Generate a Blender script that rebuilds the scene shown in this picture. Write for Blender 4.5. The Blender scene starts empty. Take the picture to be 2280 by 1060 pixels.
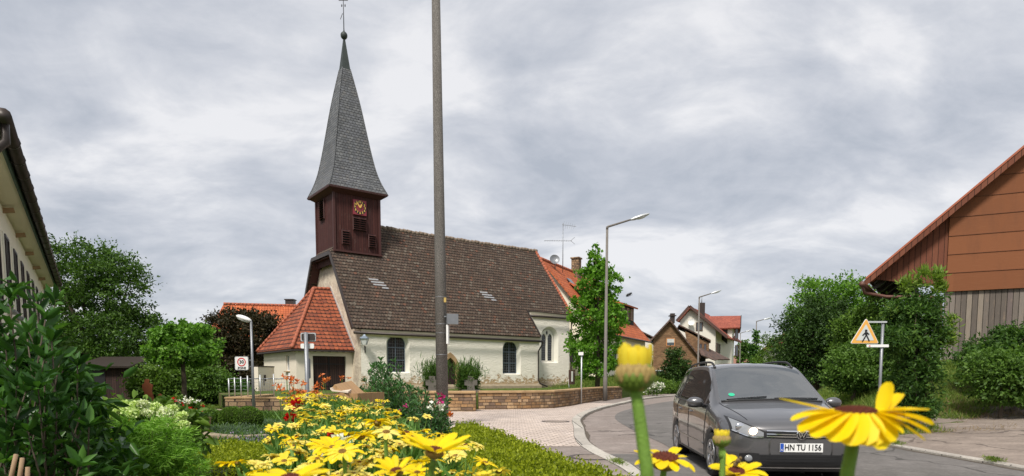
import bpy, bmesh, math, random
import numpy as np
from mathutils import Vector, Matrix, Euler, noise as mnoise
from mathutils.geometry import tessellate_polygon
from mathutils.bvhtree import BVHTree
R = math.radians
S = bpy.context.scene
COL = S.collection
RNG = np.random.default_rng(7)
random.seed(7)

# ------------------------------------------------------------ camera, sky, sun, exposure
FOC, TILT, CZ = 1400.0, R(4.5), 1.4
cam_d = bpy.data.cameras.new('camera')
cam = bpy.data.objects.new('camera', cam_d); COL.objects.link(cam)
cam.location = (0, 0, CZ); cam.rotation_euler = (R(90) - TILT, 0, 0)
cam_d.sensor_width = 36; cam_d.lens = 36 * FOC / 2280
cam_d.shift_y = (950 - 530) / 2280; cam_d.clip_start = 0.02; cam_d.clip_end = 3000
cam_d.dof.use_dof = True; cam_d.dof.focus_distance = 9; cam_d.dof.aperture_fstop = 12
S.camera = cam
S.view_settings.view_transform = 'Standard'; S.view_settings.look = 'None'
S.view_settings.exposure = 0.55; S.view_settings.gamma = 1
SUN_EL, SUN_AZ = R(52), R(200)      # azimuth of the sun, clockwise from +Y
w = bpy.data.worlds.new('World'); S.world = w; w.use_nodes = True
nt = w.node_tree; nt.nodes.clear()
def wn(t, **k):
    n = nt.nodes.new(t)
    for a, b in k.items(): setattr(n, a, b)
    return n
sky = wn('ShaderNodeTexSky', sky_type='NISHITA', sun_disc=False, sun_elevation=SUN_EL, sun_rotation=SUN_AZ)
bg1 = wn('ShaderNodeBackground'); bg1.inputs[1].default_value = 0.1
nt.links.new(sky.outputs[0], bg1.inputs[0])
tc = wn('ShaderNodeTexCoord'); sp = wn('ShaderNodeSeparateXYZ'); nt.links.new(tc.outputs['Generated'], sp.inputs[0])
def wm(op, a, b=None, c=None):
    n = wn('ShaderNodeMath', operation=op)
    for i, v in enumerate((a, b, c)):
        if v is None: continue
        if isinstance(v, (int, float)): n.inputs[i].default_value = v
        else: nt.links.new(v, n.inputs[i])
    return n.outputs[0]
zc = wm('ADD', wm('MAXIMUM', sp.outputs[2], 0.0), 0.30)
cb = wn('ShaderNodeCombineXYZ')
nt.links.new(wm('DIVIDE', sp.outputs[0], zc), cb.inputs[0]); nt.links.new(wm('DIVIDE', sp.outputs[1], zc), cb.inputs[1])
def wnoise(scale, det, rough, off):
    mp = wn('ShaderNodeMapping'); mp.inputs['Location'].default_value = off; mp.inputs['Scale'].default_value = (1, 1.35, 1)
    mp.inputs['Rotation'].default_value = (0, 0, R(-12))
    nt.links.new(cb.outputs[0], mp.inputs[0])
    n = wn('ShaderNodeTexNoise'); n.inputs['Scale'].default_value = scale; n.inputs['Detail'].default_value = det; n.inputs['Roughness'].default_value = rough
    n.inputs['Distortion'].default_value = 0.45
    nt.links.new(mp.outputs[0], n.inputs['Vector']); return n.outputs['Fac']
n1 = wnoise(1.75, 10, 0.56, (3.1, 1.2, 0)); n2 = wnoise(5.0, 8, 0.6, (7.3, 4.2, 0.7))
cl = wm('ADD', wm('MULTIPLY', n1, 0.76), wm('MULTIPLY', n2, 0.24))
rp = wn('ShaderNodeValToRGB'); nt.links.new(cl, rp.inputs[0])
el = rp.color_ramp.elements
el[0].position = 0.37; el[0].color = (0.32, 0.345, 0.392, 1)
el[1].position = 0.60; el[1].color = (0.60, 0.60, 0.615, 1)
e = el.new(0.455); e.color = (0.40, 0.418, 0.46, 1)
e = el.new(0.52); e.color = (0.475, 0.487, 0.52, 1)
bg2 = wn('ShaderNodeBackground'); nt.links.new(rp.outputs[0], bg2.inputs[0]); bg2.inputs[1].default_value = 1.0
mx = wn('ShaderNodeMixShader'); mx.inputs[0].default_value = 0.94
nt.links.new(bg1.outputs[0], mx.inputs[1]); nt.links.new(bg2.outputs[0], mx.inputs[2])
wo = wn('ShaderNodeOutputWorld'); nt.links.new(mx.outputs[0], wo.inputs[0])
sd = bpy.data.lights.new('sun', 'SUN'); sd.energy = 3.0; sd.angle = R(12); sd.color = (1, 0.945, 0.86)
sun = bpy.data.objects.new('sun', sd); COL.objects.link(sun)
sdir = Vector((math.sin(SUN_AZ) * math.cos(SUN_EL), math.cos(SUN_AZ) * math.cos(SUN_EL), math.sin(SUN_EL)))
sun.rotation_euler = sdir.to_track_quat('Z', 'Y').to_euler()

# ------------------------------------------------------------ helpers
_c, _s = math.cos(TILT), math.sin(TILT)
def W(px, py, D):
    """point at distance D (metres ahead of the photographer) seen at a photo pixel"""
    rx = (px - 1140) / FOC; ru = -(py - 950) / FOC
    y = _c + ru * _s; z = -_s + ru * _c; k = D / y
    return Vector((rx * k, D, CZ + z * k))
def WX(px, D, z=0.5):
    zc_ = D * _c - (z - CZ) * _s
    return (px - 1140) / FOC * zc_
def V(*a): return Vector(a)
def lerp(a, b, t): return a + (b - a) * t
def sst(t):
    t = max(0.0, min(1.0, t)); return t * t * (3 - 2 * t)

class MB:
    def __init__(s): s.v = []; s.f = []; s.m = []; s.sm = []; s.M = None
    def add(s, vs, fs, mi=0, smooth=False):
        o = len(s.v)
        for p in vs:
            p = Vector(p)
            s.v.append(s.M @ p if s.M is not None else p)
        for f in fs: s.f.append([i + o for i in f]); s.m.append(mi); s.sm.append(smooth)
        return s
    def box(s, c, d, rz=0, mi=0, rot=None):
        q = (rot if rot is not None else Euler((0, 0, rz)).to_matrix())
        c = Vector(c); vs = []
        for x in (-.5, .5):
            for y in (-.5, .5):
                for z in (-.5, .5): vs.append(c + q @ Vector((x * d[0], y * d[1], z * d[2])))
        return s.add(vs, [(0, 1, 3, 2), (4, 6, 7, 5), (0, 4, 5, 1), (2, 3, 7, 6), (0, 2, 6, 4), (1, 5, 7, 3)], mi)
    def bar(s, a, b, wd, hd, up=(0, 0, 1), mi=0):
        a, b = Vector(a), Vector(b); d = (b - a); L = d.length; d.normalize()
        x = d.cross(Vector(up))
        if x.length < 1e-4: x = d.cross(Vector((1, 0, 0)))
        x.normalize(); u = x.cross(d)
        q = Matrix((x, d, u)).transposed()
        return s.box((a + b) / 2, (wd, L, hd), rot=q, mi=mi)
    def prism(s, poly, ext, mi=0):
        poly = [Vector(p) for p in poly]; ext = Vector(ext); n = len(poly)
        tri = tessellate_polygon([poly])
        s.add(poly, [tuple(t) for t in tri], mi); s.add([p + ext for p in poly], [tuple(reversed(t)) for t in tri], mi)
        vs = poly + [p + ext for p in poly]
        return s.add(vs, [(i, (i + 1) % n, (i + 1) % n + n, i + n) for i in range(n)], mi)
    def holed(s, outer, holes, mi=0):
        loops = [outer] + holes; allp = [p for l in loops for p in l]
        return s.add(allp, [tuple(t) for t in tessellate_polygon(loops)], mi)
    def bridge(s, a, b, mi=0, closed=True, smooth=False):
        n = len(a); r = range(n if closed else n - 1)
        return s.add(list(a) + list(b), [(i, (i + 1) % n, (i + 1) % n + n, i + n) for i in r], mi, smooth)
    def tube(s, pts, rad, n=8, mi=0, cap=True):
        pts = [Vector(p) for p in pts]
        if isinstance(rad, (int, float)): rad = [rad] * len(pts)
        vs = []; prev = None
        for i, p in enumerate(pts):
            d = (pts[min(i + 1, len(pts) - 1)] - pts[max(i - 1, 0)]).normalized()
            if prev is None:
                x = d.cross(Vector((0, 0, 1)))
                if x.length < 1e-3: x = Vector((1, 0, 0))
            else: x = prev - d * prev.dot(d)
            x.normalize(); prev = x; y = d.cross(x)
            for k in range(n):
                a = 2 * math.pi * k / n; vs.append(p + (x * math.cos(a) + y * math.sin(a)) * rad[i])
        fs = []
        for i in range(len(pts) - 1):
            for k in range(n):
                a = i * n + k; b = i * n + (k + 1) % n; fs.append((a, b, b + n, a + n))
        if cap:
            fs.append(tuple(reversed(range(n)))); fs.append(tuple(range((len(pts) - 1) * n, len(pts) * n)))
        return s.add(vs, fs, mi, True)
    def cyl(s, a, b, r0, r1=None, n=16, mi=0): return s.tube([a, b], [r0, r0 if r1 is None else r1], n, mi)
    def ell(s, c, r, n=12, m=8, mi=0, rot=None):
        c = Vector(c); vs = []
        for i in range(m + 1):
            t = math.pi * i / m
            for k in range(n):
                a = 2 * math.pi * k / n
                p = Vector((r[0] * math.sin(t) * math.cos(a), r[1] * math.sin(t) * math.sin(a), r[2] * math.cos(t)))
                vs.append(c + (rot @ p if rot is not None else p))
        fs = [(i * n + k, i * n + (k + 1) % n, (i + 1) * n + (k + 1) % n, (i + 1) * n + k) for i in range(m) for k in range(n)]
        return s.add(vs, fs, mi, True)
    def grid(s, rows, mi=0, smooth=True, closed=False):
        n = len(rows[0]); vs = [p for r in rows for p in r]; fs = []
        for i in range(len(rows) - 1):
            for k in range(n if closed else n - 1):
                a = i * n + k; b = i * n + (k + 1) % n; fs.append((a, b, b + n, a + n))
        return s.add(vs, fs, mi, smooth)
    def build(s, name, mats, parent=None, label=None):
        off = Vector((0, 0, 0)); p = parent
        while p is not None: off += p.location; p = p.parent
        V0 = np.array([tuple(v) for v in s.v], dtype=np.float32).reshape(-1, 3)
        me = mk_mesh(name, V0, s.f, off, s.sm)
        if not isinstance(mats, (list, tuple)): mats = [mats]
        for m in mats: me.materials.append(m)
        if any(s.m): me.polygons.foreach_set('material_index', s.m)
        return link(name, me, parent, label)

def mk_mesh(name, V0, faces, off, smooth=None):
    me = bpy.data.meshes.new(name)
    off = np.array(tuple(off), dtype=np.float32)
    if isinstance(faces, np.ndarray):
        k = faces.shape[1]; nf = len(faces)
        me.vertices.add(len(V0)); me.loops.add(nf * k); me.polygons.add(nf)
        me.vertices.foreach_set('co', (V0 - off).ravel()); me.loops.foreach_set('vertex_index', faces.ravel().astype(np.int32))
        me.polygons.foreach_set('loop_start', np.arange(0, nf * k, k, dtype=np.int32))
        me.update(calc_edges=True)
    else:
        me.from_pydata((V0 - off).tolist(), [], faces); me.update()
    if smooth is not None and any(smooth): me.polygons.foreach_set('use_smooth', smooth)
    # metre UVs: u horizontal in the face, v up it
    nf = len(me.polygons)
    if nf and nf < 60000:
        nor = np.zeros(nf * 3, np.float32); me.polygons.foreach_get('normal', nor); nor = nor.reshape(-1, 3)
        lt = np.zeros(nf, np.int32); me.polygons.foreach_get('loop_total', lt)
        li = np.zeros(len(me.loops), np.int32); me.loops.foreach_get('vertex_index', li)
        nl = np.repeat(nor, lt, axis=0); P = V0[li]
        flat = np.abs(nl[:, 2]) > 0.985
        u = np.stack([-nl[:, 1], nl[:, 0], 0 * nl[:, 0]], 1); L = np.linalg.norm(u, axis=1, keepdims=True); u = u / np.maximum(L, 1e-6)
        vv = np.cross(nl, u)
        u[flat] = (1, 0, 0); vv[flat] = (0, 1, 0)
        uv = np.stack([(P * u).sum(1), (P * vv).sum(1)], 1)
        l = me.uv_layers.new(name='UVMap'); l.data.foreach_set('uv', uv.ravel().astype(np.float32))
    return me

def link(name, data, parent=None, label=None):
    o = bpy.data.objects.new(name, data); COL.objects.link(o)
    if parent is not None: o.parent = parent
    if label: o['label'] = label
    return o
def thing(name, label, cat, loc=(0, 0, 0), group=None):
    o = bpy.data.objects.new(name, None); COL.objects.link(o); o.location = loc; o.empty_display_size = .1
    o['label'] = label; o['category'] = cat
    if group: o['group'] = group
    return o
def tag(o, label, cat, group=None, kind=None):
    o['label'] = label; o['category'] = cat
    if group: o['group'] = group
    if kind: o['kind'] = kind
    return o
def struct(o): o['kind'] = 'structure'; return o
def copytree(o, parent=None):
    c = o.copy(); COL.objects.link(c); c.parent = parent
    for ch in list(o.children): copytree(ch, c)
    return c

# ------------------------------------------------------------ materials
class NT:
    def __init__(s, name):
        m = bpy.data.materials.new(name); m.use_nodes = True; s.mat = m; s.t = m.node_tree; s.t.nodes.clear()
        s.out = s.n('ShaderNodeOutputMaterial'); s.b = s.n('ShaderNodeBsdfPrincipled'); s.l(s.b.outputs[0], s.out.inputs[0])
    def n(s, t, **k):
        n = s.t.nodes.new(t)
        for a, b in k.items(): setattr(n, a, b)
        return n
    def l(s, a, b): s.t.links.new(a, b)
    def set(s, sock, v):
        if isinstance(v, bpy.types.NodeSocket): s.l(v, sock)
        elif isinstance(v, (tuple, list)) and len(v) == 3 and sock.type == 'RGBA': sock.default_value = (*v, 1)
        else: sock.default_value = v
    def m(s, op, a, b=None, c=None, clamp=False):
        n = s.n('ShaderNodeMath', operation=op); n.use_clamp = clamp
        for i, v in enumerate((a, b, c)):
            if v is not None: s.set(n.inputs[i], v)
        return n.outputs[0]
    def mix(s, f, a, b, mode='MIX'):
        n = s.n('ShaderNodeMix', data_type='RGBA', blend_type=mode)
        s.set(n.inputs[0], f); s.set(n.inputs[6], a); s.set(n.inputs[7], b); return n.outputs[2]
    def ramp(s, f, stops, const=False):
        n = s.n('ShaderNodeValToRGB'); s.l(f, n.inputs[0]); cr = n.color_ramp
        if const: cr.interpolation = 'CONSTANT'
        while len(cr.elements) < len(stops): cr.elements.new(0.5)
        for e, (p, c) in zip(cr.elements, stops): e.position = p; e.color = (*c, 1) if len(c) == 3 else c
        return n.outputs[0]
    def noise(s, scale, det=4, rough=.55, vec=None, dist=0):
        n = s.n('ShaderNodeTexNoise'); n.inputs['Scale'].default_value = scale; n.inputs['Detail'].default_value = det
        n.inputs['Roughness'].default_value = rough; n.inputs['Distortion'].default_value = dist
        if vec is None: vec = s.pos()
        s.l(vec, n.inputs['Vector']); return n.outputs['Fac']
    def pos(s):
        if not hasattr(s, '_p'): s._p = s.n('ShaderNodeNewGeometry').outputs['Position']
        return s._p
    def obj(s): return s.n('ShaderNodeTexCoord').outputs['Object']
    def uv(s): return s.n('ShaderNodeTexCoord').outputs['UV']
    def xyz(s, v):
        n = s.n('ShaderNodeSeparateXYZ'); s.l(v, n.inputs[0]); return n.outputs
    def comb(s, x, y, z=0.0):
        n = s.n('ShaderNodeCombineXYZ'); s.set(n.inputs[0], x); s.set(n.inputs[1], y); s.set(n.inputs[2], z); return n.outputs[0]
    def scale(s, v, k):
        n = s.n('ShaderNodeMapping'); s.l(v, n.inputs[0]); n.inputs['Scale'].default_value = k; return n.outputs[0]
    def bump(s, h, strength, dist=.02):
        n = s.n('ShaderNodeBump'); n.inputs['Strength'].default_value = strength; n.inputs['Distance'].default_value = dist
        s.l(h, n.inputs['Height']); s.l(n.outputs[0], s.b.inputs['Normal']); return n
    def fin(s, col, rough=.85, spec=.3, metal=0):
        s.set(s.b.inputs['Base Color'], col); s.set(s.b.inputs['Roughness'], rough)
        s.b.inputs['Specular IOR Level'].default_value = spec; s.b.inputs['Metallic'].default_value = metal
        return s.mat

def mk(c, k): return tuple(max(0, min(1, x * k)) for x in c)
def plain(name, col, rough=.7, metal=0, spec=.4, var=.15, sc=6, bump=0, bsc=60, coat=0):
    t = NT(name); f = t.noise(sc, 5)
    c = t.mix(f, mk(col, 1 - var), mk(col, 1 + var))
    if bump: t.bump(t.noise(bsc, 4), bump, .01)
    if coat: t.b.inputs['Coat Weight'].default_value = coat; t.b.inputs['Coat Roughness'].default_value = .05
    return t.fin(c, rough, spec, metal)
def cellmat(name, wd, ht, cols, joint_and_shade=(.1, .09, .08), jw=.04, jh=.06, off=.5, rough=.85, bs=.5, bd=.02, mode='brick', distort=0, spec=.3, rot=0, big=.25, dirt=None, rnd=False):
    t = NT(name); uvv = t.uv()
    if rot:
        mp = t.n('ShaderNodeMapping'); t.l(uvv, mp.inputs[0]); mp.inputs['Rotation'].default_value = (0, 0, rot); uvv = mp.outputs[0]
    x = t.xyz(uvv); u, v = x[0], x[1]
    if distort:
        nz = t.noise(2.2, 3, .6, uvv); u = t.m('ADD', u, t.m('MULTIPLY', t.m('SUBTRACT', nz, .5), distort))
        nz2 = t.noise(2.9, 3, .6, uvv); v = t.m('ADD', v, t.m('MULTIPLY', t.m('SUBTRACT', nz2, .5), distort * .6))
    v1 = t.m('DIVIDE', v, ht); row = t.m('FLOOR', v1); fv = t.m('SUBTRACT', v1, row)
    if rnd:
        wr = t.n('ShaderNodeTexWhiteNoise', noise_dimensions='1D'); t.l(row, wr.inputs['W'])
        shift = t.m('MULTIPLY', wr.outputs['Value'], 3.7); sc = t.m('ADD', .7, t.m('MULTIPLY', wr.outputs['Value'], .8))
        u1 = t.m('ADD', t.m('DIVIDE', t.m('MULTIPLY', u, sc), wd), shift)
    else:
        u1 = t.m('ADD', t.m('DIVIDE', u, wd), t.m('MULTIPLY', t.m('MODULO', t.m('ABSOLUTE', row), 2.0), off))
    cell = t.m('FLOOR', u1); fu = t.m('SUBTRACT', u1, cell)
    wn_ = t.n('ShaderNodeTexWhiteNoise', noise_dimensions='2D'); t.l(t.comb(cell, row), wn_.inputs['Vector'])
    n = len(cols); base = t.ramp(wn_.outputs['Value'], [((i + .0) / n if rnd or True else 0, c) for i, c in enumerate(cols)], const=True)
    nb = t.noise(.8, 5, .6); base = t.mix(big, base, t.mix(1.0, base, t.ramp(nb, [(.3, (.35, .35, .35)), (.7, (1.7, 1.7, 1.7))]), 'MULTIPLY'))
    nf = t.noise(25, 4, .6); base = t.mix(.5, base, t.mix(1.0, base, t.ramp(nf, [(.3, (.6, .6, .6)), (.7, (1.4, 1.4, 1.4))]), 'MULTIPLY'))
    du = t.m('MULTIPLY', t.m('ABSOLUTE', t.m('SUBTRACT', fu, .5)), 2.0)      # 0 centre 1 edge
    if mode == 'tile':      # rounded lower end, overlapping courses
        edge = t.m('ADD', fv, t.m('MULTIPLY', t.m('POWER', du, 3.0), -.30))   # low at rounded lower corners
        jm = t.m('LESS_THAN', edge, jh); jm = t.m('MAXIMUM', jm, t.m('GREATER_THAN', du, 1 - jw))  # dark band along the lower edge paints the shade under each course
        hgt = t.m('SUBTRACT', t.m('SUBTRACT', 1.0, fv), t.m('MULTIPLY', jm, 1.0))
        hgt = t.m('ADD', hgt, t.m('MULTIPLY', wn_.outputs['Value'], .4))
    elif mode == 'pan':     # curved interlocking pans
        jm = t.m('LESS_THAN', fv, jh)  # same painted shade at the foot of each pan row
        hgt = t.m('ADD', t.m('SUBTRACT', 1.0, fv), t.m('MULTIPLY', t.m('COSINE', t.m('MULTIPLY', fu, 6.283)), .55))
        hgt = t.m('SUBTRACT', hgt, t.m('MULTIPLY', jm, .8))
    else:
        dv = t.m('MULTIPLY', t.m('ABSOLUTE', t.m('SUBTRACT', fv, .5)), 2.0)
        jm = t.m('MAXIMUM', t.m('GREATER_THAN', du, 1 - jw), t.m('GREATER_THAN', dv, 1 - jh))
        hgt = t.m('ADD', t.m('SUBTRACT', 1.0, jm), t.m('MULTIPLY', nf, .5))
        hgt = t.m('ADD', hgt, t.m('MULTIPLY', wn_.outputs['Value'], .35))
    col = t.mix(jm, base, joint_and_shade)
    if dirt: col = dirt(t, col)
    t.bump(hgt, bs, bd)
    return t.fin(col, rough, spec)
def foliage_mat(name, dark, light, trans=.25, rough=.55, yel=None):
    t = NT(name); g = t.n('ShaderNodeNewGeometry'); r = g.outputs['Random Per Island']
    n = t.noise(.9, 3); f = t.m('ADD', t.m('MULTIPLY', r, .6), t.m('MULTIPLY', n, .5))
    st = [(.15, dark), (.85, light)]
    if yel: st = [(.12, dark), (.7, light), (.95, yel)]
    c = t.ramp(f, st)
    t.fin(c, rough, .25)
    tr = t.n('ShaderNodeBsdfTranslucent'); t.l(t.mix(1.0, c, (1.3, 1.5, .6), 'MULTIPLY'), tr.inputs[0])
    ms = t.n('ShaderNodeMixShader'); ms.inputs[0].default_value = trans
    t.l(t.b.outputs[0], ms.inputs[1]); t.l(tr.outputs[0], ms.inputs[2]); t.l(ms.outputs[0], t.out.inputs[0])
    return t.mat
def emit(name, col, st):
    t = NT(name); t.fin((.8, .8, .8), .4); t.b.inputs['Emission Color'].default_value = (*col, 1); t.b.inputs['Emission Strength'].default_value = st
    return t.mat
def glass(name, col=(.02, .025, .03), rough=.08):
    t = NT(name); t.bump(t.noise(3, 2), .05, .02); return t.fin(t.mix(t.noise(2), mk(col, .6), mk(col, 1.5)), rough, .8)

def plaster_church():
    t = NT('lime_plaster'); p = t.pos(); z = t.xyz(p)[2]
    ps = t.scale(p, (1, 1, 1.7))
    n1 = t.noise(5.5, 8, .66, ps, .7); n2 = t.noise(1.1, 5); n3 = t.noise(3.0, 8, .7, ps, .8); n4 = t.noise(30, 4)
    c = t.mix(n2, (.85, .80, .70), (.93, .89, .80))
    c = t.mix(t.m('MULTIPLY', n1, .22), c, (.60, .52, .40))
    # peeled, sandy patches low on the wall
    h = t.m('SUBTRACT', 1.0, t.m('DIVIDE', t.m('SUBTRACT', z, .65), 1.35), clamp=True)
    k = t.m('ADD', t.m('MULTIPLY', h, .34), n3)
    pm = t.m('MULTIPLY', t.m('SUBTRACT', k, .655), 12.0, clamp=True)
    c = t.mix(t.m('MULTIPLY', pm, .9), c, t.mix(t.noise(9, 4), (.30, .17, .07), (.50, .36, .2)))
    hh = t.m('ADD', t.m('MULTIPLY', n1, 1.0), t.m('MULTIPLY', n4, .08)); hh = t.m('SUBTRACT', hh, t.m('MULTIPLY', pm, .15))
    t.bump(hh, .6, .10)
    return t.fin(c, .92, .15)
def plaster_gable():
    t = NT('weathered_plaster'); p = t.pos()
    n1 = t.noise(1.4, 8, .7, None, .5); n2 = t.noise(9, 7, .7); n3 = t.noise(.5, 4)
    c = t.mix(t.m('MULTIPLY', t.m('SUBTRACT', n1, .40), 3.2, clamp=True), (.66, .58, .46), (.36, .29, .24))
    c = t.mix(t.m('MULTIPLY', t.m('SUBTRACT', n2, .52), 4, clamp=True), c, (.22, .17, .13))
    t.bump(n2, .7, .05); return t.fin(c, .95, .1)
def planks(name, wd, cols, groove=(.03, .02, .02), jw=.1, rough=.8, horiz=False, wear=None, bs=.5):
    t = NT(name); x = t.xyz(t.uv()); u, v = (x[1], x[0]) if horiz else (x[0], x[1])
    u1 = t.m('DIVIDE', u, wd); cell = t.m('FLOOR', u1); fu = t.m('SUBTRACT', u1, cell)
    wn_ = t.n('ShaderNodeTexWhiteNoise', noise_dimensions='1D'); t.l(cell, wn_.inputs['W'])
    n = len(cols); base = t.ramp(wn_.outputs['Value'], [(i / n, c) for i, c in enumerate(cols)], const=True)
    g = t.noise(3, 7, .65, t.comb(t.m('MULTIPLY', u, 14.0), t.m('ADD', v, t.m('MULTIPLY', wn_.outputs['Value'], 30.0))))
    base = t.mix(t.m('MULTIPLY', g, .9), mk0(t, base, 1.25), mk0(t, base, .5))
    if wear:
        k = t.m('MULTIPLY', t.m('SUBTRACT', t.noise(1.6, 8, .7, t.comb(t.m('MULTIPLY', u, 6.0), v)), .55), 8.0, clamp=True)
        base = t.mix(t.m('MULTIPLY', k, .5), base, wear)
    jm = t.m('GREATER_THAN', t.m('MULTIPLY', t.m('ABSOLUTE', t.m('SUBTRACT', fu, .5)), 2.0), 1 - jw)
    t.bump(t.m('SUBTRACT', t.m('MULTIPLY', g, .3), jm), bs, .02)
    return t.fin(t.mix(jm, base, groove), rough, .25)
def mk0(t, c, k): return t.mix(1.0, c, (k, k, k), 'MULTIPLY')
def asphalt(name, a, b, patch=0):
    t = NT(name); n1 = t.ramp(t.noise(.45, 6, .6), [(.38, (0, 0, 0)), (.62, (1, 1, 1))]); n2 = t.noise(70, 3, .7); n3 = t.noise(1.7, 6, .65)
    c = t.mix(n1, a, b); c = t.mix(t.m('MULTIPLY', n2, .6), c, mk(a, .45)); n5 = t.noise(16, 4, .75); c = t.mix(t.m('MULTIPLY', t.m('SUBTRACT', n5, .5), 3.0, clamp=True), c, mk(a, .6)); c = t.mix(t.m('MULTIPLY', t.m('SUBTRACT', .45, n5), 3.0, clamp=True), c, mk(b, 1.35)); c = t.mix(t.m('MULTIPLY', t.m('SUBTRACT', n3, .5), 2.2, clamp=True), c, mk(b, 1.35))
    # hairline cracks
    vo = t.n('ShaderNodeTexVoronoi', feature='DISTANCE_TO_EDGE'); vo.inputs['Scale'].default_value = .23
    dv = t.n('ShaderNodeVectorMath', operation='ADD'); t.l(t.pos(), dv.inputs[0])
    nn = t.n('ShaderNodeTexNoise'); nn.inputs['Scale'].default_value = 1.2; nn.inputs['Detail'].default_value = 6; t.l(t.pos(), nn.inputs['Vector'])
    t.l(nn.outputs['Color'], dv.inputs[1]); t.l(dv.outputs[0], vo.inputs['Vector'])
    cr = t.m('LESS_THAN', vo.outputs['Distance'], .0065); c = t.mix(t.m('MULTIPLY', cr, .65), c, mk(a, .3))
    t.bump(n2, .5, .006); return t.fin(c, .88, .25)

M = {}
M['plaster'] = plaster_church(); M['gable_plaster'] = plaster_gable()
M['cornice'] = plain('cornice_plaster', (.68, .60, .46), .9, var=.12, sc=3, bump=.3, bsc=12)
M['frieze'] = plain('window_reveal_plaster', (.78, .75, .66), .9, var=.08, sc=3, bump=.3, bsc=9)
def lichen(t, c):
    n = t.noise(.55, 6, .65); f = t.noise(9, 4, .7)
    c = t.mix(t.m('MULTIPLY', t.m('SUBTRACT', f, .58), 5, clamp=True), c, (.33, .31, .25))
    wv = t.n('ShaderNodeTexVoronoi'); wv.inputs['Scale'].default_value = 1.1; t.l(t.pos(), wv.inputs['Vector'])
    return c
M['old_tile'] = cellmat('old_plain_tiles', .21, .235, [(.115, .078, .06), (.13, .09, .07), (.10, .07, .054), (.12, .078, .058), (.16, .12, .092), (.105, .072, .058), (.13, .085, .064), (.18, .145, .115), (.11, .074, .056), (.14, .098, .074), (.095, .066, .052), (.12, .084, .064), (.13, .088, .066), (.11, .08, .062), (.12, .08, .06), (.14, .10, .078), (.10, .072, .058), (.12, .082, .062), (.13, .096, .074), (.19, .095, .065)], (.022, .016, .013), .06, .27, rough=.9, bs=1.0, bd=.09, mode='tile', dirt=lichen)  # wide dark band: shade under the tile courses put into the colour
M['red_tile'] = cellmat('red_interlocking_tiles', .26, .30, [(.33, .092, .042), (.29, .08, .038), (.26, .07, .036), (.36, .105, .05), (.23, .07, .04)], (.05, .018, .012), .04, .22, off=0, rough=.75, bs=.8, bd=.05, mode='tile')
M['orange_tile'] = cellmat('orange_pantiles', .24, .34, [(.48, .125, .045), (.43, .11, .042), (.39, .10, .04), (.52, .14, .05)], (.20, .05, .02), .05, .12, off=0, rough=.75, bs=.7, bd=.06, mode='pan', big=.15)
M['dark_red_tile'] = cellmat('dark_red_pantiles', .24, .34, [(.34, .095, .06), (.30, .085, .055), (.27, .075, .05)], (.12, .03, .02), .05, .12, off=0, rough=.7, bs=.7, bd=.06, mode='pan', big=.15)
M['brown_tile'] = cellmat('brown_tiles', .3, .34, [(.12, .075, .06), (.15, .09, .07), (.09, .06, .05)], (.04, .03, .02), .05, .12, off=0, rough=.7, bs=.7, bd=.06, mode='pan')
M['ridge_tile'] = plain('ridge_tile', (.36, .11, .06), .8, var=.3, sc=4, bump=.3)
M['old_ridge'] = plain('mortared_ridge_tile', (.22, .17, .13), .9, var=.5, sc=5, bump=.6, bsc=14)
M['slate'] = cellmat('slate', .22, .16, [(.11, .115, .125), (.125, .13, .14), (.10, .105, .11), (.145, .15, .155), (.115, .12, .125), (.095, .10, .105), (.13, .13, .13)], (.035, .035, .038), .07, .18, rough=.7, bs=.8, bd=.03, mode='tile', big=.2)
M['copper'] = plain('patinated_copper', (.05, .06, .056), .6, metal=.3, var=.4, sc=3)
M['red_board'] = planks('oxblood_boards', .155, [(.066, .021, .018), (.078, .025, .021), (.058, .019, .017)], (.02, .008, .007), .14, .75, wear=(.15, .10, .085))
M['red_paint'] = plain('oxblood_paint', (.062, .020, .017), .6, var=.25, sc=8)
M['clock_red'] = plain('clock_dial_red', (.25, .035, .05), .5, var=.1)
M['black'] = plain('matt_black', (.012, .012, .014), .5)
M['gold'] = plain('gold_leaf', (.85, .52, .12), .35, metal=.4, spec=.6, var=.1)
M['glass_dark'] = glass('leaded_glass', (.022, .022, .026), .25)
M['glass'] = glass('window_glass', (.05, .06, .07), .06)
M['lead'] = plain('lead_cames', (.16, .17, .18), .6)
M['iron_grey'] = plain('window_iron', (.17, .21, .26), .5, metal=.3)
M['door_wood'] = planks('dark_brown_boards', .13, [(.045, .026, .022), (.055, .03, .026), (.038, .022, .02)], (.008, .006, .006), .16)
M['garage_plaster'] = plain('smooth_cream_plaster', (.72, .65, .54), .9, var=.07, sc=1.5, bump=.25, bsc=40)
M['cream'] = plain('cream_render', (.84, .77, .62), .9, var=.06, sc=.8, bump=.3, bsc=60)
M['house_white'] = plain('white_render', (.72, .68, .60), .9, var=.05, sc=.8, bump=.2, bsc=40)
M['brickslate'] = cellmat('brown_shingles', .34, .13, [(.20, .115, .06), (.23, .13, .07), (.17, .10, .055), (.25, .15, .08)], (.10, .055, .03), .05, .12, rough=.85, bs=.4)
M['dark_wood'] = planks('dark_weathered_wood', .15, [(.03, .03, .033), (.045, .042, .04), (.024, .024, .026)], (.008, .008, .008))
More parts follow.
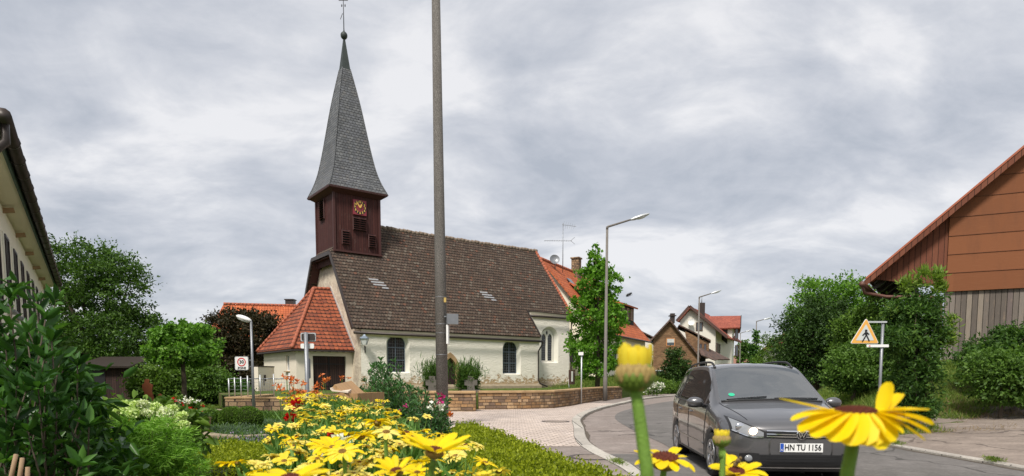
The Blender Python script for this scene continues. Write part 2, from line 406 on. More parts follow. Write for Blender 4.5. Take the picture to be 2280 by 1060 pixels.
M['stone'] = cellmat('sandstone_blocks', .36, .125, [(.30, .185, .095), (.26, .16, .085), (.36, .24, .135), (.21, .13, .075), (.30, .205, .125), (.34, .20, .095), (.17, .115, .08), (.28, .165, .08), (.40, .27, .16)], (.09, .065, .045), .06, .16, rough=.95, bs=1.0, bd=.05, rnd=True, distort=.05, big=.6,
    dirt=lambda t, c: t.mix(t.m('MULTIPLY', t.m('SUBTRACT', t.noise(.9, 7, .7, t.scale(t.pos(), (1, 1, .35))), .56), 7, clamp=True), c, (.05, .04, .032)))
M['old_stone'] = cellmat('rough_old_stone', .40, .15, [(.24, .16, .095), (.29, .20, .12), (.18, .125, .085), (.33, .22, .13), (.15, .10, .07)], (.06, .045, .035), .1, .14, rough=.95, bs=1.0, bd=.05, rnd=True, distort=.08, big=.5)
M['capstone'] = plain('sandstone_coping', (.38, .25, .13), .95, var=.4, sc=3, bump=.8, bsc=18)
M['plinth'] = plain('weathered_plinth', (.27, .22, .15), .95, var=.4, sc=4, bump=.6, bsc=20)
M['cross_stone'] = plain('grey_grave_stone', (.13, .115, .10), .9, var=.4, sc=5, bump=.7, bsc=25)
def conc():
    t = NT('speckled_concrete'); n = t.noise(55, 3, .8); n2 = t.noise(1.2, 6, .7, t.scale(t.pos(), (3, 3, .4)))
    c = t.ramp(n, [(.35, (.06, .055, .052)), (.5, (.13, .12, .11)), (.68, (.28, .26, .24))])
    c = t.mix(t.m('MULTIPLY', t.m('SUBTRACT', n2, .45), 3, clamp=True), c, t.mix(.5, c, (.07, .06, .05)))
    t.bump(n, .3, .01); return t.fin(c, .9, .2)
M['concrete'] = conc()
M['galv'] = plain('galvanised_steel', (.24, .25, .265), .45, metal=.5, var=.15, sc=12)
M['galv_light'] = plain('light_galvanised', (.55, .57, .58), .4, metal=.4, var=.1)
M['zinc'] = plain('brown_gutter', (.05, .038, .034), .45, metal=.2, var=.3)
M['green_trim'] = plain('green_fascia', (.06, .10, .08), .6)
M['white_paint'] = plain('white_paint', (.78, .78, .76), .45, var=.04)
M['wood_trim'] = plain('pale_timber', (.40, .26, .15), .7, var=.2)
M['brown_frame'] = plain('brown_window_frame', (.085, .045, .035), .6)
M['orange_frame'] = plain('orange_wood_frame', (.50, .22, .08), .6)
M['shutter'] = cellmat('roller_shutter', 3, .05, [(.62, .62, .60)], (.3, .3, .3), 0, .2, rough=.5, bs=.3)
M['asphalt'] = asphalt('pink_grey_asphalt', (.26, .215, .19), (.31, .265, .24))
M['asphalt_dark'] = asphalt('grey_asphalt', (.155, .145, .135), (.195, .18, .17))
M['asphalt_yard'] = asphalt('brown_worn_asphalt', (.24, .195, .165), (.31, .255, .215))
M['paving'] = cellmat('pink_paving', .25, .165, [(.52, .435, .375), (.55, .46, .395), (.48, .40, .345), (.53, .45, .40), (.46, .385, .335)], (.17, .13, .11), .11, .06, rough=.9, bs=.35, bd=.01, rot=R(-14), big=.2)
M['kerb'] = cellmat('granite_kerb', .9, 4, [(.42, .39, .34), (.46, .43, .38), (.38, .35, .31)], (.12, .11, .1), .03, 0, rough=.9, bs=.5)
M['iron'] = plain('cast_iron', (.10, .085, .08), .7, metal=.3, bump=.5, bsc=80)
def groundm():
    t = NT('grass_and_soil'); n = t.noise(.5, 7, .65); n2 = t.noise(6, 6, .7)
    c = t.ramp(n2, [(.3, (.045, .075, .015)), (.5, (.075, .12, .025)), (.7, (.13, .16, .05))])
    c = t.mix(t.m('MULTIPLY', t.m('SUBTRACT', n, .52), 5, clamp=True), c, (.13, .10, .06))
    t.bump(n2, .8, .08); return t.fin(c, .95, .1)
M['ground'] = groundm()
M['soil'] = plain('dark_soil', (.06, .045, .03), .95, var=.5, sc=9, bump=.8, bsc=30)
M['trunk'] = plain('bark', (.09, .07, .05), .9, var=.4, sc=8, bump=.9, bsc=25)
M['twig'] = plain('pale_cut_twig', (.30, .20, .12), .85, var=.3, sc=15)
F = foliage_mat
M['walnut'] = F('walnut_leaves', (.02, .05, .009), (.075, .15, .025), .3, yel=(.14, .24, .04))
M['maple_ball'] = F('ball_maple_leaves', (.045, .12, .015), (.15, .31, .04), .33, yel=(.25, .42, .07))
M['maple_red'] = F('bronze_maple_leaves', (.016, .018, .008), (.05, .04, .016), .15, yel=(.09, .055, .028))
M['bright'] = F('sweetgum_leaves', (.045, .12, .01), (.13, .29, .025), .36, yel=(.23, .42, .05))
M['hedge_green'] = F('hedge_leaves', (.035, .08, .012), (.12, .21, .03), .3, yel=(.19, .30, .05))
M['box_green'] = F('box_leaves', (.09, .125, .007), (.26, .31, .012), .3, yel=(.40, .43, .03))
M['darkgreen'] = F('dark_conifer', (.012, .032, .008), (.04, .085, .015), .15, yel=(.07, .14, .02))
M['midgreen'] = F('mid_green_leaves', (.03, .07, .012), (.10, .19, .03), .3, yel=(.16, .26, .05))
M['ash'] = F('ash_leaves', (.02, .05, .012), (.065, .14, .025), .3, yel=(.14, .24, .04))
M['ash_tip'] = F('young_ash_leaves', (.09, .16, .02), (.22, .32, .05), .35)
M['laurel'] = F('glossy_dark_leaves', (.012, .04, .012), (.055, .14, .028), .25, rough=.30, yel=(.12, .25, .04))
M['fern'] = F('feathery_green', (.10, .22, .025), (.22, .42, .05), .3, yel=(.20, .40, .05))
M['bluegreen'] = F('blue_green_leaves', (.03, .08, .03), (.08, .18, .06), .25, yel=(.12, .24, .08))
M['sage'] = F('grey_sage_leaves', (.06, .10, .06), (.15, .22, .13), .25)
M['stalk'] = F('flower_leaves', (.04, .10, .015), (.12, .24, .05), .3, yel=(.2, .33, .09))
M['grass'] = F('grass_blades', (.06, .11, .015), (.17, .24, .04), .3, yel=(.30, .32, .09))
M['dry'] = F('dry_straw', (.16, .11, .06), (.30, .22, .12), .2)
M['ivy'] = F('ivy_leaves', (.02, .06, .01), (.06, .15, .02), .2)
M['red_fl'] = F('red_petals', (.35, .005, .005), (.62, .015, .01), .2)
M['white_fl'] = F('white_petals', (.55, .55, .48), (.85, .85, .78), .2)
M['orange_fl'] = F('orange_petals', (.55, .12, .03), (.75, .24, .07), .25)
M['pink_fl'] = F('magenta_petals', (.45, .02, .16), (.65, .05, .28), .25)
M['lilac_fl'] = F('lilac_petals', (.22, .16, .30), (.40, .32, .48), .25)
M['white_hyd'] = F('hydrangea_cream', (.55, .60, .38), (.80, .82, .62), .25)
M['hyd'] = F('hydrangea_florets', (.42, .55, .18), (.75, .82, .42), .25)
M['grey_boards'] = planks('weathered_grey_boards', .16, [(.17, .145, .125), (.22, .19, .165), (.13, .11, .095), (.26, .22, .18), (.16, .13, .12)], (.03, .025, .02), .12, .9, wear=(.30, .22, .16))
def panel_m():
    t = NT('orange_brown_panels'); x = t.xyz(t.uv()); n = t.noise(1.1, 7, .65, t.scale(t.pos(), (2.5, 2.5, .6))); g = t.noise(4, 6, .7, t.scale(t.pos(), (.6, .6, 9)))
    rw = t.m('FLOOR', t.m('DIVIDE', x[1], .62)); wn_ = t.n('ShaderNodeTexWhiteNoise', noise_dimensions='2D'); t.l(t.comb(t.m('FLOOR', t.m('ADD', t.m('DIVIDE', x[0], 3.1), t.m('MULTIPLY', rw, .37))), rw), wn_.inputs['Vector'])
    c = t.mix(wn_.outputs['Value'], (.185, .070, .031), (.225, .086, .038)); c = t.mix(t.m('MULTIPLY', t.m('SUBTRACT', n, .5), 2.5, clamp=True), c, (.15, .062, .032)); c = t.mix(t.m('MULTIPLY', t.m('SUBTRACT', g, .55), 2.5, clamp=True), c, (.25, .11, .055))
    t.bump(g, .3, .01); return t.fin(c, .75, .2)
M['orange_panel'] = panel_m()
M['panel_joint'] = plain('panel_joint', (.12, .045, .022), .8)
M['brown_boards'] = planks('red_brown_boards', .17, [(.17, .06, .035), (.19, .07, .04), (.15, .055, .032)], (.05, .02, .012), .12)
M['gutter_red'] = plain('painted_gutter', (.13, .06, .045), .5, var=.4)
# ------------------------------------------------------------ terrain, road, pavements
KL = [(1.9, -2), (1.88, 2), (1.85, 5.5), (1.85, 8.85), (1.62, 11.15), (1.60, 13.2), (1.87, 16.3), (2.29, 20.6), (3.55, 26.1), (5.83, 32.7), (8.6, 40), (12.3, 46.6), (20, 58), (34, 78), (70, 120)]
KR = [(7.6, -2), (7.6, 4), (7.6, 9.3), (7.6, 13.5), (8.3, 18), (9.8, 24), (12.3, 30), (15.6, 37), (20, 44), (28, 55), (43, 74), (80, 118)]
def kx(K, y):
    if y <= K[0][1]: return K[0][0]
    for (x0, y0), (x1, y1) in zip(K, K[1:]):
        if y <= y1: return lerp(x0, x1, (y - y0) / (y1 - y0))
    return K[-1][0]
GE = [(-9.5, 20.6), (-5.0, 19), (-3.7, 16), (-2.5, 12.5), (-1.2, 9.5), (.3, 6.2), (1.0, 3.5), (1.1, -2)]
def gedge(y):
    for (x0, y0), (x1, y1) in zip(GE, GE[1:]):
        if y1 <= y <= y0: return lerp(x0, x1, (y - y0) / (y1 - y0))
    return GE[-1][0] if y < 0 else GE[0][0]
def GH(x, y):
    d = x - kx(KR, y)
    if d > 0:
        h = .07 * min(d, 12)
        h += sst((y - 16.0 + .25 * math.sin(x * 1.3)) / 5) * sst((d - .5) / 3.2) * 1.45
        return h + .12 * mnoise.noise(Vector((x * .5, y * .5, 0))) * sst((y - 17) / 2)
    d = kx(KL, y) - x
    if d > 3 and y > 42: return sst((d - 3) / 7) * sst((y - 42) / 8) * 1.5
    g = gedge(y) - x
    if g > 0 and y < 21: return sst(g / .5) * (.22 + .05 * math.sin(x * 2) * math.sin(y * 1.7))
    return 0
def ground():
    xs = sorted(set([-900, -500, -250, -120, -70, -45] + list(np.arange(-32, 34, .7)) + [36, 40, 50, 70, 120, 250, 500, 900]))
    ys = sorted(set([-300, -100, -30, -8] + list(np.arange(-4, 62, .7)) + [66, 75, 90, 120, 180, 300, 600, 1500]))
    mb = MB(); mb.grid([[V(x, y, GH(x, y)) for x in xs] for y in ys])
    struct(mb.build('ground', M['ground']))
ground()
def sub(K, n=8):
    P = [];
    for i in range(len(K) - 1):
        p0 = V(*K[max(i - 1, 0)]); p1 = V(*K[i]); p2 = V(*K[i + 1]); p3 = V(*K[min(i + 2, len(K) - 1)])
        for k in range(n):
            t = k / n; P.append(.5 * (2 * p1 + (p2 - p0) * t + (2 * p0 - 5 * p1 + 4 * p2 - p3) * t * t + (3 * p1 - p0 - 3 * p2 + p3) * t ** 3))
    P.append(V(*K[-1])); return P
KLs = sub(KL); KRs = sub(KR)
ns = [min(i, len(KRs) - 1) for i in range(len(KLs))]
def at_y(P, y):
    for a, b in zip(P, P[1:]):
        if a[1] <= y <= b[1] and b[1] > a[1]: return lerp(a[0], b[0], (y - a[1]) / (b[1] - a[1]))
    return P[-1][0]
ys = list(np.arange(-1.5, 60, 1.0)) + list(np.arange(60, 116, 4))
mb = MB()
mb.grid([[V(lerp(at_y(KLs, y), at_y(KRs, y), k / 6), y, .012) for k in range(7)] for y in ys])
struct(mb.build('road', M['asphalt']))
# resurfaced darker lane: its left edge wanders like in the photograph
mb = MB(); LE = sub([(3.2, 2), (3.1, 7), (3.05, 11.3), (3.15, 13), (3.2, 17), (3.6, 22), (5.0, 27), (8.5, 35), (14, 44), (30, 66)])
mb.grid([[V(at_y(LE, y), y, .018), V(at_y(KRs, y) - .02, y, .018)] for y in np.arange(3, 64, 1.0)])
struct(mb.build('resurfaced_lane', M['asphalt_dark']))
mb = MB()
mb.grid([[V(at_y(KLs, y), y, .018), V(at_y(LE, y) - .004, y, .018)] for y in (3.2, 5, 7, 9, 11.3)])
struct(mb.build('road_patch', M['asphalt_dark']))
def kerb(P, side, w_, h, name, y0, y1, gap=.0):
    mb = MB(); rows = []
    pts = [p for p in P if y0 <= p[1] <= y1]; fine = []
    for a, b in zip(pts, pts[1:]):
        n = max(1, int((b - a).length / .5))
        for k in range(n): fine.append(a.lerp(b, k / n))
    fine.append(pts[-1])
    for i, p in enumerate(fine):
        d = (fine[min(i + 1, len(fine) - 1)] - fine[max(i - 1, 0)]).normalized(); n = V(-d[1], d[0]) * side
        q = p + n * w_
        rows.append([V(p[0], p[1], -.05), V(p[0], p[1], h - .02), V(p[0] + n[0] * .02, p[1] + n[1] * .02, h), V(q[0], q[1], h), V(q[0], q[1], -.05)])
    mb.grid(rows, smooth=False); return struct(mb.build(name, M['kerb'])), fine
k1, kf = kerb(KLs, 1, .26, .10, 'kerb_beside_pavement', -2, 90)
k2, kf2 = kerb(KRs, -1, .14, .07, 'kerb_beside_yard', -2, 60)
# flat asphalt forecourt and pavement left of the kerb; slab paving set into it
def strip(edge, mat, name, z, y0, y1, off=.26):
    mb = MB(); rows = []
    for y in np.arange(y0, y1 + .01, .6):
        xr = at_y(KLs, y) - off * 1.03; rows.append([V(edge(y), y, z), V(lerp(edge(y), xr, .5), y, z), V(xr, y, z)])
    mb.grid(rows); return struct(mb.build(name, mat))
WALL = [(x * .948, y * .948) for x, y in [(-9.4, 20.6), (-7.2, 20.6), (-4.4, 23.6), (-3.1, 25.45), (-1.46, 25.45), (-1.42, 26.9), (.4, 27.25), (1.85, 28.1), (2.87, 30.4), (3.62, 33), (5.1, 36.9), (7.14, 40.8)]]
def wallx(y):
    for (x0, y0), (x1, y1) in zip(WALL[5:], WALL[6:]):
        if y0 <= y <= y1: return lerp(x0, x1, (y - y0) / (y1 - y0))
    return None
def left_edge(y):
    if y < 20.5: return gedge(y)
    if y < 26: return -11.0
    return (wallx(y) or (kx(KL, y) - 2.2)) - .1
strip(left_edge, M['asphalt'], 'forecourt', .085, -1.2, 60)
mb = MB()
E1 = sub([(-5.6, 20.2), (-4.2, 16.5), (-2.6, 13.4), (-1.4, 11.8)], 5)
def pav_left(y):
    if y < 20.4: return max(gedge(y) + .02, -5.6 if y > 13.4 else -9)
    if y < 20.2:
        for a, b in zip(E1, E1[1:]):
            if b[1] <= y <= a[1]: return lerp(a[0], b[0], (y - a[1]) / (b[1] - a[1]))
    if y < 24.0: return -5.6 + (y - 20.2) * .5
    if y < 25.7: return -1.45
    return (wallx(y) or 3) + .02
mb.grid([[V(lerp(pav_left(y), at_y(KLs, y) - .27, k / 4), y, .089) for k in range(5)] for y in np.arange(11.9, 32.2, .4)])
struct(mb.build('slab_paving', M['paving']))
def disc(c, r, n=28): return [V(c[0] + r * math.cos(2 * math.pi * k / n), c[1] + r * math.sin(2 * math.pi * k / n), c[2]) for k in range(n)]
def manhole(c, r, label):
    t = thing('manhole_cover', label, 'manhole cover', c)
    mb = MB(); mb.bridge(disc(V(0, 0, .008) + V(*c), r), disc(V(0, 0, .008) + V(*c), r * .80)); mb.build('frame', M['iron'], t)
    mb = MB(); mb.add(disc(V(0, 0, .006) + V(*c), r * .8), [range(28)]); mb.build('lid', M['asphalt_yard'], t)
p = W(1325, 1026, 10.0); manhole((p[0], 10.3, .085), .40, 'round manhole cover in the pavement beside the box hedge')
p = W(1237, 941, 20); manhole((p[0] - .1, 18.6, .089), .42, 'flat round manhole cover in the middle of the slab paving')
# brown worn yard in front of the barn: follows the rising ground
mb = MB()
rows = []
for y in np.arange(2, 17.6, .5):
    r_ = []
    for k in range(24):
        d = .16 + (k / 23) ** 1.3 * 22; x = kx(KR, y) + d; r_.append(V(x, y + (.5 * math.sin(x * 1.7) if y > 17 else 0), GH(x, y) + .012))
    rows.append(r_)
mb.grid(rows); struct(mb.build('yard', M['asphalt_yard']))

# ------------------------------------------------------------ churchyard slab and retaining wall
YZ = .65
mb = MB()
poly = [V(x, y, YZ) for x, y in [(-9.3, 20.8), (-7.25, 20.8), (-4.6, 23.6), (-3.2, 24.3), (-1.6, 24.35), (-1.55, 25.7), (.3, 26.0), (1.6, 26.75), (2.55, 28.9), (3.25, 31.3), (4.65, 35), (6.6, 38.7), (9.2, 45.5), (6, 62), (-10, 66), (-26, 52), (-15.5, 33)]]
mb.prism(poly, V(0, 0, -.6)); struct(mb.build('churchyard_ground', M['ground']))
def wall_run(pts, z0, z1, th, mat, cap, capmat, name, label, cat, capover=.05):
    t = thing(name, label, cat, (pts[0][0], pts[0][1], 0))
    P = [V(x, y, 0) for x, y in pts]; rows = []; rc = []
    for i, p in enumerate(P):
        a = (P[i] - P[i - 1]).normalized() if i else None; b = (P[i + 1] - P[i]).normalized() if i < len(P) - 1 else None
        na = V(-a[1], a[0], 0) if a else None; nb = V(-b[1], b[0], 0) if b else None
        n = (na + nb).normalized() if (na and nb) else (na or nb)
        if na and nb: n = n / max(.5, n.dot(na))
        q = p + n * th
        rows.append([p + V(0, 0, z0), p + V(0, 0, z1), q + V(0, 0, z1), q + V(0, 0, z0)])
        f_ = p - n * capover; g = q + n * capover
        rc.append([f_ + V(0, 0, z1), f_ + V(0, 0, z1 + cap * .75), f_ + n * .03 + V(0, 0, z1 + cap), g - n * .03 + V(0, 0, z1 + cap), g + V(0, 0, z1 + cap * .75), g + V(0, 0, z1)])
    mb = MB(); mb.grid(rows, smooth=False, closed=True); mb.add(rows[0], [(0, 1, 2, 3)]); mb.add(rows[-1], [(3, 2, 1, 0)]); mb.build('stone_wall', mat, t)
    mb = MB(); mb.grid(rc, smooth=False, closed=True); mb.add(rc[0], [range(6)]); mb.add(rc[-1], [range(5, -1, -1)]); mb.build('coping', capmat, t)
    return t
wall_run(WALL[5:], -.05, .76, .35, M['stone'], .09, M['capstone'], 'retaining_wall', 'long curved sandstone block wall along the churchyard beside the pavement', 'stone wall')
wall_run([(-4.6, 24.13), (-1.40, 24.13)], -.05, .78, .5, M['stone'], .09, M['capstone'], 'wall_pier', 'straight projecting end of the sandstone wall in front of the arched church door', 'stone wall')
wall_run([(-9.6, 24.5), (-9.4, 20.6), (-7.2, 20.6), (-5.9, 22.0), (-4.9, 23.2), (-4.5, 24.4)], -.05, .70, .35, M['old_stone'], .05, M['capstone'], 'garden_wall', 'rough brown stone wall under the thin metal fence beside the zone sign', 'stone wall', .02)

# ------------------------------------------------------------ church
O = V(-8.6, 36, 0); AX = V(.8, .6, 0); NX = V(-.6, .8, 0)
def C(t, s, z): return O + AX * t + NX * s + V(0, 0, z)
church = thing('church', 'small white village chapel with steep brown tiled roof and slate spire', 'church', tuple(C(6, 4.33, YZ)))
WD = 8.66; RS = 4.33; EZ = 4.55; RZ = 11.05
def rh(s): return EZ + (RZ - EZ) * (s / RS)      # roof height over the south slope
def arc_pts(cx, z0, z1, hw, n=14, pointed=False):
    """arch outline in (a,z): straight jambs and a round or pointed head"""
    P = [(cx - hw, z0)]
    if not pointed:
        zc_ = z1 - hw
        for k in range(n + 1):
            a = math.pi * (1 - k / n); P.append((cx + hw * math.cos(a), zc_ + hw * math.sin(a)))
    else:
        rr = hw * 2.0; zc_ = z1 - math.sqrt(rr * rr - (rr - hw) ** 2)
        m = n // 2; a1 = math.acos((rr - hw) / rr)
        for k in range(m + 1):
            a = a1 * k / m; P.append((cx + rr - hw - rr * math.cos(a), zc_ + rr * math.sin(a)))
        for k in range(m - 1, -1, -1):
            a = a1 * k / m; P.append((cx - rr + hw + rr * math.cos(a), zc_ + rr * math.sin(a)))
    P.append((cx + hw, z0)); return P
# nave south wall with the two round-headed windows and the pointed door
wins = [(2.34, 1.72, 3.86, .56), (10.74, 1.66, 3.80, .56)]
def out_op(t, z0, z1, hw): return arc_pts(t + .0, z0 - .08, z1 + .20, hw + .20)
door_o = arc_pts(5.9, YZ, 2.75, .62, pointed=True)
mb = MB()
holes = [[C(a, 0, z) for a, z in out_op(*w_)] for w_ in wins] + [[C(a, 0, max(z, YZ + .002)) for a, z in door_o]]
mb.holed([C(0, 0, 0.3), C(13.1, 0, 0.3), C(13.1, 0, EZ - .12), C(0, 0, EZ - .12)], holes)
mb.add([C(13.1, 0, .3), C(13.1, 1.2, .3), C(13.1, 1.2, EZ + 1.6), C(13.1, 0, EZ - .12)], [(0, 1, 2, 3)])
mb.add([C(0, WD, .3), C(13.1, WD, .3), C(13.1, WD, EZ - .1), C(0, WD, EZ - .1)], [(3, 2, 1, 0)])
mb.build('nave_wall', M['plaster'], church)
# chancel
cz1 = 6.18; CH = [(13.1, 1.2), (17.0, 1.2), (18.6, 3.0), (18.6, 5.7), (17.0, 7.46), (13.1, 7.46)]
chw = (15.0, 2.55, 4.86, .62)
mb = MB()
mb.holed([C(13.0, 1.2, .3), C(17.0, 1.2, .3), C(17.0, 1.2, cz1), C(13.0, 1.2, cz1)], [[C(a, 1.2, z) for a, z in arc_pts(chw[0] + .06, chw[1] - .10, chw[2] + .20, chw[3] + .22)]])
for (a0, b0), (a1, b1) in list(zip(CH, CH[1:]))[1:]: mb.add([C(a0, b0, .3), C(a1, b1, .3), C(a1, b1, cz1), C(a0, b0, cz1)], [(0, 1, 2, 3)])
mb.build('chancel_wall', M['plaster'], church)
# west gable, rough weathered
hz = 8.75; hs = (hz - EZ) / (RZ - EZ) * RS
mb = MB(); mb.prism([C(-.02, .004, .3), C(-.02, .004, EZ - .05), C(-.02, hs, hz), C(-.02, WD - hs, hz), C(-.02, WD - .004, EZ - .05), C(-.02, WD - .004, .3)], AX * .30)
mb.build('gable_wall', M['gable_plaster'], church)
# cornice under the eaves
mb = MB()
def cornice(a, b, z, out):
    nn = NX
    mb.prism([a + V(0, 0, z), a - nn * .10 + V(0, 0, z + .10), a - nn * .16 + V(0, 0, z + .42), a + V(0, 0, z + .42)], b - a)
cornice(C(.02, -.002, 0), C(13.12, -.002, 0), EZ - .82, .16); cornice(C(13.12, 1.198, 0), C(17.02, 1.198, 0), cz1 - .60, .16)
mb.build('cornice', M['cornice'], church)
mb = MB(); mb.prism([C(-.05, 0, YZ), C(-.05, -.22, YZ), C(-.05, -.20, YZ + .16), C(-.05, 0, YZ + .30)], AX * 13.25)
mb.prism([C(13.2, 1.19, YZ), C(13.2, .95, YZ), C(13.2, .97, YZ + .2), C(13.2, 1.19, YZ + .34)], AX * 3.95); mb.build('plinth', M['plinth'], church)
# windows
def window(t, z0, z1, hw, s0, splay):
    o = splay; i = arc_pts(t, z0, z1, hw)
    I = [C(a, s0 + .30, z) for a, z in i]; Oo = [C(a, s0, z) for a, z in o]
    mb = MB(); mb.bridge(Oo, I); rv = mb.build('window', M['frieze'], church)
    mb = MB(); mb.add([C(a, s0 + .29, z) for a, z in i], [range(len(i))]); mb.build('pane', M['glass_dark'], rv)
    mb = MB()      # lead grid and iron casement
    for k in range(1, 7):
        x = t - hw + 2 * hw * k / 7; dz = math.sqrt(max(0, hw * hw - (x - t) ** 2)); mb.bar(C(x, s0 + .272, z0), C(x, s0 + .272, z1 - hw + dz), .014, .012)
    z = z0 + .17
    while z < z1 - .03:
        h = hw if z < z1 - hw else math.sqrt(max(.0, hw * hw - (z - z1 + hw) ** 2))
        mb.bar(C(t - h, s0 + .272, z), C(t + h, s0 + .272, z), .012, .014); z += .185
    mb.build('lead_grid', M['lead'], rv)
    mb = MB()
    for x in (t - hw + .02, t - .05, t + hw - .02): mb.bar(C(x, s0 + .26, z0), C(x, s0 + .26, z1 - (hw if abs(x - t) > .1 else .03)), .035, .03)
    for z in (z0 + .02, z0 + .68, z0 + 1.42): mb.bar(C(t - hw, s0 + .258, z), C(t + hw, s0 + .258, z), .03, .035)
    for k in range(14):
        a = i[1 + k]; b = i[2 + k] if k < 14 else i[-2]; mb.bar(C(a[0], s0 + .26, a[1]), C(b[0], s0 + .26, b[1]), .035, .03)
    mb.build('casement', M['iron_grey'], rv)
for w_ in wins: window(*w_, 0, out_op(*w_))
# traceried chancel window
t, z0, z1, hw = chw; s0 = 1.2
o = arc_pts(t + .06, z0 - .10, z1 + .20, hw + .22); i = arc_pts(t, z0, z1, hw)
mb = MB(); mb.bridge([C(a, s0, z) for a, z in o], [C(a, s0 + .32, z) for a, z in i]); rv = mb.build('window', M['frieze'], church)
mb = MB(); l1 = arc_pts(t - .29, z0 + .05, z1 - .30, .22, pointed=True); l2 = arc_pts(t + .29, z0 + .05, z1 - .30, .22, pointed=True)
eye = [(t + .10 * math.cos(a), z1 - .24 + .16 * math.sin(a)) for a in [2 * math.pi * k / 10 for k in range(10)]]
mb.holed([C(a, s0 + .24, z) for a, z in i], [[C(a, s0 + .24, z) for a, z in q] for q in (l1, l2, eye)])
for q in (l1, l2, eye): mb.bridge([C(a, s0 + .24, z) for a, z in q], [C(a, s0 + .32, z) for a, z in q])
mb.build('tracery', M['frieze'], rv)
mb = MB(); mb.add([C(a, s0 + .31, z) for a, z in i], [range(len(i))]); mb.build('pane', M['glass_dark'], rv)
mb = MB()
for k in range(11):
    for xx in (t - .29, t + .29): mb.bar(C(xx - .2, s0 + .30, z0 + .2 + k * .17), C(xx + .2, s0 + .30, z0 + .2 + k * .17), .01, .014)
mb.build('lead_grid', M['lead'], rv)
# pointed door
mb = MB(); di = arc_pts(5.9, YZ, 2.62, .50, pointed=True)
do2 = arc_pts(5.9, YZ, 2.95, .80, pointed=True)
mb.bridge([C(a, -.05, z) for a, z in do2], [C(a, -.05, z) for a, z in di], closed=False); mb.bridge([C(a, 0.0, z) for a, z in do2], [C(a, -.05, z) for a, z in do2], closed=False)
mb.bridge([C(a, -.05, z) for a, z in di], [C(a, .22, z) for a, z in di], closed=False)
dr = mb.build('door_surround', M['capstone'], church)
mb = MB(); mb.add([C(a, .2, z) for a, z in di], [range(len(di))]); mb.build('door', M['door_wood'], church)
# roofs
OV = .42
def slab(mb, pts, th=.10, mi=0):
    P = [Vector(p) for p in pts]; n = (P[1] - P[0]).cross(P[2] - P[0]).normalized()
    if n.z < 0: P.reverse(); n = -n
    mb.prism([p - n * th for p in P], n * th, mi)
TW0, TW1 = -.28, 2.62; TS0, TS1 = 2.88, 5.78
s_e = -.26; zh = rh(hs) 
def S_(t, s): return C(t, s, rh(s))
def N_(t, s): return C(t, WD - s, rh(s))
mb = MB()
slab(mb, [S_(-.55, s_e), S_(13.0, s_e), S_(12.75, 1.0), S_(16.95, .96), S_(16.25, RS), S_(1.0, RS), S_(-.6, hs)])
slab(mb, [N_(-.55, s_e), N_(13.0, s_e), N_(13.0, 1.0), N_(16.95, .96), N_(16.25, RS), N_(1.0, RS), N_(-.6, hs)])
slab(mb, [S_(-.6, hs - .0), N_(-.6, hs), C(1.0, RS, RZ)])
slab(mb, [S_(16.95, .96), C(19.0, 2.8, rh(.96)), C(16.25, RS, RZ)]); slab(mb, [C(19.0, 2.8, rh(.96)), C(19.0, 5.9, rh(.96)), C(16.25, RS, RZ)]); slab(mb, [C(19.0, 5.9, rh(.96)), N_(16.95, .96), C(16.25, RS, RZ)])
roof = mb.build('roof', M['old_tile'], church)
def ridge_run(a, b, r, n, mat, parent, jit=.015, name='ridge_tiles'):
    mb = MB(); a = Vector(a); b = Vector(b)
    for k in range(n):
        p = a.lerp(b, k / n); q = a.lerp(b, (k + .96) / n); j = V(0, 0, random.uniform(-jit, jit)); mb.cyl(p + j, q + j, r * 1.08, r * .92, 8)
    return mb.build(name, mat, parent)
sag = [C(2.6, RS, RZ + .02), C(9, RS, RZ - .06), C(16.3, RS, RZ + .02)]
mb = MB()
for k in range(46):
    tt = 2.6 + k * .30; z = RZ + .01 + .02 * math.sin(k * 1.7) - .05 * math.sin((tt - 2.6) / 13.7 * math.pi)
    mb.cyl(C(tt, RS, z), C(tt + .29, RS, z + random.uniform(-.02, .02)), .15, .12, 8)
mb.build('ridge_tiles', M['old_ridge'], roof)
ridge_run(C(16.25, RS, RZ), S_(17.0, .9), .11, 26, M['ridge_tile'], roof, name='hip_tiles')
# lighter repaired tiles: two snow-guard patches
for px_, py_, tt, ss in ((862, 641, 1.35, 1.15), (1080, 658, 9.3, 1.05)):
    mb = MB(); e = (S_(0, 1) - S_(0, 0)).normalized(); nn = AX.cross(e).normalized()
    for r_ in range(4):
        for c_ in range(4):
            if (r_, c_) in ((0, 3), (3, 0), (3, 1)): continue
            p = S_(tt + c_ * .21 + r_ * .1, ss + .62 - r_ * .11) + nn * .03
            mb.add([p, p + AX * .205, p + AX * .205 + e * .108, p + e * .108], [(0, 1, 2, 3)])
    mb.build('pale_tile_patch', plain('pale_tile', (.30, .30, .31), .7), roof)
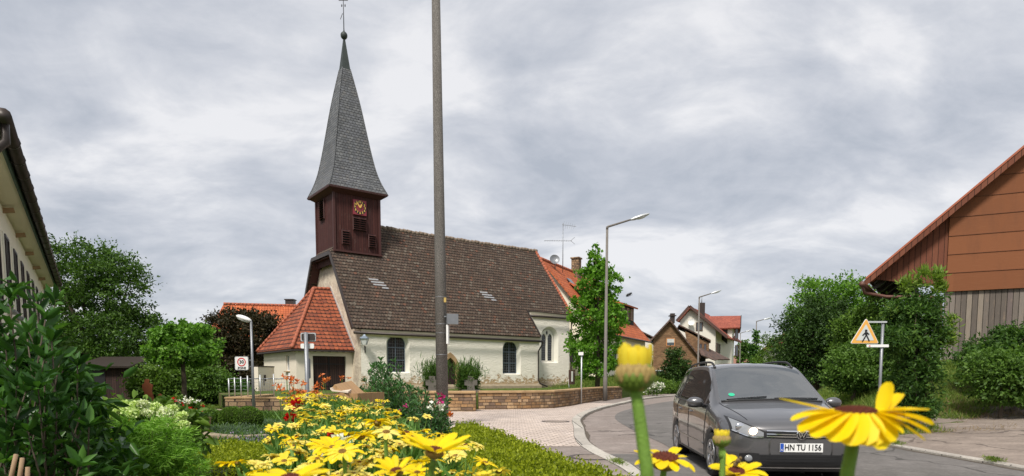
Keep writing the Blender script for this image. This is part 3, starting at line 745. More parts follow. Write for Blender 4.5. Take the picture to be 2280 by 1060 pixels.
# fascia, verge boards and gutters
mb = MB()
mb.bar(S_(-.6, s_e - .02) + V(0, 0, -.02), S_(-.64, hs) + V(0, 0, -.0), .07, .2); mb.bar(S_(-.64, hs), N_(-.64, hs), .07, .22); mb.bar(N_(-.6, s_e), N_(-.64, hs), .07, .2)
mb.build('verge_board', M['zinc'], roof)
mb = MB(); mb.bar(S_(13.03, s_e), S_(12.78, 1.0), .06, .16); mb.build('verge_board', M['zinc'], roof)
mb = MB()
mb.tube([S_(-.55, s_e - .10) + V(0, 0, -.12), S_(13.1, s_e - .10) + V(0, 0, -.16)], .075, 8); mb.tube([S_(12.95, .84) + V(0, 0, -.12), S_(17.1, .84) + V(0, 0, -.12)], .075, 8)
mb.build('gutter', M['zinc'], roof)
mb = MB(); q = S_(13.05, s_e - .1)
mb.tube([q + V(0, 0, -.15), q + AX * .12 + V(0, 0, -.25), q - AX * .05 + NX * .2 + V(0, 0, -.7), C(12.98, -.07, 3.2), C(12.98, -.07, 1.2), C(13.15, -.12, .95), C(13.7, -.2, .75)], .045, 8)
mb.build('downpipe', M['zinc'], church)
mb = MB(); mb.tube([C(17.04, 1.05, cz1), C(17.04, 1.05, .7)], .05, 8); mb.build('downpipe', M['zinc'], church)
mb = MB()      # soffit behind the west half-hip
mb.prism([S_(-.55, hs) + V(0, 0, -.14), N_(-.55, hs) + V(0, 0, -.14), C(0, WD - hs, hz - .12), C(0, hs, hz - .12)], V(0, 0, -.03)); mb.prism([N_(-.55, -.2) + V(0, 0, -.2), N_(-.55, hs) + V(0, 0, -.2), C(0, WD - hs, hz - .2), C(0, WD + .2, EZ - .3)], V(0, 0, -.03)); mb.build('soffit', M['red_paint'], church)
# tower
TZ0, TZ1 = 8.2, 12.62
c4 = [(TW0, TS0), (TW1, TS0), (TW1, TS1), (TW0, TS1)]
mb = MB()
mb.bridge([C(a - .02 * (1 if a < 0 else -1), b, TZ0) for a, b in c4], [C(a, b, TZ1) for a, b in c4]); 
tw = mb.build('tower', M['red_board'], church)
mb = MB()
for a, b in c4: mb.bar(C(a, b, TZ0), C(a, b, TZ1), .14, .14, up=AX)
for (a, b), (a2, b2) in zip(c4, c4[1:] + c4[:1]): mb.bar(C(a, b, TZ1 - .08), C(a2, b2, TZ1 - .08), .16, .26)
mb.build('corner_board', M['red_paint'], tw)
mb = MB(); mb.bar(C(TW0 - .1, TS0 - .06, rh(TS0) + .05), C(TW1 + .1, TS0 - .06, rh(TS0) + .05), .22, .10); mb.build('flashing', M['red_paint'], tw)
def louvre(t0, t1, z0, z1, face='s', n=6):
    def Q(a, out, z): return C(a, TS0 - out, z) if face == 's' else C(TW0 - out, a, z)
    mb = MB(); mb.prism([Q(t0, .03, z0), Q(t1, .03, z0), Q(t1, .03, z1), Q(t0, .03, z1)], Q(t0, .0, z0) - Q(t0, .03, z0)); bk = mb.build('louvre', M['black'], tw)
    mb = MB(); dz = (z1 - z0) / n
    for k in range(n):
        z = z0 + k * dz; e = .05
        mb.prism([Q(t0 - e, .04, z + dz * .62), Q(t0 - e, .17, z + dz * .18), Q(t0 - e, .18, z + dz * .24), Q(t0 - e, .04, z + dz * .78)], Q(t1 + e, 0, 0) - Q(t0 - e, 0, 0))
    for a in (t0 - .04, t1 + .04): mb.bar(Q(a, .06, z0), Q(a, .06, z1), .06, .06)
    mb.build('slats', M['red_paint'], bk)
mt = (TW0 + TW1) / 2 + .0
louvre(.93, 1.23, 10.28, 11.05, n=6); louvre(1.36, 1.66, 10.28, 11.05, n=6)
louvre(.22, .58, 9.35, 10.2, n=6); louvre(1.92, 2.26, 9.35, 10.15, n=6)
louvre(4.35, 4.95, 11.05, 12.25, 'w', n=9)
# clock
ck0, ck1, cz_0, cz_1 = .90, 1.74, 11.20, 12.08
cx, czz = (ck0 + ck1) / 2, (cz_0 + cz_1) / 2
def CK(a, z, o): return C(cx + a, TS0 - o, czz + z)
mb = MB(); mb.prism([C(ck0, TS0 - .10, cz_0), C(ck1, TS0 - .10, cz_0), C(ck1, TS0 - .10, cz_1), C(ck0, TS0 - .10, cz_1)], NX * .1); clock = mb.build('clock_face', M['clock_red'], tw)
rg = lambda r, o: [CK(r * math.cos(2 * math.pi * k / 36), r * math.sin(2 * math.pi * k / 36), o) for k in range(36)]
mb = MB(); mb.bridge(rg(.41, .106), rg(.245, .106)); mb.build('chapter_ring', M['black'], clock)
def textmesh(name, body, size, mat, parent, origin, xdir, ydir, ext=.004, align='CENTER', bold=0.0, label=None, sx=1):
    cu = bpy.data.curves.new(name, 'FONT'); cu.body = body; cu.size = size; cu.align_x = align; cu.align_y = 'CENTER'; cu.extrude = ext; cu.offset = bold; cu.resolution_u = 3
    o = bpy.data.objects.new('tmp', cu); COL.objects.link(o); dg = bpy.context.evaluated_depsgraph_get()
    me = bpy.data.meshes.new_from_object(o.evaluated_get(dg)); bpy.data.objects.remove(o); bpy.data.curves.remove(cu)
    xd = Vector(xdir).normalized(); yd = Vector(ydir).normalized(); n = xd.cross(yd)
    mt_ = Matrix((xd * sx, yd, n)).transposed().to_4x4(); off = Vector((0, 0, 0)); p = parent
    while p is not None: off += p.location; p = p.parent
    mt_.translation = Vector(origin) - off; me.transform(mt_); me.materials.clear(); me.materials.append(mat); me.name = name
    return link(name, me, parent, label)
for h in range(1, 13):
    a = math.pi / 2 - h * math.pi / 6
    textmesh('numeral', str(h), .175, M['gold'], clock, CK(.328 * math.cos(a), .328 * math.sin(a), .112), AX, (0, 0, 1), bold=.006)
mb = MB()
a = math.pi / 2 + math.radians(36); mb.prism([CK(.05 * math.cos(a + 2), .05 * math.sin(a + 2), .125), CK(.045 * math.cos(a - 2), .045 * math.sin(a - 2), .125), CK(.28 * math.cos(a - .12), .28 * math.sin(a - .12), .125), CK(.36 * math.cos(a), .36 * math.sin(a), .125), CK(.28 * math.cos(a + .12), .28 * math.sin(a + .12), .125)], -NX * .01)
mb.build('minute_hand', M['gold'], clock)
mb = MB(); a = math.pi / 2 - math.radians(27); mb.prism([CK(.05 * math.cos(a + 2), .05 * math.sin(a + 2), .14), CK(.05 * math.cos(a - 2), .05 * math.sin(a - 2), .14), CK(.18 * math.cos(a - .25), .18 * math.sin(a - .25), .14), CK(.26 * math.cos(a), .26 * math.sin(a), .14), CK(.18 * math.cos(a + .25), .18 * math.sin(a + .25), .14)], -NX * .01); mb.build('hour_hand', M['gold'], clock)
# spire: square, swept out at the foot
tcx, tcs = (TW0 + TW1) / 2, (TS0 + TS1) / 2
prof = [(1.86, 12.55), (1.82, 12.66), (1.55, 13.3), (1.33, 14.05), (1.13, 15.1), (.94, 16.3), (.69, 17.9), (.45, 19.2), (.25, 20.2)]
def sq(h, z): return [C(tcx - h, tcs - h, z), C(tcx + h, tcs - h, z), C(tcx + h, tcs + h, z), C(tcx - h, tcs + h, z)]
def smooth_prof(P, n=3):
    Q = sub(P, n); return [(q[0], q[1]) for q in Q]
mb = MB(); pp = smooth_prof(prof)
for (h0, z0_), (h1, z1_) in zip(pp, pp[1:]): mb.bridge(sq(h0, z0_), sq(h1, z1_))
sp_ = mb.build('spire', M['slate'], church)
mb = MB(); mb.bridge(sq(1.85, 12.55), sq(1.48, 12.30)); mb.bridge(sq(1.87, 12.62), sq(1.85, 12.50)); mb.build('eaves_boxing', M['red_paint'], sp_)
mb = MB(); mb.bridge(sq(.26, 20.15), sq(.04, 22.05)); mb.build('copper_cap', M['copper'], sp_)
mb = MB()
for k in range(4):
    mb.tube([sq(h * 1.006, z)[k] for h, z in pp], .03, 5)
mb.build('hip_ribs', M['slate'], sp_)
top = C(tcx, tcs, 22.2)
mb = MB(); mb.ell(top, (.21, .21, .23), 14, 10); mb.cyl(top - V(0, 0, .3), top + V(0, 0, .3), .05, .05, 8); mb.build('ball_finial', M['copper'], sp_)
mb = MB(); mb.cyl(top, top + V(0, 0, 2.6), .03, .018, 6); mb.bar(top + V(-.28, 0, 2.05), top + V(.28, 0, 2.05), .03, .03); mb.bar(top + V(-.06, 0, 1.3), top + V(-.2, 0, .95), .02, .03)
for s_ in (-1, 1): mb.ell(top + V(.1 * s_, 0, 1.75), (.035, .02, .09), 6, 5)
mb.build('weather_vane', M['black'], sp_)
# porch on the west gable
porch = church
gs0, gs1, gt = 1.17, 7.4, -3.3; gz = 2.98
def G(t, s, z): return C(t, s, z)
dl, drr = -2.36, -.42
mb = MB()
dh = [G(dl, gs0, .45), G(dl, gs0, 2.60), G(drr, gs0, 2.60), G(drr, gs0, .45)]
mb.holed([G(gt, gs0, .2), G(-.02, gs0, .2), G(-.02, gs0, gz), G(gt, gs0, gz)], [dh]); mb.bridge(dh, [p + NX * .22 for p in dh])
wh = [G(gt, 2.35, 1.75), G(gt, 2.95, 1.75), G(gt, 2.95, 2.65), G(gt, 2.35, 2.65)]
mb.holed([G(gt, gs0, .2), G(gt, gs1, .2), G(gt, gs1, gz), G(gt, gs0, gz)], [wh]); mb.bridge(wh, [p + AX * .22 for p in wh])
mb.add([G(gt, gs1, .2), G(0, gs1, .2), G(0, gs1, gz), G(gt, gs1, gz)], [(0, 1, 2, 3)])
pw = mb.build('porch_wall', M['garage_plaster'], church)
mb = MB(); mb.prism([p + NX * .16 for p in dh], NX * .05); gd = mb.build('double_door', M['door_wood'], church)
mb = MB(); 
for z in (.9, 2.15): mb.bar(G(dl + .05, gs0 + .15, z), G(drr - .05, gs0 + .15, z), .02, .05)
mb.bar(G((dl + drr) / 2, gs0 + .15, .5), G((dl + drr) / 2, gs0 + .15, 2.58), .05, .03, up=AX); mb.build('door_hinges', M['black'], gd)
mb = MB(); mb.prism([p + AX * .14 for p in wh], AX * .03); wn2 = mb.build('window', M['glass'], church)
mb = MB()
for a_, b_ in zip(wh, wh[1:] + wh[:1]): mb.bar(a_ + AX * .11, b_ + AX * .11, .07, .06, up=AX)
mb.bar(G(gt + .11, 2.65, 1.75), G(gt + .11, 2.65, 2.65), .05, .05, up=AX); mb.bar(G(gt + .11, 2.35, 2.25), G(gt + .11, 2.95, 2.25), .04, .04); mb.build('frame', M['white_paint'], wn2)
mb = MB(); mb.bar(G(gt - .05, 2.28, 1.72), G(gt - .05, 3.02, 1.72), .14, .05); mb.build('sill', M['capstone'], wn2)
e = .32; A_ = G(-.02, 4.4, 6.85); B_ = G(-1.05, 4.4, 6.8); p1 = G(-.02, gs0 - e, gz); p2 = G(gt - e, gs0 - e, gz); p3 = G(gt - e, gs1 + e, gz); p4 = G(-.02, gs1 + e, gz)
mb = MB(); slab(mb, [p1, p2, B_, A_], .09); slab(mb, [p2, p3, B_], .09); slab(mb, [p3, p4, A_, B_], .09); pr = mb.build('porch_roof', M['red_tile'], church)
ridge_run(B_ + V(0, 0, .02), p2 + V(0, 0, .03), .10, 20, M['ridge_tile'], pr, 0, 'hip_tiles'); ridge_run(B_ + V(0, 0, .02), p3 + V(0, 0, .03), .10, 20, M['ridge_tile'], pr, 0, 'hip_tiles'); ridge_run(B_, A_, .10, 4, M['ridge_tile'], pr, 0)
mb = MB(); mb.bar(p1 + V(0, 0, .07), A_ + V(0, 0, .15), .05, .12); mb.build('lead_flashing', M['galv_light'], pr)
mb = MB(); mb.bar(p1 + V(0, 0, -.1), p2 + V(0, 0, -.1), .05, .09); mb.bar(p2 + V(0, 0, -.1), p3 + V(0, 0, -.1), .05, .09)
for k in range(9): mb.bar(G(-.2 - k * .42, gs0 - .3, gz - .12), G(-.2 - k * .42, gs0, gz - .10), .07, .09)
for k in range(14): mb.bar(G(gt - .3, gs0 + .1 + k * .46, gz - .12), G(gt, gs0 + .1 + k * .46, gz - .10), .07, .09)
mb.build('rafter_ends', M['zinc'], pr)
# wall lantern on the corner of the gable
lp = C(.25, -.02, 3.22)
lt = thing('wall_lantern', 'old four sided glass lantern on a bracket at the church wall corner', 'lantern', tuple(lp))
mb = MB(); mb.box(lp + V(0, 0, -.25), (.06, .06, .35)); mb.tube([lp + V(0, 0, -.3), lp - NX * .25 - AX * .1 + V(0, 0, -.35), lp - NX * .42 - AX * .2 + V(0, 0, -.2), lp - NX * .45 - AX * .22 + V(0, 0, -.05)], .025, 6); mb.build('bracket', M['black'], lt)
q = lp - NX * .45 - AX * .22 + V(0, 0, .0)
def sq2(c, h, z): return [c + V(-h, -h, z), c + V(h, -h, z), c + V(h, h, z), c + V(-h, h, z)]
mb = MB(); mb.bridge(sq2(q, .10, 0), sq2(q, .19, .34)); mb.build('lantern_glass', plain('milky_glass', (.62, .64, .62), .3), lt)
mb = MB(); mb.bridge(sq2(q, .24, .34), sq2(q, .08, .50)); mb.bridge(sq2(q, .08, .50), sq2(q, .03, .58)); mb.add(sq2(q, .24, .34), [(0, 1, 2, 3)])
for k in range(4): mb.bar(sq2(q, .105, 0)[k], sq2(q, .195, .34)[k], .02, .02)
mb.build('lantern_cap', M['iron_grey'], lt)

# grit and soil gathered in the gutters
M['grit'] = plain('gutter_grit', (.11, .09, .07), .95, var=.5, sc=30, bump=.8, bsc=120)
def grit(K, side, name, y0, y1, seed):
    rows = []; mb = MB(); y = y0
    while y < y1:
        x = at_y(K, y); w_ = .04 + .11 * abs(mnoise.noise(Vector((y * .9, seed, 0)))) + .05 * abs(mnoise.noise(Vector((y * 4, seed, 2)))); rows.append([V(x + side * .003, y, .024), V(x + side * w_, y, .022)]); y += .12
    mb.grid(rows); struct(mb.build(name, M['grit']))
grit(KLs, 1, 'gutter_soil', 3, 50, 1.3); grit(KRs, -1, 'gutter_soil', 3, 50, 7.7)
# ------------------------------------------------------------ street lamps, poles, signs
def street_lamp(px_base, D, px_top, py_top, label, head_px, head_py, group='tall street lamps with angled arms along the road', z0=0.0, mat='concrete'):
    b = V(WX(px_base, D, z0), D, z0); top = W(px_top, py_top, D); top = V(b.x + (top.x - b.x) * .3, D, top.z)
    h = W(head_px, head_py, D); dx = h.x - top.x; dz = h.z - top.z
    t = thing('street_lamp', label, 'street lamp', tuple(b), group)
    mb = MB(); L = top.z - z0; mb.tube([b, b + V(0, 0, 1.4), b + V(0, 0, 1.45), V(top.x, D, top.z - .1)], [.13, .12, .095, .065], 10); mb.build('pole', M['galv' if mat == 'galv' else 'pole_brown'], t)
    mb = MB(); mb.tube([V(top.x, D, top.z - .12), V(top.x, D, top.z), V(top.x + .05, D, top.z + .03), V(top.x + dx, D, top.z + dz)], [.07, .07, .06, .045], 8); mb.build('arm', M['pole_brown'], t)
    mb = MB(); e = V(dx, 0, dz).normalized(); u = V(-e.z, 0, e.x); c = V(top.x + dx, D, top.z + dz)
    for a, wd, th, o in ((-.15, .09, .10, 0), (.15, .14, .13, 0)): pass
    prof = [(-.1, .06, .05), (.08, .13, .09), (.45, .16, .10), (.85, .12, .07), (.95, .05, .03)]
    mb.grid([[c + e * s_ + V(0, 1, 0) * (w_ * math.cos(a)) + u * (h_ * math.sin(a)) for a in [2 * math.pi * k / 10 for k in range(10)]] for s_, w_, h_ in prof], closed=True)
    hd = mb.build('lamp_head', M['galv_light'], t)
    mb = MB(); mb.ell(c + e * .48 - u * .05, (.30, .12, .09), 10, 6, rot=Matrix((e, V(0, 1, 0), u)).transposed()); mb.build('diffuser', M['milky'], hd)
    return t
M['pole_brown'] = plain('weathered_lamp_pole', (.16, .145, .13), .75, var=.3, sc=6)
M['milky'] = plain('milky_plastic', (.7, .71, .68), .35)
street_lamp(1347, 34.9, 1353, 506, 'tall lamp at the end of the sandstone wall in front of the bright green tree', 1408, 488)
street_lamp(1553, 62, 1555, 662, 'tall lamp in front of the brown shingled gable house', 1585, 653, z0=0)
street_lamp(1681, 84, 1682, 716, 'distant lamp whose pole is wrapped in ivy', 1702, 711)
street_lamp(1646, 112, 1647, 742, 'most distant lamp just right of the white house', 1662, 738)
# big speckled concrete pole in the foreground
b = W(985, 915, 17.0); b = V(WX(986, 17, 0), 17, 0.0)
t = thing('utility_pole', 'very tall speckled concrete pole rising out of the picture before the chapel', 'pole', tuple(b))
tp = V(WX(966, 17, 14), 17, 14.5)
mb = MB(); mb.tube([b, b.lerp(tp, .33), tp], [.165, .145, .09], 14); mb.build('pole', M['concrete'], t)
mb = MB()
for py in (662, 722, 742, 790, 905): 
    p = W(984, py, 17); f_ = (p.z) / 14.5; p.x = lerp(b.x, tp.x, f_); r = lerp(.165, .09, f_) + .02
    mb.cyl(p - V(0, 0, .006), p + V(0, 0, .006), r - .012, r - .012, 14)
mb.build('steel_bands', M['galv'], t)
p = W(1004, 710, 16.8); mb = MB(); mb.box(p + V(.02, .1, 0), (.30, .20, .27), rz=.3); mb.bar(p + V(-.3, .1, .07), p + V(-.1, .1, .07), .03, .03); mb.build('sign_back', M['galv'], t)
p = W(997, 745, 16.95); mb = MB(); mb.box(p, (.05, .3, .50)); mb.build('sign_edge', M['white_paint'], t)
p = W(991, 668, 16.84); mb = MB(); mb.box(p, (.06, .05, .12)); mb.build('yellow_tag', plain('faded_yellow', (.5, .35, .1), .6), t)

# lamp pole with zone sign
zb = V(WX(566, 20.0, 0), 20.0, 0); zt = W(557, 715, 20.0); zt = V(zb.x + .0, 20.0, zt.z)
t = thing('garden_path_lamp', 'slim galvanised lamp post with rounded head carrying the zone sign', 'street lamp', tuple(zb))
mb = MB(); mb.tube([zb, zb + V(0, 0, 1.5), zt], [.055, .045, .035], 8); mb.build('pole', M['galv'], t)
mb = MB(); hc = W(543, 709, 20.0); Rr = Matrix.Rotation(.35, 3, 'Y')
mb.ell(hc, (.26, .13, .085), 14, 8, rot=Rr); hd = mb.build('lamp_head', M['white_paint'], t)
mb = MB(); mb.ell(hc + V(-.02, 0, -.05), (.20, .10, .05), 12, 6, rot=Rr); mb.build('diffuser', M['milky'], hd)
sc_ = W(538, 809, 19.9); 
s_t = thing('traffic_sign', 'square white zone sign with number thirty in a red ring', 'traffic sign', tuple(sc_), None)
def rrect(c, xd, zd, w_, h_, r=.06, n=4):
    P = []
    for sx, sz, a0 in ((1, -1, -90), (1, 1, 0), (-1, 1, 90), (-1, -1, 180)):
        for k in range(n + 1):
            a = math.radians(a0 + 90 * k / n); P.append(Vector(c) + xd * (sx * (w_ / 2 - r) + r * math.cos(a)) + zd * (sz * (h_ / 2 - r) + r * math.sin(a)))
    return P
X1 = V(1, .0, 0); Z1 = V(0, 0, 1); Y1 = V(0, 1, 0)
SW = .44
mb = MB(); mb.prism(rrect(sc_, X1, Z1, SW, SW, .05), Y1 * .03); mb.build('sign_backing', M['galv'], s_t)
mb = MB(); mb.prism(rrect(sc_ - Y1 * .004, X1, Z1, SW - .035, SW - .035, .04), Y1 * .004); mb.build('sign_face', M['white_paint'], s_t)
def ring(mb, c, r0, r1, n=32, o=.008):
    mb.bridge([Vector(c) + X1 * r0 * math.cos(a) + Z1 * r0 * math.sin(a) - Y1 * o for a in [2 * math.pi * k / n for k in range(n)]], [Vector(c) + X1 * r1 * math.cos(a) + Z1 * r1 * math.sin(a) - Y1 * o for a in [2 * math.pi * k / n for k in range(n)]])
M['sign_red'] = plain('sign_red', (.55, .03, .04), .4, var=.05)
mb = MB(); ring(mb, sc_ + Z1 * .04, .135, .103); mb.build('red_ring', M['sign_red'], s_t)
textmesh('number', '30', .145, M['black'], s_t, sc_ + Z1 * .04 - Y1 * .008, X1, Z1, bold=.003); textmesh('word', 'ZONE', .095, M['black'], s_t, sc_ - Z1 * .15 - Y1 * .008, X1, Z1, bold=.002)
mb = MB(); mb.bar(sc_ + V(.1, .03, .1), V(zb.x, 20, sc_.z + .1), .02, .03); mb.build('bracket', M['galv'], s_t); mb = MB(); mb.bar(sc_ + V(.1, .03, -.1), V(zb.x, 20, sc_.z - .1), .02, .03); mb.build('bracket', M['galv'], s_t)

# direction-sign pole in the bed (seen from behind)
D = 9.5; gb = V(WX(688, D, .2), D, .1); gt_ = W(680, 740, D); gt_.x = gb.x
t = thing('sign_post', 'galvanised post in the flower bed with three signs seen from behind', 'sign post', tuple(gb))
mb = MB(); mb.cyl(gb, gt_, .032, .032, 10); mb.build('pole', M['galv'], t)
def plate_px(x0, y0, x1, y1, D, mat, parent, name, th=.02, rot=0):
    a = W(x0, y0, D); b_ = W(x1, y1, D); mb = MB(); c = (a + b_) / 2; xd = V(math.cos(rot), math.sin(rot), 0)
    mb.prism(rrect(c, xd, Z1, abs(b_.x - a.x), abs(a.z - b_.z), min(.02, abs(a.z - b_.z) * .3)), V(-math.sin(rot), math.cos(rot), 0) * th); return mb.build(name, mat, parent)
plate_px(669, 741, 703, 760, D + .04, M['galv_light'], t, 'sign_frame'); plate_px(671, 743, 701, 758, D + .03, M['board_dark'] if 'board_dark' in M else M['zinc'], t, 'sign_back')
plate_px(669, 765, 699, 776, D + .04, M['white_paint'], t, 'arrow_sign')
plate_px(685, 798, 692, 843, D + .05, M['galv'], t, 'sign_edge', .02, .5)

# pedestrian triangle
D = 13.6; gz_ = GH(WX(1953, D, .3), D); pb = V(WX(1953, D, gz_), D, gz_ - .05); pt = W(1952, 716, D); pt.x = pb.x + .01
t = thing('traffic_sign', 'yellow bordered triangle sign with walking figure by the bushes', 'traffic sign', tuple(pb))
mb = MB(); mb.cyl(pb, pt, .03, .03, 10); mb.build('pole', M['galv'], t)
mb = MB(); q = W(1934, 717, D - .03); mb.bar(q + V(-.06, 0, 0), V(pb.x + .07, D - .03, q.z), .03, .035); mb.build('bracket', M['galv_light'], t); mb = MB(); q2 = W(1940, 768, D - .03); mb.bar(V(q2.x - .1, q2.y, q2.z), V(pb.x + .05, D - .03, q2.z), .02, .02); mb.build('bracket', M['galv_light'], t)
A3 = [W(1893, 765, D - .06), W(1957, 765, D - .06), W(1929, 708, D - .06)]
def rtri(P, r, off=0):
    c = sum((Vector(p) for p in P), Vector()) / 3; out = []
    P = [c + (Vector(p) - c) * (1 - off) for p in P]
    for i in range(3):
        a, b_, d = P[i - 1], P[i], P[(i + 1) % 3]; u = (a - b_).normalized() * r; v_ = (d - b_).normalized() * r
        for k in range(5):
            f = k / 4; out.append((b_ + u).lerp(b_, 0).lerp(b_ + v_, f).lerp(b_, .5 * math.sin(math.pi * f)))
    return out
M['sign_yellow'] = plain('faded_orange_yellow', (.72, .38, .08), .45, var=.12, sc=14)
M['sign_pale'] = plain('sign_pale', (.55, .58, .56), .4, var=.05)
mb = MB(); mb.prism(rtri(A3, .045), Y1 * .012); mb.build('sign_rim', M['white_paint'], t)
mb = MB(); mb.prism([p - Y1 * .004 for p in rtri(A3, .04, .045)], Y1 * .003); mb.build('border', M['sign_yellow'], t)
mb = MB(); mb.prism([p - Y1 * .008 for p in rtri(A3, .02, .36)], Y1 * .003); mb.build('sign_face', M['sign_pale'], t)
mb = MB(); fc = W(1928, 748, D - .075); k_ = (W(1928, 728, D).z - W(1928, 756, D).z) / 1.0
def fig(x, z): return fc + V(x * k_, -.004, z * k_)
mb.prism([fig(.10 * math.cos(a), .42 + .09 * math.sin(a)) for a in [2 * math.pi * k / 12 for k in range(12)]], Y1 * .003)
for pl in ([(-.08, .30), (.10, .30), (.12, .0), (-.04, 0)], [(-.05, .02), (.03, -.02), (-.22, -.45), (-.32, -.45)], [(.03, .02), (.12, .02), (.34, -.40), (.25, -.42)], [(-.08, .30), (-.03, .22), (-.22, .02), (-.30, .06)], [(.10, .30), (.06, .22), (.24, .08), (.28, .14)]):
    mb.prism([fig(*q) for q in pl], Y1 * .003)
mb.build('walking_figure', M['black'], t)
plate_px(1930, 767, 1979, 773, D - .05, M['white_paint'], t, 'supplementary_plate', .01)
mb = MB(); a = W(1936, 770, D - .06); mb.prism([a + V(-.02, 0, 0), a + V(.02, 0, .012), a + V(.02, 0, -.012)], Y1 * .003); mb.build('red_mark', M['sign_red'], t)

# thin post with small sign at the wall, notice case behind it
pb = V(WX(1294, 31, .1), 31, .08); pt = W(1293, 786, 31); t = thing('sign_post', 'thin white post with a tiny sign in front of the sandstone wall', 'sign post', tuple(pb))
mb = MB(); mb.cyl(pb, V(pb.x, 31, pt.z), .035, .035, 8); mb.build('pole', M['galv_light'], t); plate_px(1288, 784, 1299, 791, 30.9, M['white_paint'], t, 'small_sign', .03)
p = W(1273, 843, 43.5); t = thing('notice_case', 'brown wooden notice case on a white post beside the chancel corner', 'notice board', tuple(V(p.x, p.y, YZ)))
mb = MB(); mb.box(p + V(0, 0, .1), (.42, .14, 1.0)); mb.build('case', M['brown_frame'], t)
mb = MB(); mb.box(p + V(.02, -.08, .15), (.12, .01, .7)); mb.build('notice', M['white_paint'], t); mb = MB(); mb.cyl(V(p.x - .18, p.y, YZ), V(p.x - .18, p.y, p.z), .05, .05, 8); mb.build('post', M['white_paint'], t)

# metal fence on the garden wall
ft = thing('metal_fence', 'thin galvanised post and wire fence on the low garden wall', 'fence', (-9.3, 20.7, .74))
posts = []
for k, x in enumerate((510, 523, 537, 552)): posts.append(V(WX(x, 20.8, .9), 20.8 + .0, .74))
for x, y in ((580, 20.85), (610, 20.9), (645, 21.1)): posts.append(V(WX(x, y, .9), y, .74))
for k, p in enumerate(posts):
    mb = MB(); mb.cyl(p, p + V(0, 0, .62 + .03 * k), .022, .022, 8); mb.build('post', M['galv_light'], ft)
mb = MB()
for z in (.12, .24, .36, .48, .60):
    for a, b_ in zip(posts, posts[1:]): mb.cyl(a + V(0, 0, z), b_ + V(0, 0, z + .015), .004 if z < .6 else .018, .004 if z < .6 else .018, 5)
for a, b_ in zip(posts[3:], posts[4:]):
    for k in range(1, 6): q = a.lerp(b_, k / 6); mb.cyl(q, q + V(0, 0, .62), .0035, .0035, 4)
mb.build('wires', M['galv'], ft)
# low cream wall annex beside the porch
p0 = V(WX(570, 34, 1), 34.0, YZ - .4); p1_ = V(WX(606, 35.5, 1), 35.5, YZ - .4)
t = thing('low_wall', 'low cream rendered wall with dark coping at the foot of the porch', 'wall', tuple(p0))
mb = MB(); mb.bar(p0 + V(0, 0, .85), p1_ + V(0, 0, .85), .3, 1.7); mb.build('rendered_wall', M['garage_plaster'], t); mb = MB(); mb.bar(p0 + V(0, 0, 1.73), p1_ + V(0, 0, 1.73), .36, .06); mb.build('coping', M['zinc'], t)
q = p0.lerp(p1_, .45) + V(0, -.18, 1.1); mb = MB(); mb.box(q, (.45, .03, .35)); mb.box(q + V(.1, -.03, -.2), (.08, .05, .4)); mb.build('iron_grille', M['zinc'], t)

# ------------------------------------------------------------ other houses
def win(mb_parent, c, xd, n, w_, h_, frame, glassm, th=.07, label=None, shutter=0, bars=True):
    """window on a wall: c centre, xd along, n outward"""
    c = Vector(c); mb = MB()
    for s_ in (-1, 1): mb.bar(c + xd * s_ * (w_ / 2 - th / 2) - Z1 * h_ / 2 + n * .02, c + xd * s_ * (w_ / 2 - th / 2) + Z1 * h_ / 2 + n * .02, th, .08, up=n)
    for s_ in (-1, 1): mb.bar(c + Z1 * s_ * (h_ / 2 - th / 2) - xd * (w_ / 2 - th) + n * .02, c + Z1 * s_ * (h_ / 2 - th / 2) + xd * (w_ / 2 - th) + n * .02, .08, th)
    if bars: mb.bar(c - Z1 * (h_ / 2 - th) + n * .02, c + Z1 * (h_ / 2 - th) + n * .02, th * .8, .06, up=n)
    f_ = mb.build('window', frame, mb_parent, label)
    mb = MB(); mb.bar(c - xd * (w_ / 2 - th * .5) + n * .012, c + xd * (w_ / 2 - th * .5) + n * .012, .012, h_ - th * 1.2); mb.build('pane', glassm, f_)
    if shutter:
        mb = MB(); hh = h_ * shutter; mb.bar(c - xd * (w_ / 2 - th) + Z1 * (h_ / 2 - hh / 2 - th) + n * .04, c + xd * (w_ / 2 - th) + Z1 * (h_ / 2 - hh / 2 - th) + n * .04, .02, hh); mb.build('roller_shutter', M['shutter'], f_)
    return f_
class Hs:      # rectangular gabled house in its own frame: a along ridge, b across
    def __init__(s, o, ang, name, label, cat='house'):
        s.o = Vector(o); s.A = V(math.sin(ang), math.cos(ang), 0); s.B = V(math.cos(ang), -math.sin(ang), 0); s.t = thing(name, label, cat, tuple(o))
    def p(s, a, b, z): return s.o + s.A * a + s.B * b + V(0, 0, z)
# -- orange-roofed house behind the chancel
ang = math.atan2(.507, 1)
h = Hs((2.8, 53, 0), ang, 'orange_roofed_house', 'long house with bright orange pantile roof and dark dormer behind the chapel')
rz_, ez_ = 11.0, 5.0; bw = 5.0; La = 14.6
mb = MB()
mb.prism([h.p(-.6, -bw, 0), h.p(-.6, bw - .3, 0), h.p(-.6, bw - .3, ez_ + .2), h.p(-.6, 0, rz_ - .25), h.p(-.6, -bw, ez_ + .2)], h.A * La); mb.build('wall', M['cream'], h.t)
mb = MB(); slab(mb, [h.p(-1, bw + .25, ez_ - .1), h.p(La - .4, bw + .25, ez_ - .1), h.p(La - .4, 0, rz_), h.p(-1, 0, rz_)], .12); slab(mb, [h.p(-1, -bw - .3, ez_), h.p(La - .4, -bw - .3, ez_), h.p(La - .4, 0, rz_), h.p(-1, 0, rz_)], .12); rf = mb.build('roof', M['orange_tile'], h.t)
ridge_run(h.p(-1, 0, rz_ + .02), h.p(La - .4, 0, rz_ + .02), .14, 34, M['ridge_tile'], rf, 0)
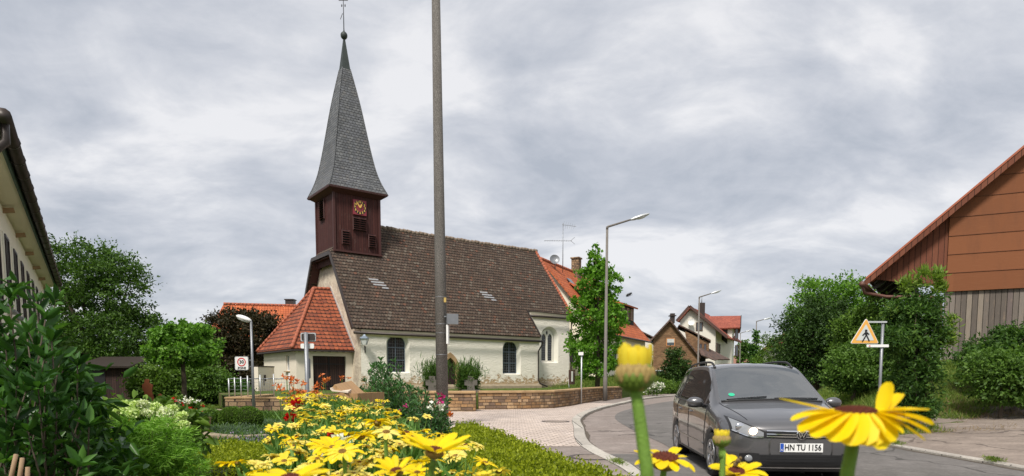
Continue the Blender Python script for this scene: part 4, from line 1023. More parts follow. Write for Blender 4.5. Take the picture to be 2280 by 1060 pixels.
mb = MB(); mb.tube([h.p(-1, bw + .33, ez_ - .15), h.p(La - .4, bw + .33, ez_ - .15)], .08, 8); mb.build('gutter', M['zinc'], rf)
def rsl(b): return rz_ - (rz_ - ez_ + .1) * b / (bw + .25)
# dormer near the far end
d0, d1 = La - 6.4, La - 2.0; bz = 3.9; dz0 = rsl(bz) ; dz1 = dz0 + 1.75
mb = MB(); mb.prism([h.p(d0, bz, dz0 - .05), h.p(d0, bz, dz1), h.p(d0, 1.2, dz1 + .75), h.p(d0, 1.2, rsl(1.2) - .2)], h.A * (d1 - d0)); dm = mb.build('dormer', M['dark_wood'], h.t)
mb = MB(); slab(mb, [h.p(d0 - .3, bz + .35, dz1 - .05), h.p(d1 + .3, bz + .35, dz1 - .05), h.p(d1 + .3, .9, dz1 + .95), h.p(d0 - .3, .9, dz1 + .95)], .14); mb.build('dormer_roof', M['orange_tile'], dm)
for a_ in (d0 + .9, d0 + 2.3, d0 + 3.6): win(dm, h.p(a_, bz, dz0 + .95), h.A, h.B, .75, 1.05, M['wood_trim'], M['glass'])
# smaller dormer, skylight, chimney
mb = MB(); mb.prism([h.p(1.6, 3.6, rsl(3.6)), h.p(1.6, 3.6, rsl(3.6) + 1.0), h.p(1.6, 1.9, rsl(1.9) + .1)], h.A * 3.2); dm2 = mb.build('dormer', M['dark_wood'], h.t)
mb = MB(); slab(mb, [h.p(1.3, 3.9, rsl(3.6) + .98), h.p(5.1, 3.9, rsl(3.6) + .98), h.p(5.1, 1.6, rsl(1.6) + .2), h.p(1.3, 1.6, rsl(1.6) + .2)], .1); mb.build('dormer_roof', M['orange_tile'], dm2)
mb = MB(); nn = (h.B * (rz_ - ez_) + V(0, 0, bw)).normalized(); c_ = h.p(2.0, 1.6, rsl(1.6)) + nn * .08; e_ = (h.p(0, 1, rsl(1)) - h.p(0, 0, rsl(0))).normalized()
mb.prism([c_ - h.A * .45 - e_ * .7, c_ + h.A * .45 - e_ * .7, c_ + h.A * .45 + e_ * .7, c_ - h.A * .45 + e_ * .7], nn * .06); mb.build('skylight', M['glass'], rf)
mb = MB(); mb.box(h.p(6.2, .3, rz_ + .2), (.7, .7, 1.9), rz=-ang); mb.box(h.p(6.2, .3, rz_ + 1.2), (.85, .85, .12), rz=-ang); mb.build('chimney', M['old_stone'], rf)
win(h.t, h.p(4, bw - .3, 3.4), h.A, h.B, 1.1, 1.3, M['white_paint'], M['glass']); win(h.t, h.p(9, bw - .3, 3.4), h.A, h.B, 1.1, 1.3, M['white_paint'], M['glass'])
win(h.t, h.p(-.6, 2.4, 3.2), h.B, -h.A, 1.0, 1.3, M['white_paint'], M['glass'])
# aerial mast
ab = V(WX(1253, 54, 10), 54, 10.2); at_ = W(1253, 497, 54)
t = thing('tv_aerial', 'tall thin television aerial mast rising behind the chapel roof', 'aerial', tuple(ab))
mb = MB(); mb.cyl(ab, V(ab.x, 54, at_.z), .035, .025, 6); mb.build('mast', M['galv'], t)
mb = MB(); z1_ = W(1253, 536, 54).z; mb.bar(V(ab.x - 1.6, 54, z1_), V(ab.x + .75, 54, z1_ - .02), .03, .03)
for k in range(11): mb.bar(V(ab.x - 1.5 + k * .2, 53.75, z1_), V(ab.x - 1.5 + k * .2, 54.25, z1_), .015, .015)
for s_ in (-1, 1): mb.bar(V(ab.x + .65, 54, z1_), V(ab.x + 1.0, 54, z1_ + s_ * .28), .03, .03)
z2_ = W(1253, 503, 54).z; mb.bar(V(ab.x - .1, 54, z2_ + .1), V(ab.x + 1.1, 54, z2_ - .05), .03, .03)
for k in range(6): mb.bar(V(ab.x + .1 + k * .18, 54, z2_ + .38 - k * .05), V(ab.x - .02 + k * .18, 54, z2_ - .25), .015, .015)
mb.build('antenna_elements', M['galv'], t)
dc = h.p(.55, .55, rsl(.55) + .75); t = thing('satellite_dish', 'grey satellite dish on the orange roof beside the chapel hip', 'satellite dish', tuple(dc))
def dish(c, r, axis, mat, parent):
    q = Vector(axis).to_track_quat('Z', 'Y').to_matrix(); rows = []
    for k in range(6):
        rr = r * k / 5 + .001; rows.append([Vector(c) + q @ Vector((rr * math.cos(a), rr * math.sin(a), .35 * rr * rr / r)) for a in [2 * math.pi * j / 20 for j in range(20)]])
    mb = MB(); mb.grid(rows, closed=True); return mb.build('dish', mat, parent)
dish(dc, .42, (.1, -1, .35), M['galv'], t); mb = MB(); mb.tube([dc + V(.02, .1, 0), dc + V(.05, .2, -.4), dc + V(.1, .2, -.9)], .04, 6); mb.bar(dc + V(0, 0, -.35), dc + V(.05, -.45, .05), .03, .03); mb.build('mount', M['galv'], t)

# -- brown shingled house
D = 75; zB = .3
t = thing('brown_house', 'brown shingled gable house with catslide roof behind the conifer bush', 'house', (WX(1500, D), D, zB))
def P_(px, py, dd=D): return W(px, py, dd)
Lb = P_(1449, 757); Ap = P_(1492, 711); Rb = P_(1560, 795)
dep = V(2.6, 9, 0) 
mb = MB(); g0 = V(Lb.x + .3, D, zB - 1); g1 = V(Rb.x - .1, D, zB - 1)
mb.prism([g0, g1, V(g1.x, D, lerp(Ap.z, Rb.z, (g1.x - Ap.x) / (Rb.x - Ap.x)) - .15), V(Ap.x, D, Ap.z - .15), V(g0.x, D, Lb.z + .25)], dep); mb.build('wall', M['brickslate'], t)
mb = MB(); f_ = V(-.15, -.5, 0)
slab(mb, [Lb + f_ - V(.2, 0, .2), Ap + f_, Ap + dep, Lb + dep - V(.2, 0, .2)], .16); slab(mb, [Ap + f_, Rb + f_ + V(.1, 0, -.1), Rb + dep + V(.1, 0, -.1), Ap + dep], .16); rf = mb.build('roof', M['brown_tile'], t)
mb = MB(); mb.box(P_(1497, 709, D + 3), (.5, .5, 1.2)); mb.box(P_(1497, 706, D + 3) + V(0, 0, .15), (.8, .8, .1)); mb.build('chimney', M['zinc'], rf)
# long shed dormer on the right slope and a lean-to
q0, q1, q2, q3 = P_(1512, 722, D + 1.5), P_(1583, 757, D + 1.2), P_(1512, 722, D + 7), P_(1583, 757, D + 7)
mb = MB(); slab(mb, [q0, q1, V(q1.x + 1.8, D + 7, q1.z), V(q0.x + 1.2, D + 7, q0.z)], .14); dr_ = mb.build('dormer_roof', M['brown_tile'], t)
mb = MB(); a0 = P_(1525, 735, D + 1.6); a1 = P_(1579, 762, D + 1.6)
mb.prism([V(a0.x, D + 1.6, a0.z - .1), V(a1.x, D + 1.6, a1.z - .1), V(a1.x, D + 1.6, P_(0, 795).z), V(P_(1562, 0).x, D + 1.6, P_(0, 800).z)], V(1.6, 5.2, 0)); dr2 = mb.build('dormer', M['brickslate'], t)
for x_ in (1560, 1570): win(dr2, P_(x_, 774, D + 1.5), X1, -Y1, .32, .95, M['brown_frame'], M['glass'], bars=False)
mb = MB(); slab(mb, [P_(1556, 775, D - .4), P_(1600, 800, D - .4), P_(1600, 800, D + 6) + V(1.5, 0, 0), P_(1556, 775, D + 6) + V(1.2, 0, 0)], .14); slab(mb, [P_(1556, 775, D - .4), P_(1600, 800, D - .4), P_(1592, 802, D - 1.5), P_(1562, 790, D - 1.5)], .1); mb.build('lean_to_roof', M['brown_tile'], t)
mb = MB(); mb.prism([V(Rb.x, D + .6, zB - 1), V(P_(1594, 0).x, D + .6, zB - 1), V(P_(1594, 0).x, D + .6, P_(0, 799).z), V(Rb.x, D + .6, P_(0, 785).z)], V(1.3, 5, 0)); mb.build('lean_to', M['dark_wood'], t)
win(t, P_(1493, 762, D - .03), X1, -Y1, 1.02, .98, M['orange_frame'], M['glass'], .09, shutter=.45, bars=False)
mb = MB(); a = P_(1469, 838, D - .06); mb.box(a, (.9, .08, 1.3)); mb.build('cellar_opening', M['black'], t); mb = MB(); mb.bar(P_(1459, 825, D - .15), P_(1478, 825, D - .15), .25, .12); mb.build('lintel', M['galv_light'], t)

# -- white house with red roof and cross gable
D = 88; zB = .3
t = thing('white_house', 'tall white rendered house with red roof and dark clad cross gable', 'house', (WX(1560, D), D, zB))
Lb = P_(1508, 716, D); Ap = P_(1537, 683, D); Rb = P_(1618, 750, D); fr = P_(1612, 0, D).x
dep = V(6.0, 11, 0)
mb = MB(); g0 = V(Lb.x + .4, D, -.5)
zr = lambda x: lerp(Ap.z, Rb.z, (x - Ap.x) / (Rb.x - Ap.x)) - .2
mb.prism([g0, V(fr, D, -.5), V(fr, D, zr(fr)), V(Ap.x, D, Ap.z - .2), V(g0.x, D, lerp(Lb.z, Ap.z, .15) - .2)], dep); mb.build('wall', M['house_white'], t)
f_ = V(-.3, -.7, 0); e_ = V(.15, 0, -.12)
mb = MB(); slab(mb, [Lb + f_, Ap + f_, Ap + dep, Lb + dep], .2); slab(mb, [Ap + f_, Rb + f_ + e_, Rb + dep + e_, Ap + dep], .2); rf = mb.build('roof', M['dark_red_tile'], t)
mb = MB(); mb.bar(Lb + f_ * 1.03, Ap + f_ * 1.03 + V(0, 0, .0), .08, .35); mb.bar(Ap + f_ * 1.03, Rb + f_ * 1.03 + e_, .08, .35); mb.build('bargeboard', M['brown_frame'], rf)
c_ = P_(1562, 692, D + 2.5); mb = MB(); mb.box(c_, (.75, .75, 2.2)); mb.build('chimney', M['zinc'], rf); mb = MB(); mb.cyl(c_ + V(0, 0, 1), c_ + V(0, 0, 2.0), .06, .05, 6); mb.build('chimney_pipe', M['galv'], rf)
win(t, P_(1557, 727, D - .04), X1, -Y1, .95, 1.15, M['brown_frame'], M['glass'], .1, bars=False)
# cross gable tower toward the street
c0 = P_(1626, 0, D + 5).x; c1 = P_(1645, 0, D + 5).x; zt0 = P_(0, 729, D + 5).z
mb = MB(); mb.prism([V(c0 - .4, D + 4.0, -.5), V(c1, D + 4.0, -.5), V(c1, D + 4.0, zt0), V(c0 - .4, D + 4, zt0)], V(2.4, 6, 0)); mb.build('street_wing', M['house_white'], t)
mb = MB(); a0 = P_(1606, 0, D + 4).x; mb.prism([V(a0, D + 3.95, P_(0, 742, D + 4).z), V(c0 + .5, D + 3.95, P_(0, 766, D + 4).z), V(c0 + .5, D + 3.95, zt0), V(a0 - 1.0, D + 3.95, zt0)], V(2.4, 6, 0)); mb.build('dark_cladding', M['dark_wood'], t)
rr0, rr1 = P_(1576, 704, D + 7), P_(1649, 703, D + 7); ee0, ee1 = P_(1592, 731, D + 3.4), P_(1648, 729, D + 3.4)
mb = MB(); slab(mb, [ee0, ee1, rr1, rr0], .2); slab(mb, [rr0, rr1, rr1 + V(1.2, 3.6, -2.2), rr0 + V(1.2, 3.6, -2.2)], .2); mb.build('cross_gable_roof', M['dark_red_tile'], t)
mb = MB(); mb.prism([ee1 + V(.03, 0, 0), rr1 + V(.03, 0, .1), rr1 + V(1.2, 3.6, -2.2)], V(.12, 0, 0)); mb.build('gable_end', M['zinc'], t)
for px_, py_, hh in ((1612, 775, 1.35), (1619, 776, 1.35)): win(t, V(fr, D, 0) + dep * (.08 if px_ == 1612 else .22) + V(.05, -.02, P_(0, py_, D + 1).z), dep.normalized(), V(.88, -.48, 0), .9, hh, M['brown_frame'], M['glass'], .08, bars=False)
for py_ in (742, 781): win(t, P_(1640, py_, D + 3.95), X1, -Y1, .5, 1.6, M['brown_frame'], M['glass'], .08, bars=False)
dc = P_(1540, 718, D - .5); s_ = thing('satellite_dish', 'white satellite dish on the white gable wall', 'satellite dish', tuple(dc)); dish(dc, .45, (-.5, -1, .3), M['white_paint'], s_); mb = MB(); mb.bar(dc + V(0, .05, 0), dc + V(.1, .5, -.2), .05, .05); mb.build('mount', M['galv'], s_)
# white gable peeping out between orange and brown houses
a = W(1418, 735, 82); b_ = W(1452, 751, 82); t = thing('far_house', 'white gable with dark verge between orange and brown roofs', 'house', (a.x, 82, 0))
mb = MB(); mb.prism([V(a.x - 4, 82, 0), V(b_.x, 82, 0), V(b_.x, 82, b_.z - .3), V(a.x - .8, 82, a.z + .2), V(a.x - 4, 82, a.z - 2)], V(1, 6, 0)); mb.build('wall', M['house_white'], t)
mb = MB(); slab(mb, [V(a.x - .8, 81.6, a.z + .5), V(b_.x + .4, 81.6, b_.z - .1), V(b_.x + 1.4, 88, b_.z - .1), V(a.x + .2, 88, a.z + .5)], .14); mb.build('roof', M['brown_tile'], t)
# pinkish house far down the road
a = W(1652, 770, 125); b_ = W(1678, 806, 125); t = thing('far_house', 'low pinkish house with red roof far down the road', 'house', (a.x, 125, 0))
mb = MB(); mb.prism([V(a.x - 4, 125, -1), V(b_.x - .3, 125, -1), V(b_.x - .3, 125, b_.z), V(a.x + .3, 125, a.z - .4), V(a.x - 4, 125, a.z - 4)], V(3, 9, 0)); mb.build('wall', plain('pink_render', (.42, .22, .17), .9), t)
mb = MB(); slab(mb, [V(a.x, 124.6, a.z), V(b_.x + .3, 124.6, b_.z), V(b_.x + 3.3, 134, b_.z), V(a.x + 3, 134, a.z)], .2); mb.build('roof', M['dark_red_tile'], t)
# white house behind the right-hand trees
a = W(1736, 745, 105); b_ = W(1765, 815, 105); t = thing('far_house', 'narrow white house end with brown roof edge behind the dark trees on the right', 'house', (a.x, 105, 0))
mb = MB(); mb.prism([V(a.x, 105, -1), V(a.x + 7, 105, -1), V(a.x + 7, 105, a.z - .8), V(a.x, 105, a.z - 2.2)], V(0, 7, 0)); mb.build('wall', M['house_white'], t)
mb = MB(); slab(mb, [V(a.x - .3, 104.5, a.z - 2.2), V(a.x + 3.5, 104.5, a.z + .6), V(a.x + 3.5, 112, a.z + .6), V(a.x - .3, 112, a.z - 2.2)], .2); slab(mb, [V(a.x + 7.3, 104.5, a.z - 2.2), V(a.x + 3.5, 104.5, a.z + .6), V(a.x + 3.5, 112, a.z + .6), V(a.x + 7.3, 112, a.z - 2.2)], .2); mb.build('roof', M['dark_red_tile'], t)
win(t, V(a.x + .8, 104.97, a.z - 2.6), X1, -Y1, .9, 1.1, M['brown_frame'], M['glass'], .1); win(t, V(a.x + .8, 104.97, 2.0), X1, -Y1, .9, 1.1, M['brown_frame'], M['glass'], .1)
# orange roof behind the dark maple, left
t = thing('far_house', 'house with wide orange roof behind the bronze leaved maple', 'house', tuple(W(570, 800, 60)))
a = W(494, 676, 60); b_ = W(662, 682, 63)
mb = MB(); mb.prism([V(a.x, 60, 0), V(b_.x + 3, 63, 0), V(b_.x + 3, 63, 5.2), V(a.x, 60, 5.2)], V(-.8, 8, 0)); mb.build('wall', M['cream'], t)
mb = MB(); slab(mb, [V(a.x - .2, 56.0, a.z - 4.2), V(b_.x + 3, 58.8, b_.z - 4.2), V(b_.x + 3, 64, b_.z + .05), V(a.x - .2, 60.8, a.z + .05)], .2); slab(mb, [V(a.x - .2, 66, a.z - 4.0), V(b_.x + 3, 69, b_.z - 4.0), V(b_.x + 3, 64, b_.z), V(a.x - .2, 60.8, a.z)], .2); rf = mb.build('roof', M['orange_tile'], t)
ridge_run(V(a.x - .2, 60.8, a.z + .07), V(b_.x + 3, 64, b_.z + .07), .14, 28, M['ridge_tile'], rf, 0)
mb = MB(); c_ = W(647, 679, 64.5); mb.box(c_, (.8, .8, 1.0)); mb.box(c_ + V(0, 0, .5), (.95, .95, .1)); mb.build('chimney', M['zinc'], rf)
win(t, V(a.x + 2.5, 59.9, 3.6), X1, -Y1, 1.1, 1.2, M['white_paint'], M['glass'])

# -- long cream building at the left edge
FA = W(97, 640, 29.0); ez_ = FA.z
def dz_at(px, py, z):
    lo, hi = 1.0, 60.0
    for _ in range(50):
        m_ = (lo + hi) / 2
        if W(px, py, m_).z < z: lo = m_
        else: hi = m_
    return W(px, py, lo)
FN = dz_at(0, 452, ez_)                                   # far end of wall top
dirv = V(-(FA.x - WX(5, 8.5, 5)) / (29 - 8.5), -1, 0)
dirv = V(FN.x - FA.x, FN.y - FA.y, 0)
t = thing('cream_building', 'long cream rendered building with deep eaves along the left edge', 'building', (FA.x, 29, 0))
wdv = dirv.normalized(); nout = V(-wdv.y, wdv.x, 0); 
if nout.x < 0: nout = -nout
e1_ = dz_at(22, 250, ez_ + .3)
Lw = (V(e1_.x, e1_.y, 0) - V(FA.x, 29, 0)).dot(wdv)
def Q(a, o, z): return V(FA.x, 29, 0) + wdv * a + nout * o + V(0, 0, z)
mb = MB(); mb.prism([Q(0, 0, -.5), Q(Lw, 0, -.5), Q(Lw, 0, ez_), Q(0, 0, ez_)], -nout * 9); mb.build('wall', M['cream'], t)
EO = (V(e1_.x, e1_.y, 0) - V(FA.x, 29, 0)).dot(nout) - .24
mb = MB(); mb.prism([Q(-.5, EO, ez_ + .12), Q(Lw, EO, ez_ + .12), Q(Lw, -.1, ez_ + .04), Q(-.5, -.1, ez_ + .04)], V(0, 0, .06)); mb.build('soffit', M['cream'], t)
mb = MB(); slab(mb, [Q(-.6, EO + .05, ez_ + .30), Q(Lw, EO + .05, ez_ + .30), Q(Lw, -5, ez_ + 3.2), Q(-.6, -5, ez_ + 3.2)], .12); slab(mb, [Q(-.6, -10, ez_ + .30), Q(Lw, -10, ez_ + .30), Q(Lw, -5, ez_ + 3.2), Q(-.6, -5, ez_ + 3.2)], .12); rf = mb.build('roof', M['brown_tile'], t)
mb = MB(); mb.prism([Q(-.6, EO + .02, ez_ + .08), Q(Lw, EO + .02, ez_ + .08), Q(Lw, EO + .02, ez_ + .3), Q(-.6, EO + .02, ez_ + .3)], -nout * .04); mb.build('fascia', M['green_trim'], rf)
mb = MB(); mb.tube([Q(-.6, EO + .15, ez_ + .24), Q(Lw, EO + .15, ez_ + .24)], .115, 10)
for k in range(int(Lw / 1.1)): mb.cyl(Q(k * 1.1, EO + .15, ez_ + .24), Q(k * 1.1 + .06, EO + .15, ez_ + .24), .13, .13, 10)
mb.build('gutter', M['zinc'], rf)
mb = MB(); z_ = ez_ + .1; mb.tube([Q(Lw - .15, EO + .15, z_ + .1), Q(Lw - .15, EO + .15, z_ - .25), Q(Lw - .15, .25, z_ - .6), Q(Lw - .15, .1, z_ - 1), Q(Lw - .15, .1, 0)], .07, 8); mb.build('downpipe', M['zinc'], rf)
for k, a_ in enumerate((.2, 3.4, 6.6, 9.8, 13, 16.2)):
    mb = MB(); mb.bar(Q(a_, -.1, ez_ - .08), Q(a_, EO - .2, ez_ - .02), .10, .11); mb.build('rafter_end', M['wood_trim'], t)
for k in range(9):
    a_ = 1.5 + k * 2.1; fr_ = win(t, Q(a_, 0, ez_ - 1.55), wdv, nout, .85, 1.75, M['zinc'], M['glass'], .06)
    mb = MB(); mb.bar(Q(a_ - .5, .07, ez_ - 2.48), Q(a_ + .5, .07, ez_ - 2.48), .18, .05); mb.build('sill', M['galv'], fr_)
    mb = MB()
    for s_ in (-1, 1): mb.bar(Q(a_ + s_ * .51, .015, ez_ - 2.4), Q(a_ + s_ * .51, .015, ez_ - .65), .14, .03, up=nout)
    mb.build('surround', M['frieze'], fr_)
for k in range(7): win(t, Q(2.5 + k * 2.6, 0, 1.6), wdv, nout, .9, 1.4, M['white_paint'], M['glass'], .06)

# -- barn at the right
D = 22.0; bp = W(2097, 800, D); bx = bp.x
bd = V(1, -.47, 0).normalized(); bn = V(bd.y, -bd.x, 0)      # along gable to the right, outward to the viewer
if bn.y > 0: bn = -bn
b0 = V(bx, D, 0); t = thing('barn', 'big wooden barn with orange brown gable over weathered grey boards', 'barn', (bx, D, 1.6))
bk = V(.60, .80, 0)
def B(a, o, z): return b0 + bd * a + (bn * o if o > -.5 else bk * -o) + V(0, 0, z)
zb_ = W(2097, 797, D).z; zm = W(2097, 650, D).z
def aof(px, py):
    lo, hi = -12, 14
    for _ in range(40):
        m = (lo + hi) / 2; p = B(m, 0, 4); 
        if 1140 + FOC * p.x / (p.y * _c - (p.z - CZ) * _s) < px: lo = m
        else: hi = m
    return lo
aE = aof(1930, 625); zE = W(1930, 622, B(aE, 0, 0).y).z; aR = aof(2280, 310); zR = W(2280, 312, B(aR, 0, 0).y).z
sl = (zR - zE) / (aR - aE); aT = aR + 2.2; zT = zE + sl * (aT - aE)
print('barn', aE, zE, aR, zR, 'zm', zm, 'zb', zb_, b0)
def zr_(a): return zE + sl * (a - aE)
mb = MB(); mb.prism([B(0, 0, zb_ - .2), B(aT * 2, 0, zb_ - .2), B(aT * 2, 0, zm + .01), B(0, 0, zm + .01)], -bn * .12); mb.build('lower_boards', M['grey_boards'] if 'grey_boards' in M else M['dark_wood'], t)
mb = MB(); mb.prism([B(0, 0, zb_ - 1.6), B(aT * 2, 0, zb_ - 1.6), B(aT * 2, 0, zb_ - .2), B(0, 0, zb_ - .2)], -bn * .4); mb.build('plinth_wall', M['plinth'], t)
mb = MB(); mb.prism([B(0, -.12, 0.5), B(0, -.12, zm), B(0, -8, zm), B(0, -8, .5)], bd * .12); mb.build('side_wall', M['grey_boards'] if 'grey_boards' in M else M['dark_wood'], t)
mb = MB(); mb.prism([B(0, .10, zm), B(2 * aT, .10, zm), B(2 * aT, .10, zr_(0) - .1), B(aT, .10, zr_(aT) - .12), B(0, .10, zr_(0) - .12)], -bn * .1); up_ = mb.build('gable_panels', M['orange_panel'], t)
mb = MB()
for k in range(1, 9):
    z = zm + k * .62
    a0_ = max(0, aE + (z - zE + .15) / sl); mb.bar(B(a0_, .105, z), B(2 * aT - a0_, .105, z), .025, .012)
mb.build('panel_joints', M['panel_joint'], up_)
mb = MB(); mb.prism([B(aE + .25, .02, zE - .02), B(.05, .02, W(2097, 640, D).z - .0), B(.05, .02, zr_(0) - .12), B(aE + .25, .02, zE + .1)], -bn * .06); mb.build('gable_boards', M['brown_boards'], t)
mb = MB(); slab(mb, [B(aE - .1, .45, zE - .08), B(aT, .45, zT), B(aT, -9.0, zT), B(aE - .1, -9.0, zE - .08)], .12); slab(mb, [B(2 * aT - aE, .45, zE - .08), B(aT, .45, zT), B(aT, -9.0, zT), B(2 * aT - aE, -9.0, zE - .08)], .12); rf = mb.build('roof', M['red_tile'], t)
mb = MB(); mb.bar(B(aE - .12, .47, zE - .2), B(aT, .47, zT - .14), .05, .17); mb.build('verge_board', M['brown_boards'], rf)
mb = MB()
n_ = int((aT - aE) / .16)
mb.bar(B(aE - .1, .44, zE - .03), B(aT, .44, zT + .03), .16, .06)
mb.build('verge_tiles', M['ridge_tile'], rf)
mb = MB(); mb.tube([B(aE - .22, .55, zE - .22), B(aE - .22, -9.0, zE - .25)], .10, 8); mb.tube([B(aE - .2, .4, zE - .25), B(aE - .1, .2, zE - .5), B(aE + .6, 0, zE - .65), B(-.1, -.05, zE - .75), B(-.1, -.05, 2)], .06, 8); mb.build('gutter', M['gutter_red'], rf)
mb = MB(); mb.prism([B(aE + .2, -.1, zE - .12), B(-.05, -.1, zr_(0) - .3), B(-.05, -8, zr_(0) - .3), B(aE + .2, -8, zE - .12)], V(0, 0, -.05)); 
for k in range(6): mb.bar(B(aE + .1, -.6 - k * 1.2, zE - .25), B(-.05, -.6 - k * 1.2, zr_(0) - .55), .12, .16)
mb.bar(B(-.05, -.3, 3.2), B(aE * .55, -.3, zE + .2), .14, .14); mb.build('eaves_rafters', M['zinc'], rf)
# ------------------------------------------------------------ vegetation
def rotv(n, rng, up=0.0):
    v = rng.normal(size=(n, 3)); v[:, 2] += up; return v / np.linalg.norm(v, axis=1, keepdims=True)
def leaf_quads(P, L, Wd, rng, D=None, fold=.12):
    """one pointed leaf (4-corner) per point; D = growth directions"""
    n = len(P)
    if D is None: D = rotv(n, rng)
    B_ = np.cross(D, rotv(n, rng)); B_ /= np.linalg.norm(B_, axis=1, keepdims=True) + 1e-9
    Nn = np.cross(D, B_); k = rng.uniform(.65, 1.25, (n, 1)); l = L * k; w_ = Wd * k
    a = P; b = P + D * l * .45 + B_ * w_ * .5 + Nn * l * fold; c = P + D * l; d = P + D * l * .45 - B_ * w_ * .5 + Nn * l * fold
    return np.stack([a, b, c, d], 1).reshape(-1, 3)
def leaf_obj(name, Vq, mat, parent, label=None):
    off = Vector((0, 0, 0)); p = parent
    while p is not None: off += p.location; p = p.parent
    F_ = np.arange(len(Vq), dtype=np.int32).reshape(-1, 4)
    me = mk_mesh(name, Vq.astype(np.float32), F_, off); me.materials.append(mat)
    return link(name, me, parent, label)
def clumps(blobs, n_cl, per, sig, rng, inner=.25, low=-1.0):
    """leaf points gathered in clumps over the shells of ellipsoids (cx,cy,cz,rx,ry,rz)"""
    vol = np.array([(b[3] * b[4] + b[3] * b[5] + b[4] * b[5]) for b in blobs]); vol = vol / vol.sum(); C_ = []; G_ = []
    for b, f in zip(blobs, vol):
        m = max(4, int(n_cl * f)); d = rotv(m, rng)
        keep = d[:, 2] > low; d = d[keep]; m = len(d)
        r = np.where(rng.random(m) < inner, rng.uniform(.3, .75, m), rng.uniform(.72, 1.20, m))[:, None]
        C_.append(np.array(b[:3]) + d * r * np.array(b[3:6])); G_.append(d)
    C_ = np.concatenate(C_); G_ = np.concatenate(G_); m = len(C_)
    s_ = sig * rng.uniform(.45, 1.35, (m, 1, 1)); off = rng.normal(size=(m, per, 3)) * s_ * np.array([1, 1, .65])
    P = (C_[:, None] + off).reshape(-1, 3); D = np.repeat(G_, per, 0) * .7 + rotv(len(P), rng) + np.array([0, 0, -.25])
    return P, D / np.linalg.norm(D, axis=1, keepdims=True), C_
def branch_tree(name, label, base, trunk_h, blobs, mat, leaf=(.14, .09), n_cl=260, per=60, sig=.3, r0=.18, group=None, cat='tree', seed=1, inner=.25, nbr=14, lean=(0, 0), tmat=None, low=-1.0):
    rng = np.random.default_rng(seed); t = thing(name, label, cat, tuple(base), group); b = Vector(base)
    P, D, C_ = clumps(blobs, n_cl, per, sig, rng, inner, low)
    leaf_obj('crown', leaf_quads(P, leaf[0], leaf[1], rng, D), mat, t)
    mb = MB(); tp = b + V(lean[0], lean[1], trunk_h)
    mb.tube([b - V(0, 0, .2), b.lerp(tp, .5) + V(r0 * .3, 0, 0), tp], [r0 * 1.25, r0, r0 * .7], 9)
    idx = rng.choice(len(C_), min(nbr, len(C_)), replace=False)
    for i in idx:
        e = Vector(C_[i]); s_ = b.lerp(tp, rng.uniform(.75, 1.0)); m_ = s_.lerp(e, .5) + V(rng.normal() * .15, rng.normal() * .15, .15)
        rr = r0 * rng.uniform(.3, .5); mb.tube([s_, m_, e], [rr, rr * .6, rr * .15], 6)
    mb.build('trunk', tmat or M['trunk'], t); return t
def pxb(px, py, D, rx, ry=None, rz=None, dz=0):
    """blob from a photo spot at real distance; radii in metres"""
    p = W(px, py, D); ry = rx if ry is None else ry; rz = rx if rz is None else rz
    return (p.x, p.y, p.z + dz, rx, ry, rz)
def mpp(D): return D / FOC
# walnut behind the left building
D = 40; m = mpp(D)
branch_tree('walnut_tree', 'big dark green walnut tree towering behind the cream building', (WX(215, D, 1), D, 0), 3.0,
    [pxb(165, 625, D, 80 * m, rz=75 * m), pxb(250, 650, D, 68 * m, rz=90 * m), pxb(270, 740, D, 72 * m, rz=70 * m), pxb(120, 730, D + 1, 85 * m, rz=95 * m), pxb(320, 745, D, 38 * m, rz=48 * m), pxb(200, 790, D, 105 * m, rz=65 * m), pxb(250, 840, D, 60 * m, rz=36 * m), pxb(140, 575, D, 38 * m, rz=32 * m), pxb(262, 590, D, 42 * m, rz=36 * m)],
    M['walnut'], (.21, .10), 860, 52, .30, .35, seed=3, nbr=26)
# ball maple
D = 24; m = mpp(D)
branch_tree('ball_maple_tree', 'small round crowned bright green maple on a bare trunk', (WX(411, D, 0), D, 0), 2.3,
    [pxb(405, 770, D, 70 * m, rz=40 * m), pxb(372, 782, D - .3, 38 * m, rz=30 * m), pxb(442, 778, D, 36 * m, rz=32 * m), pxb(400, 742, D, 45 * m, rz=20 * m)], M['maple_ball'], (.14, .11), 170, 46, .11, .09, seed=4, nbr=12)
# bronze maple
D = 46; m = mpp(D)
branch_tree('bronze_maple_tree', 'dark bronze leaved maple left of the chapel porch', (WX(540, D, 0), D, 0), 2.5,
    [pxb(540, 745, D, 62 * m, rz=52 * m), pxb(497, 790, D, 40 * m, rz=55 * m), pxb(595, 770, D, 48 * m, rz=62 * m), pxb(545, 830, D, 75 * m, rz=50 * m), pxb(488, 722, D, 24 * m, rz=20 * m), pxb(530, 705, D, 24 * m, rz=16 * m), pxb(585, 714, D, 28 * m, rz=16 * m)], M['maple_red'], (.19, .13), 620, 50, .25, .25, seed=5, nbr=20)
# sweetgum in the churchyard
D = 41; m = mpp(D)
branch_tree('sweetgum_tree', 'bright green conical tree beside the chancel', (WX(1330, D, 1), D, YZ), 4.5,
    [pxb(1328, 573, D, 13 * m, rz=28 * m), pxb(1325, 625, D, 34 * m, rz=42 * m), pxb(1352, 628, D, 30 * m, rz=28 * m), pxb(1300, 660, D, 22 * m, rz=26 * m), pxb(1325, 700, D, 56 * m, rz=50 * m), pxb(1365, 712, D, 24 * m, rz=26 * m), pxb(1322, 772, D, 60 * m, rz=50 * m), pxb(1330, 815, D, 42 * m, rz=28 * m), pxb(1318, 598, D, 20 * m, rz=20 * m), pxb(1350, 600, D, 13 * m, rz=14 * m)],
    M['bright'], (.19, .15), 430, 38, .17, .14, seed=6, nbr=22)
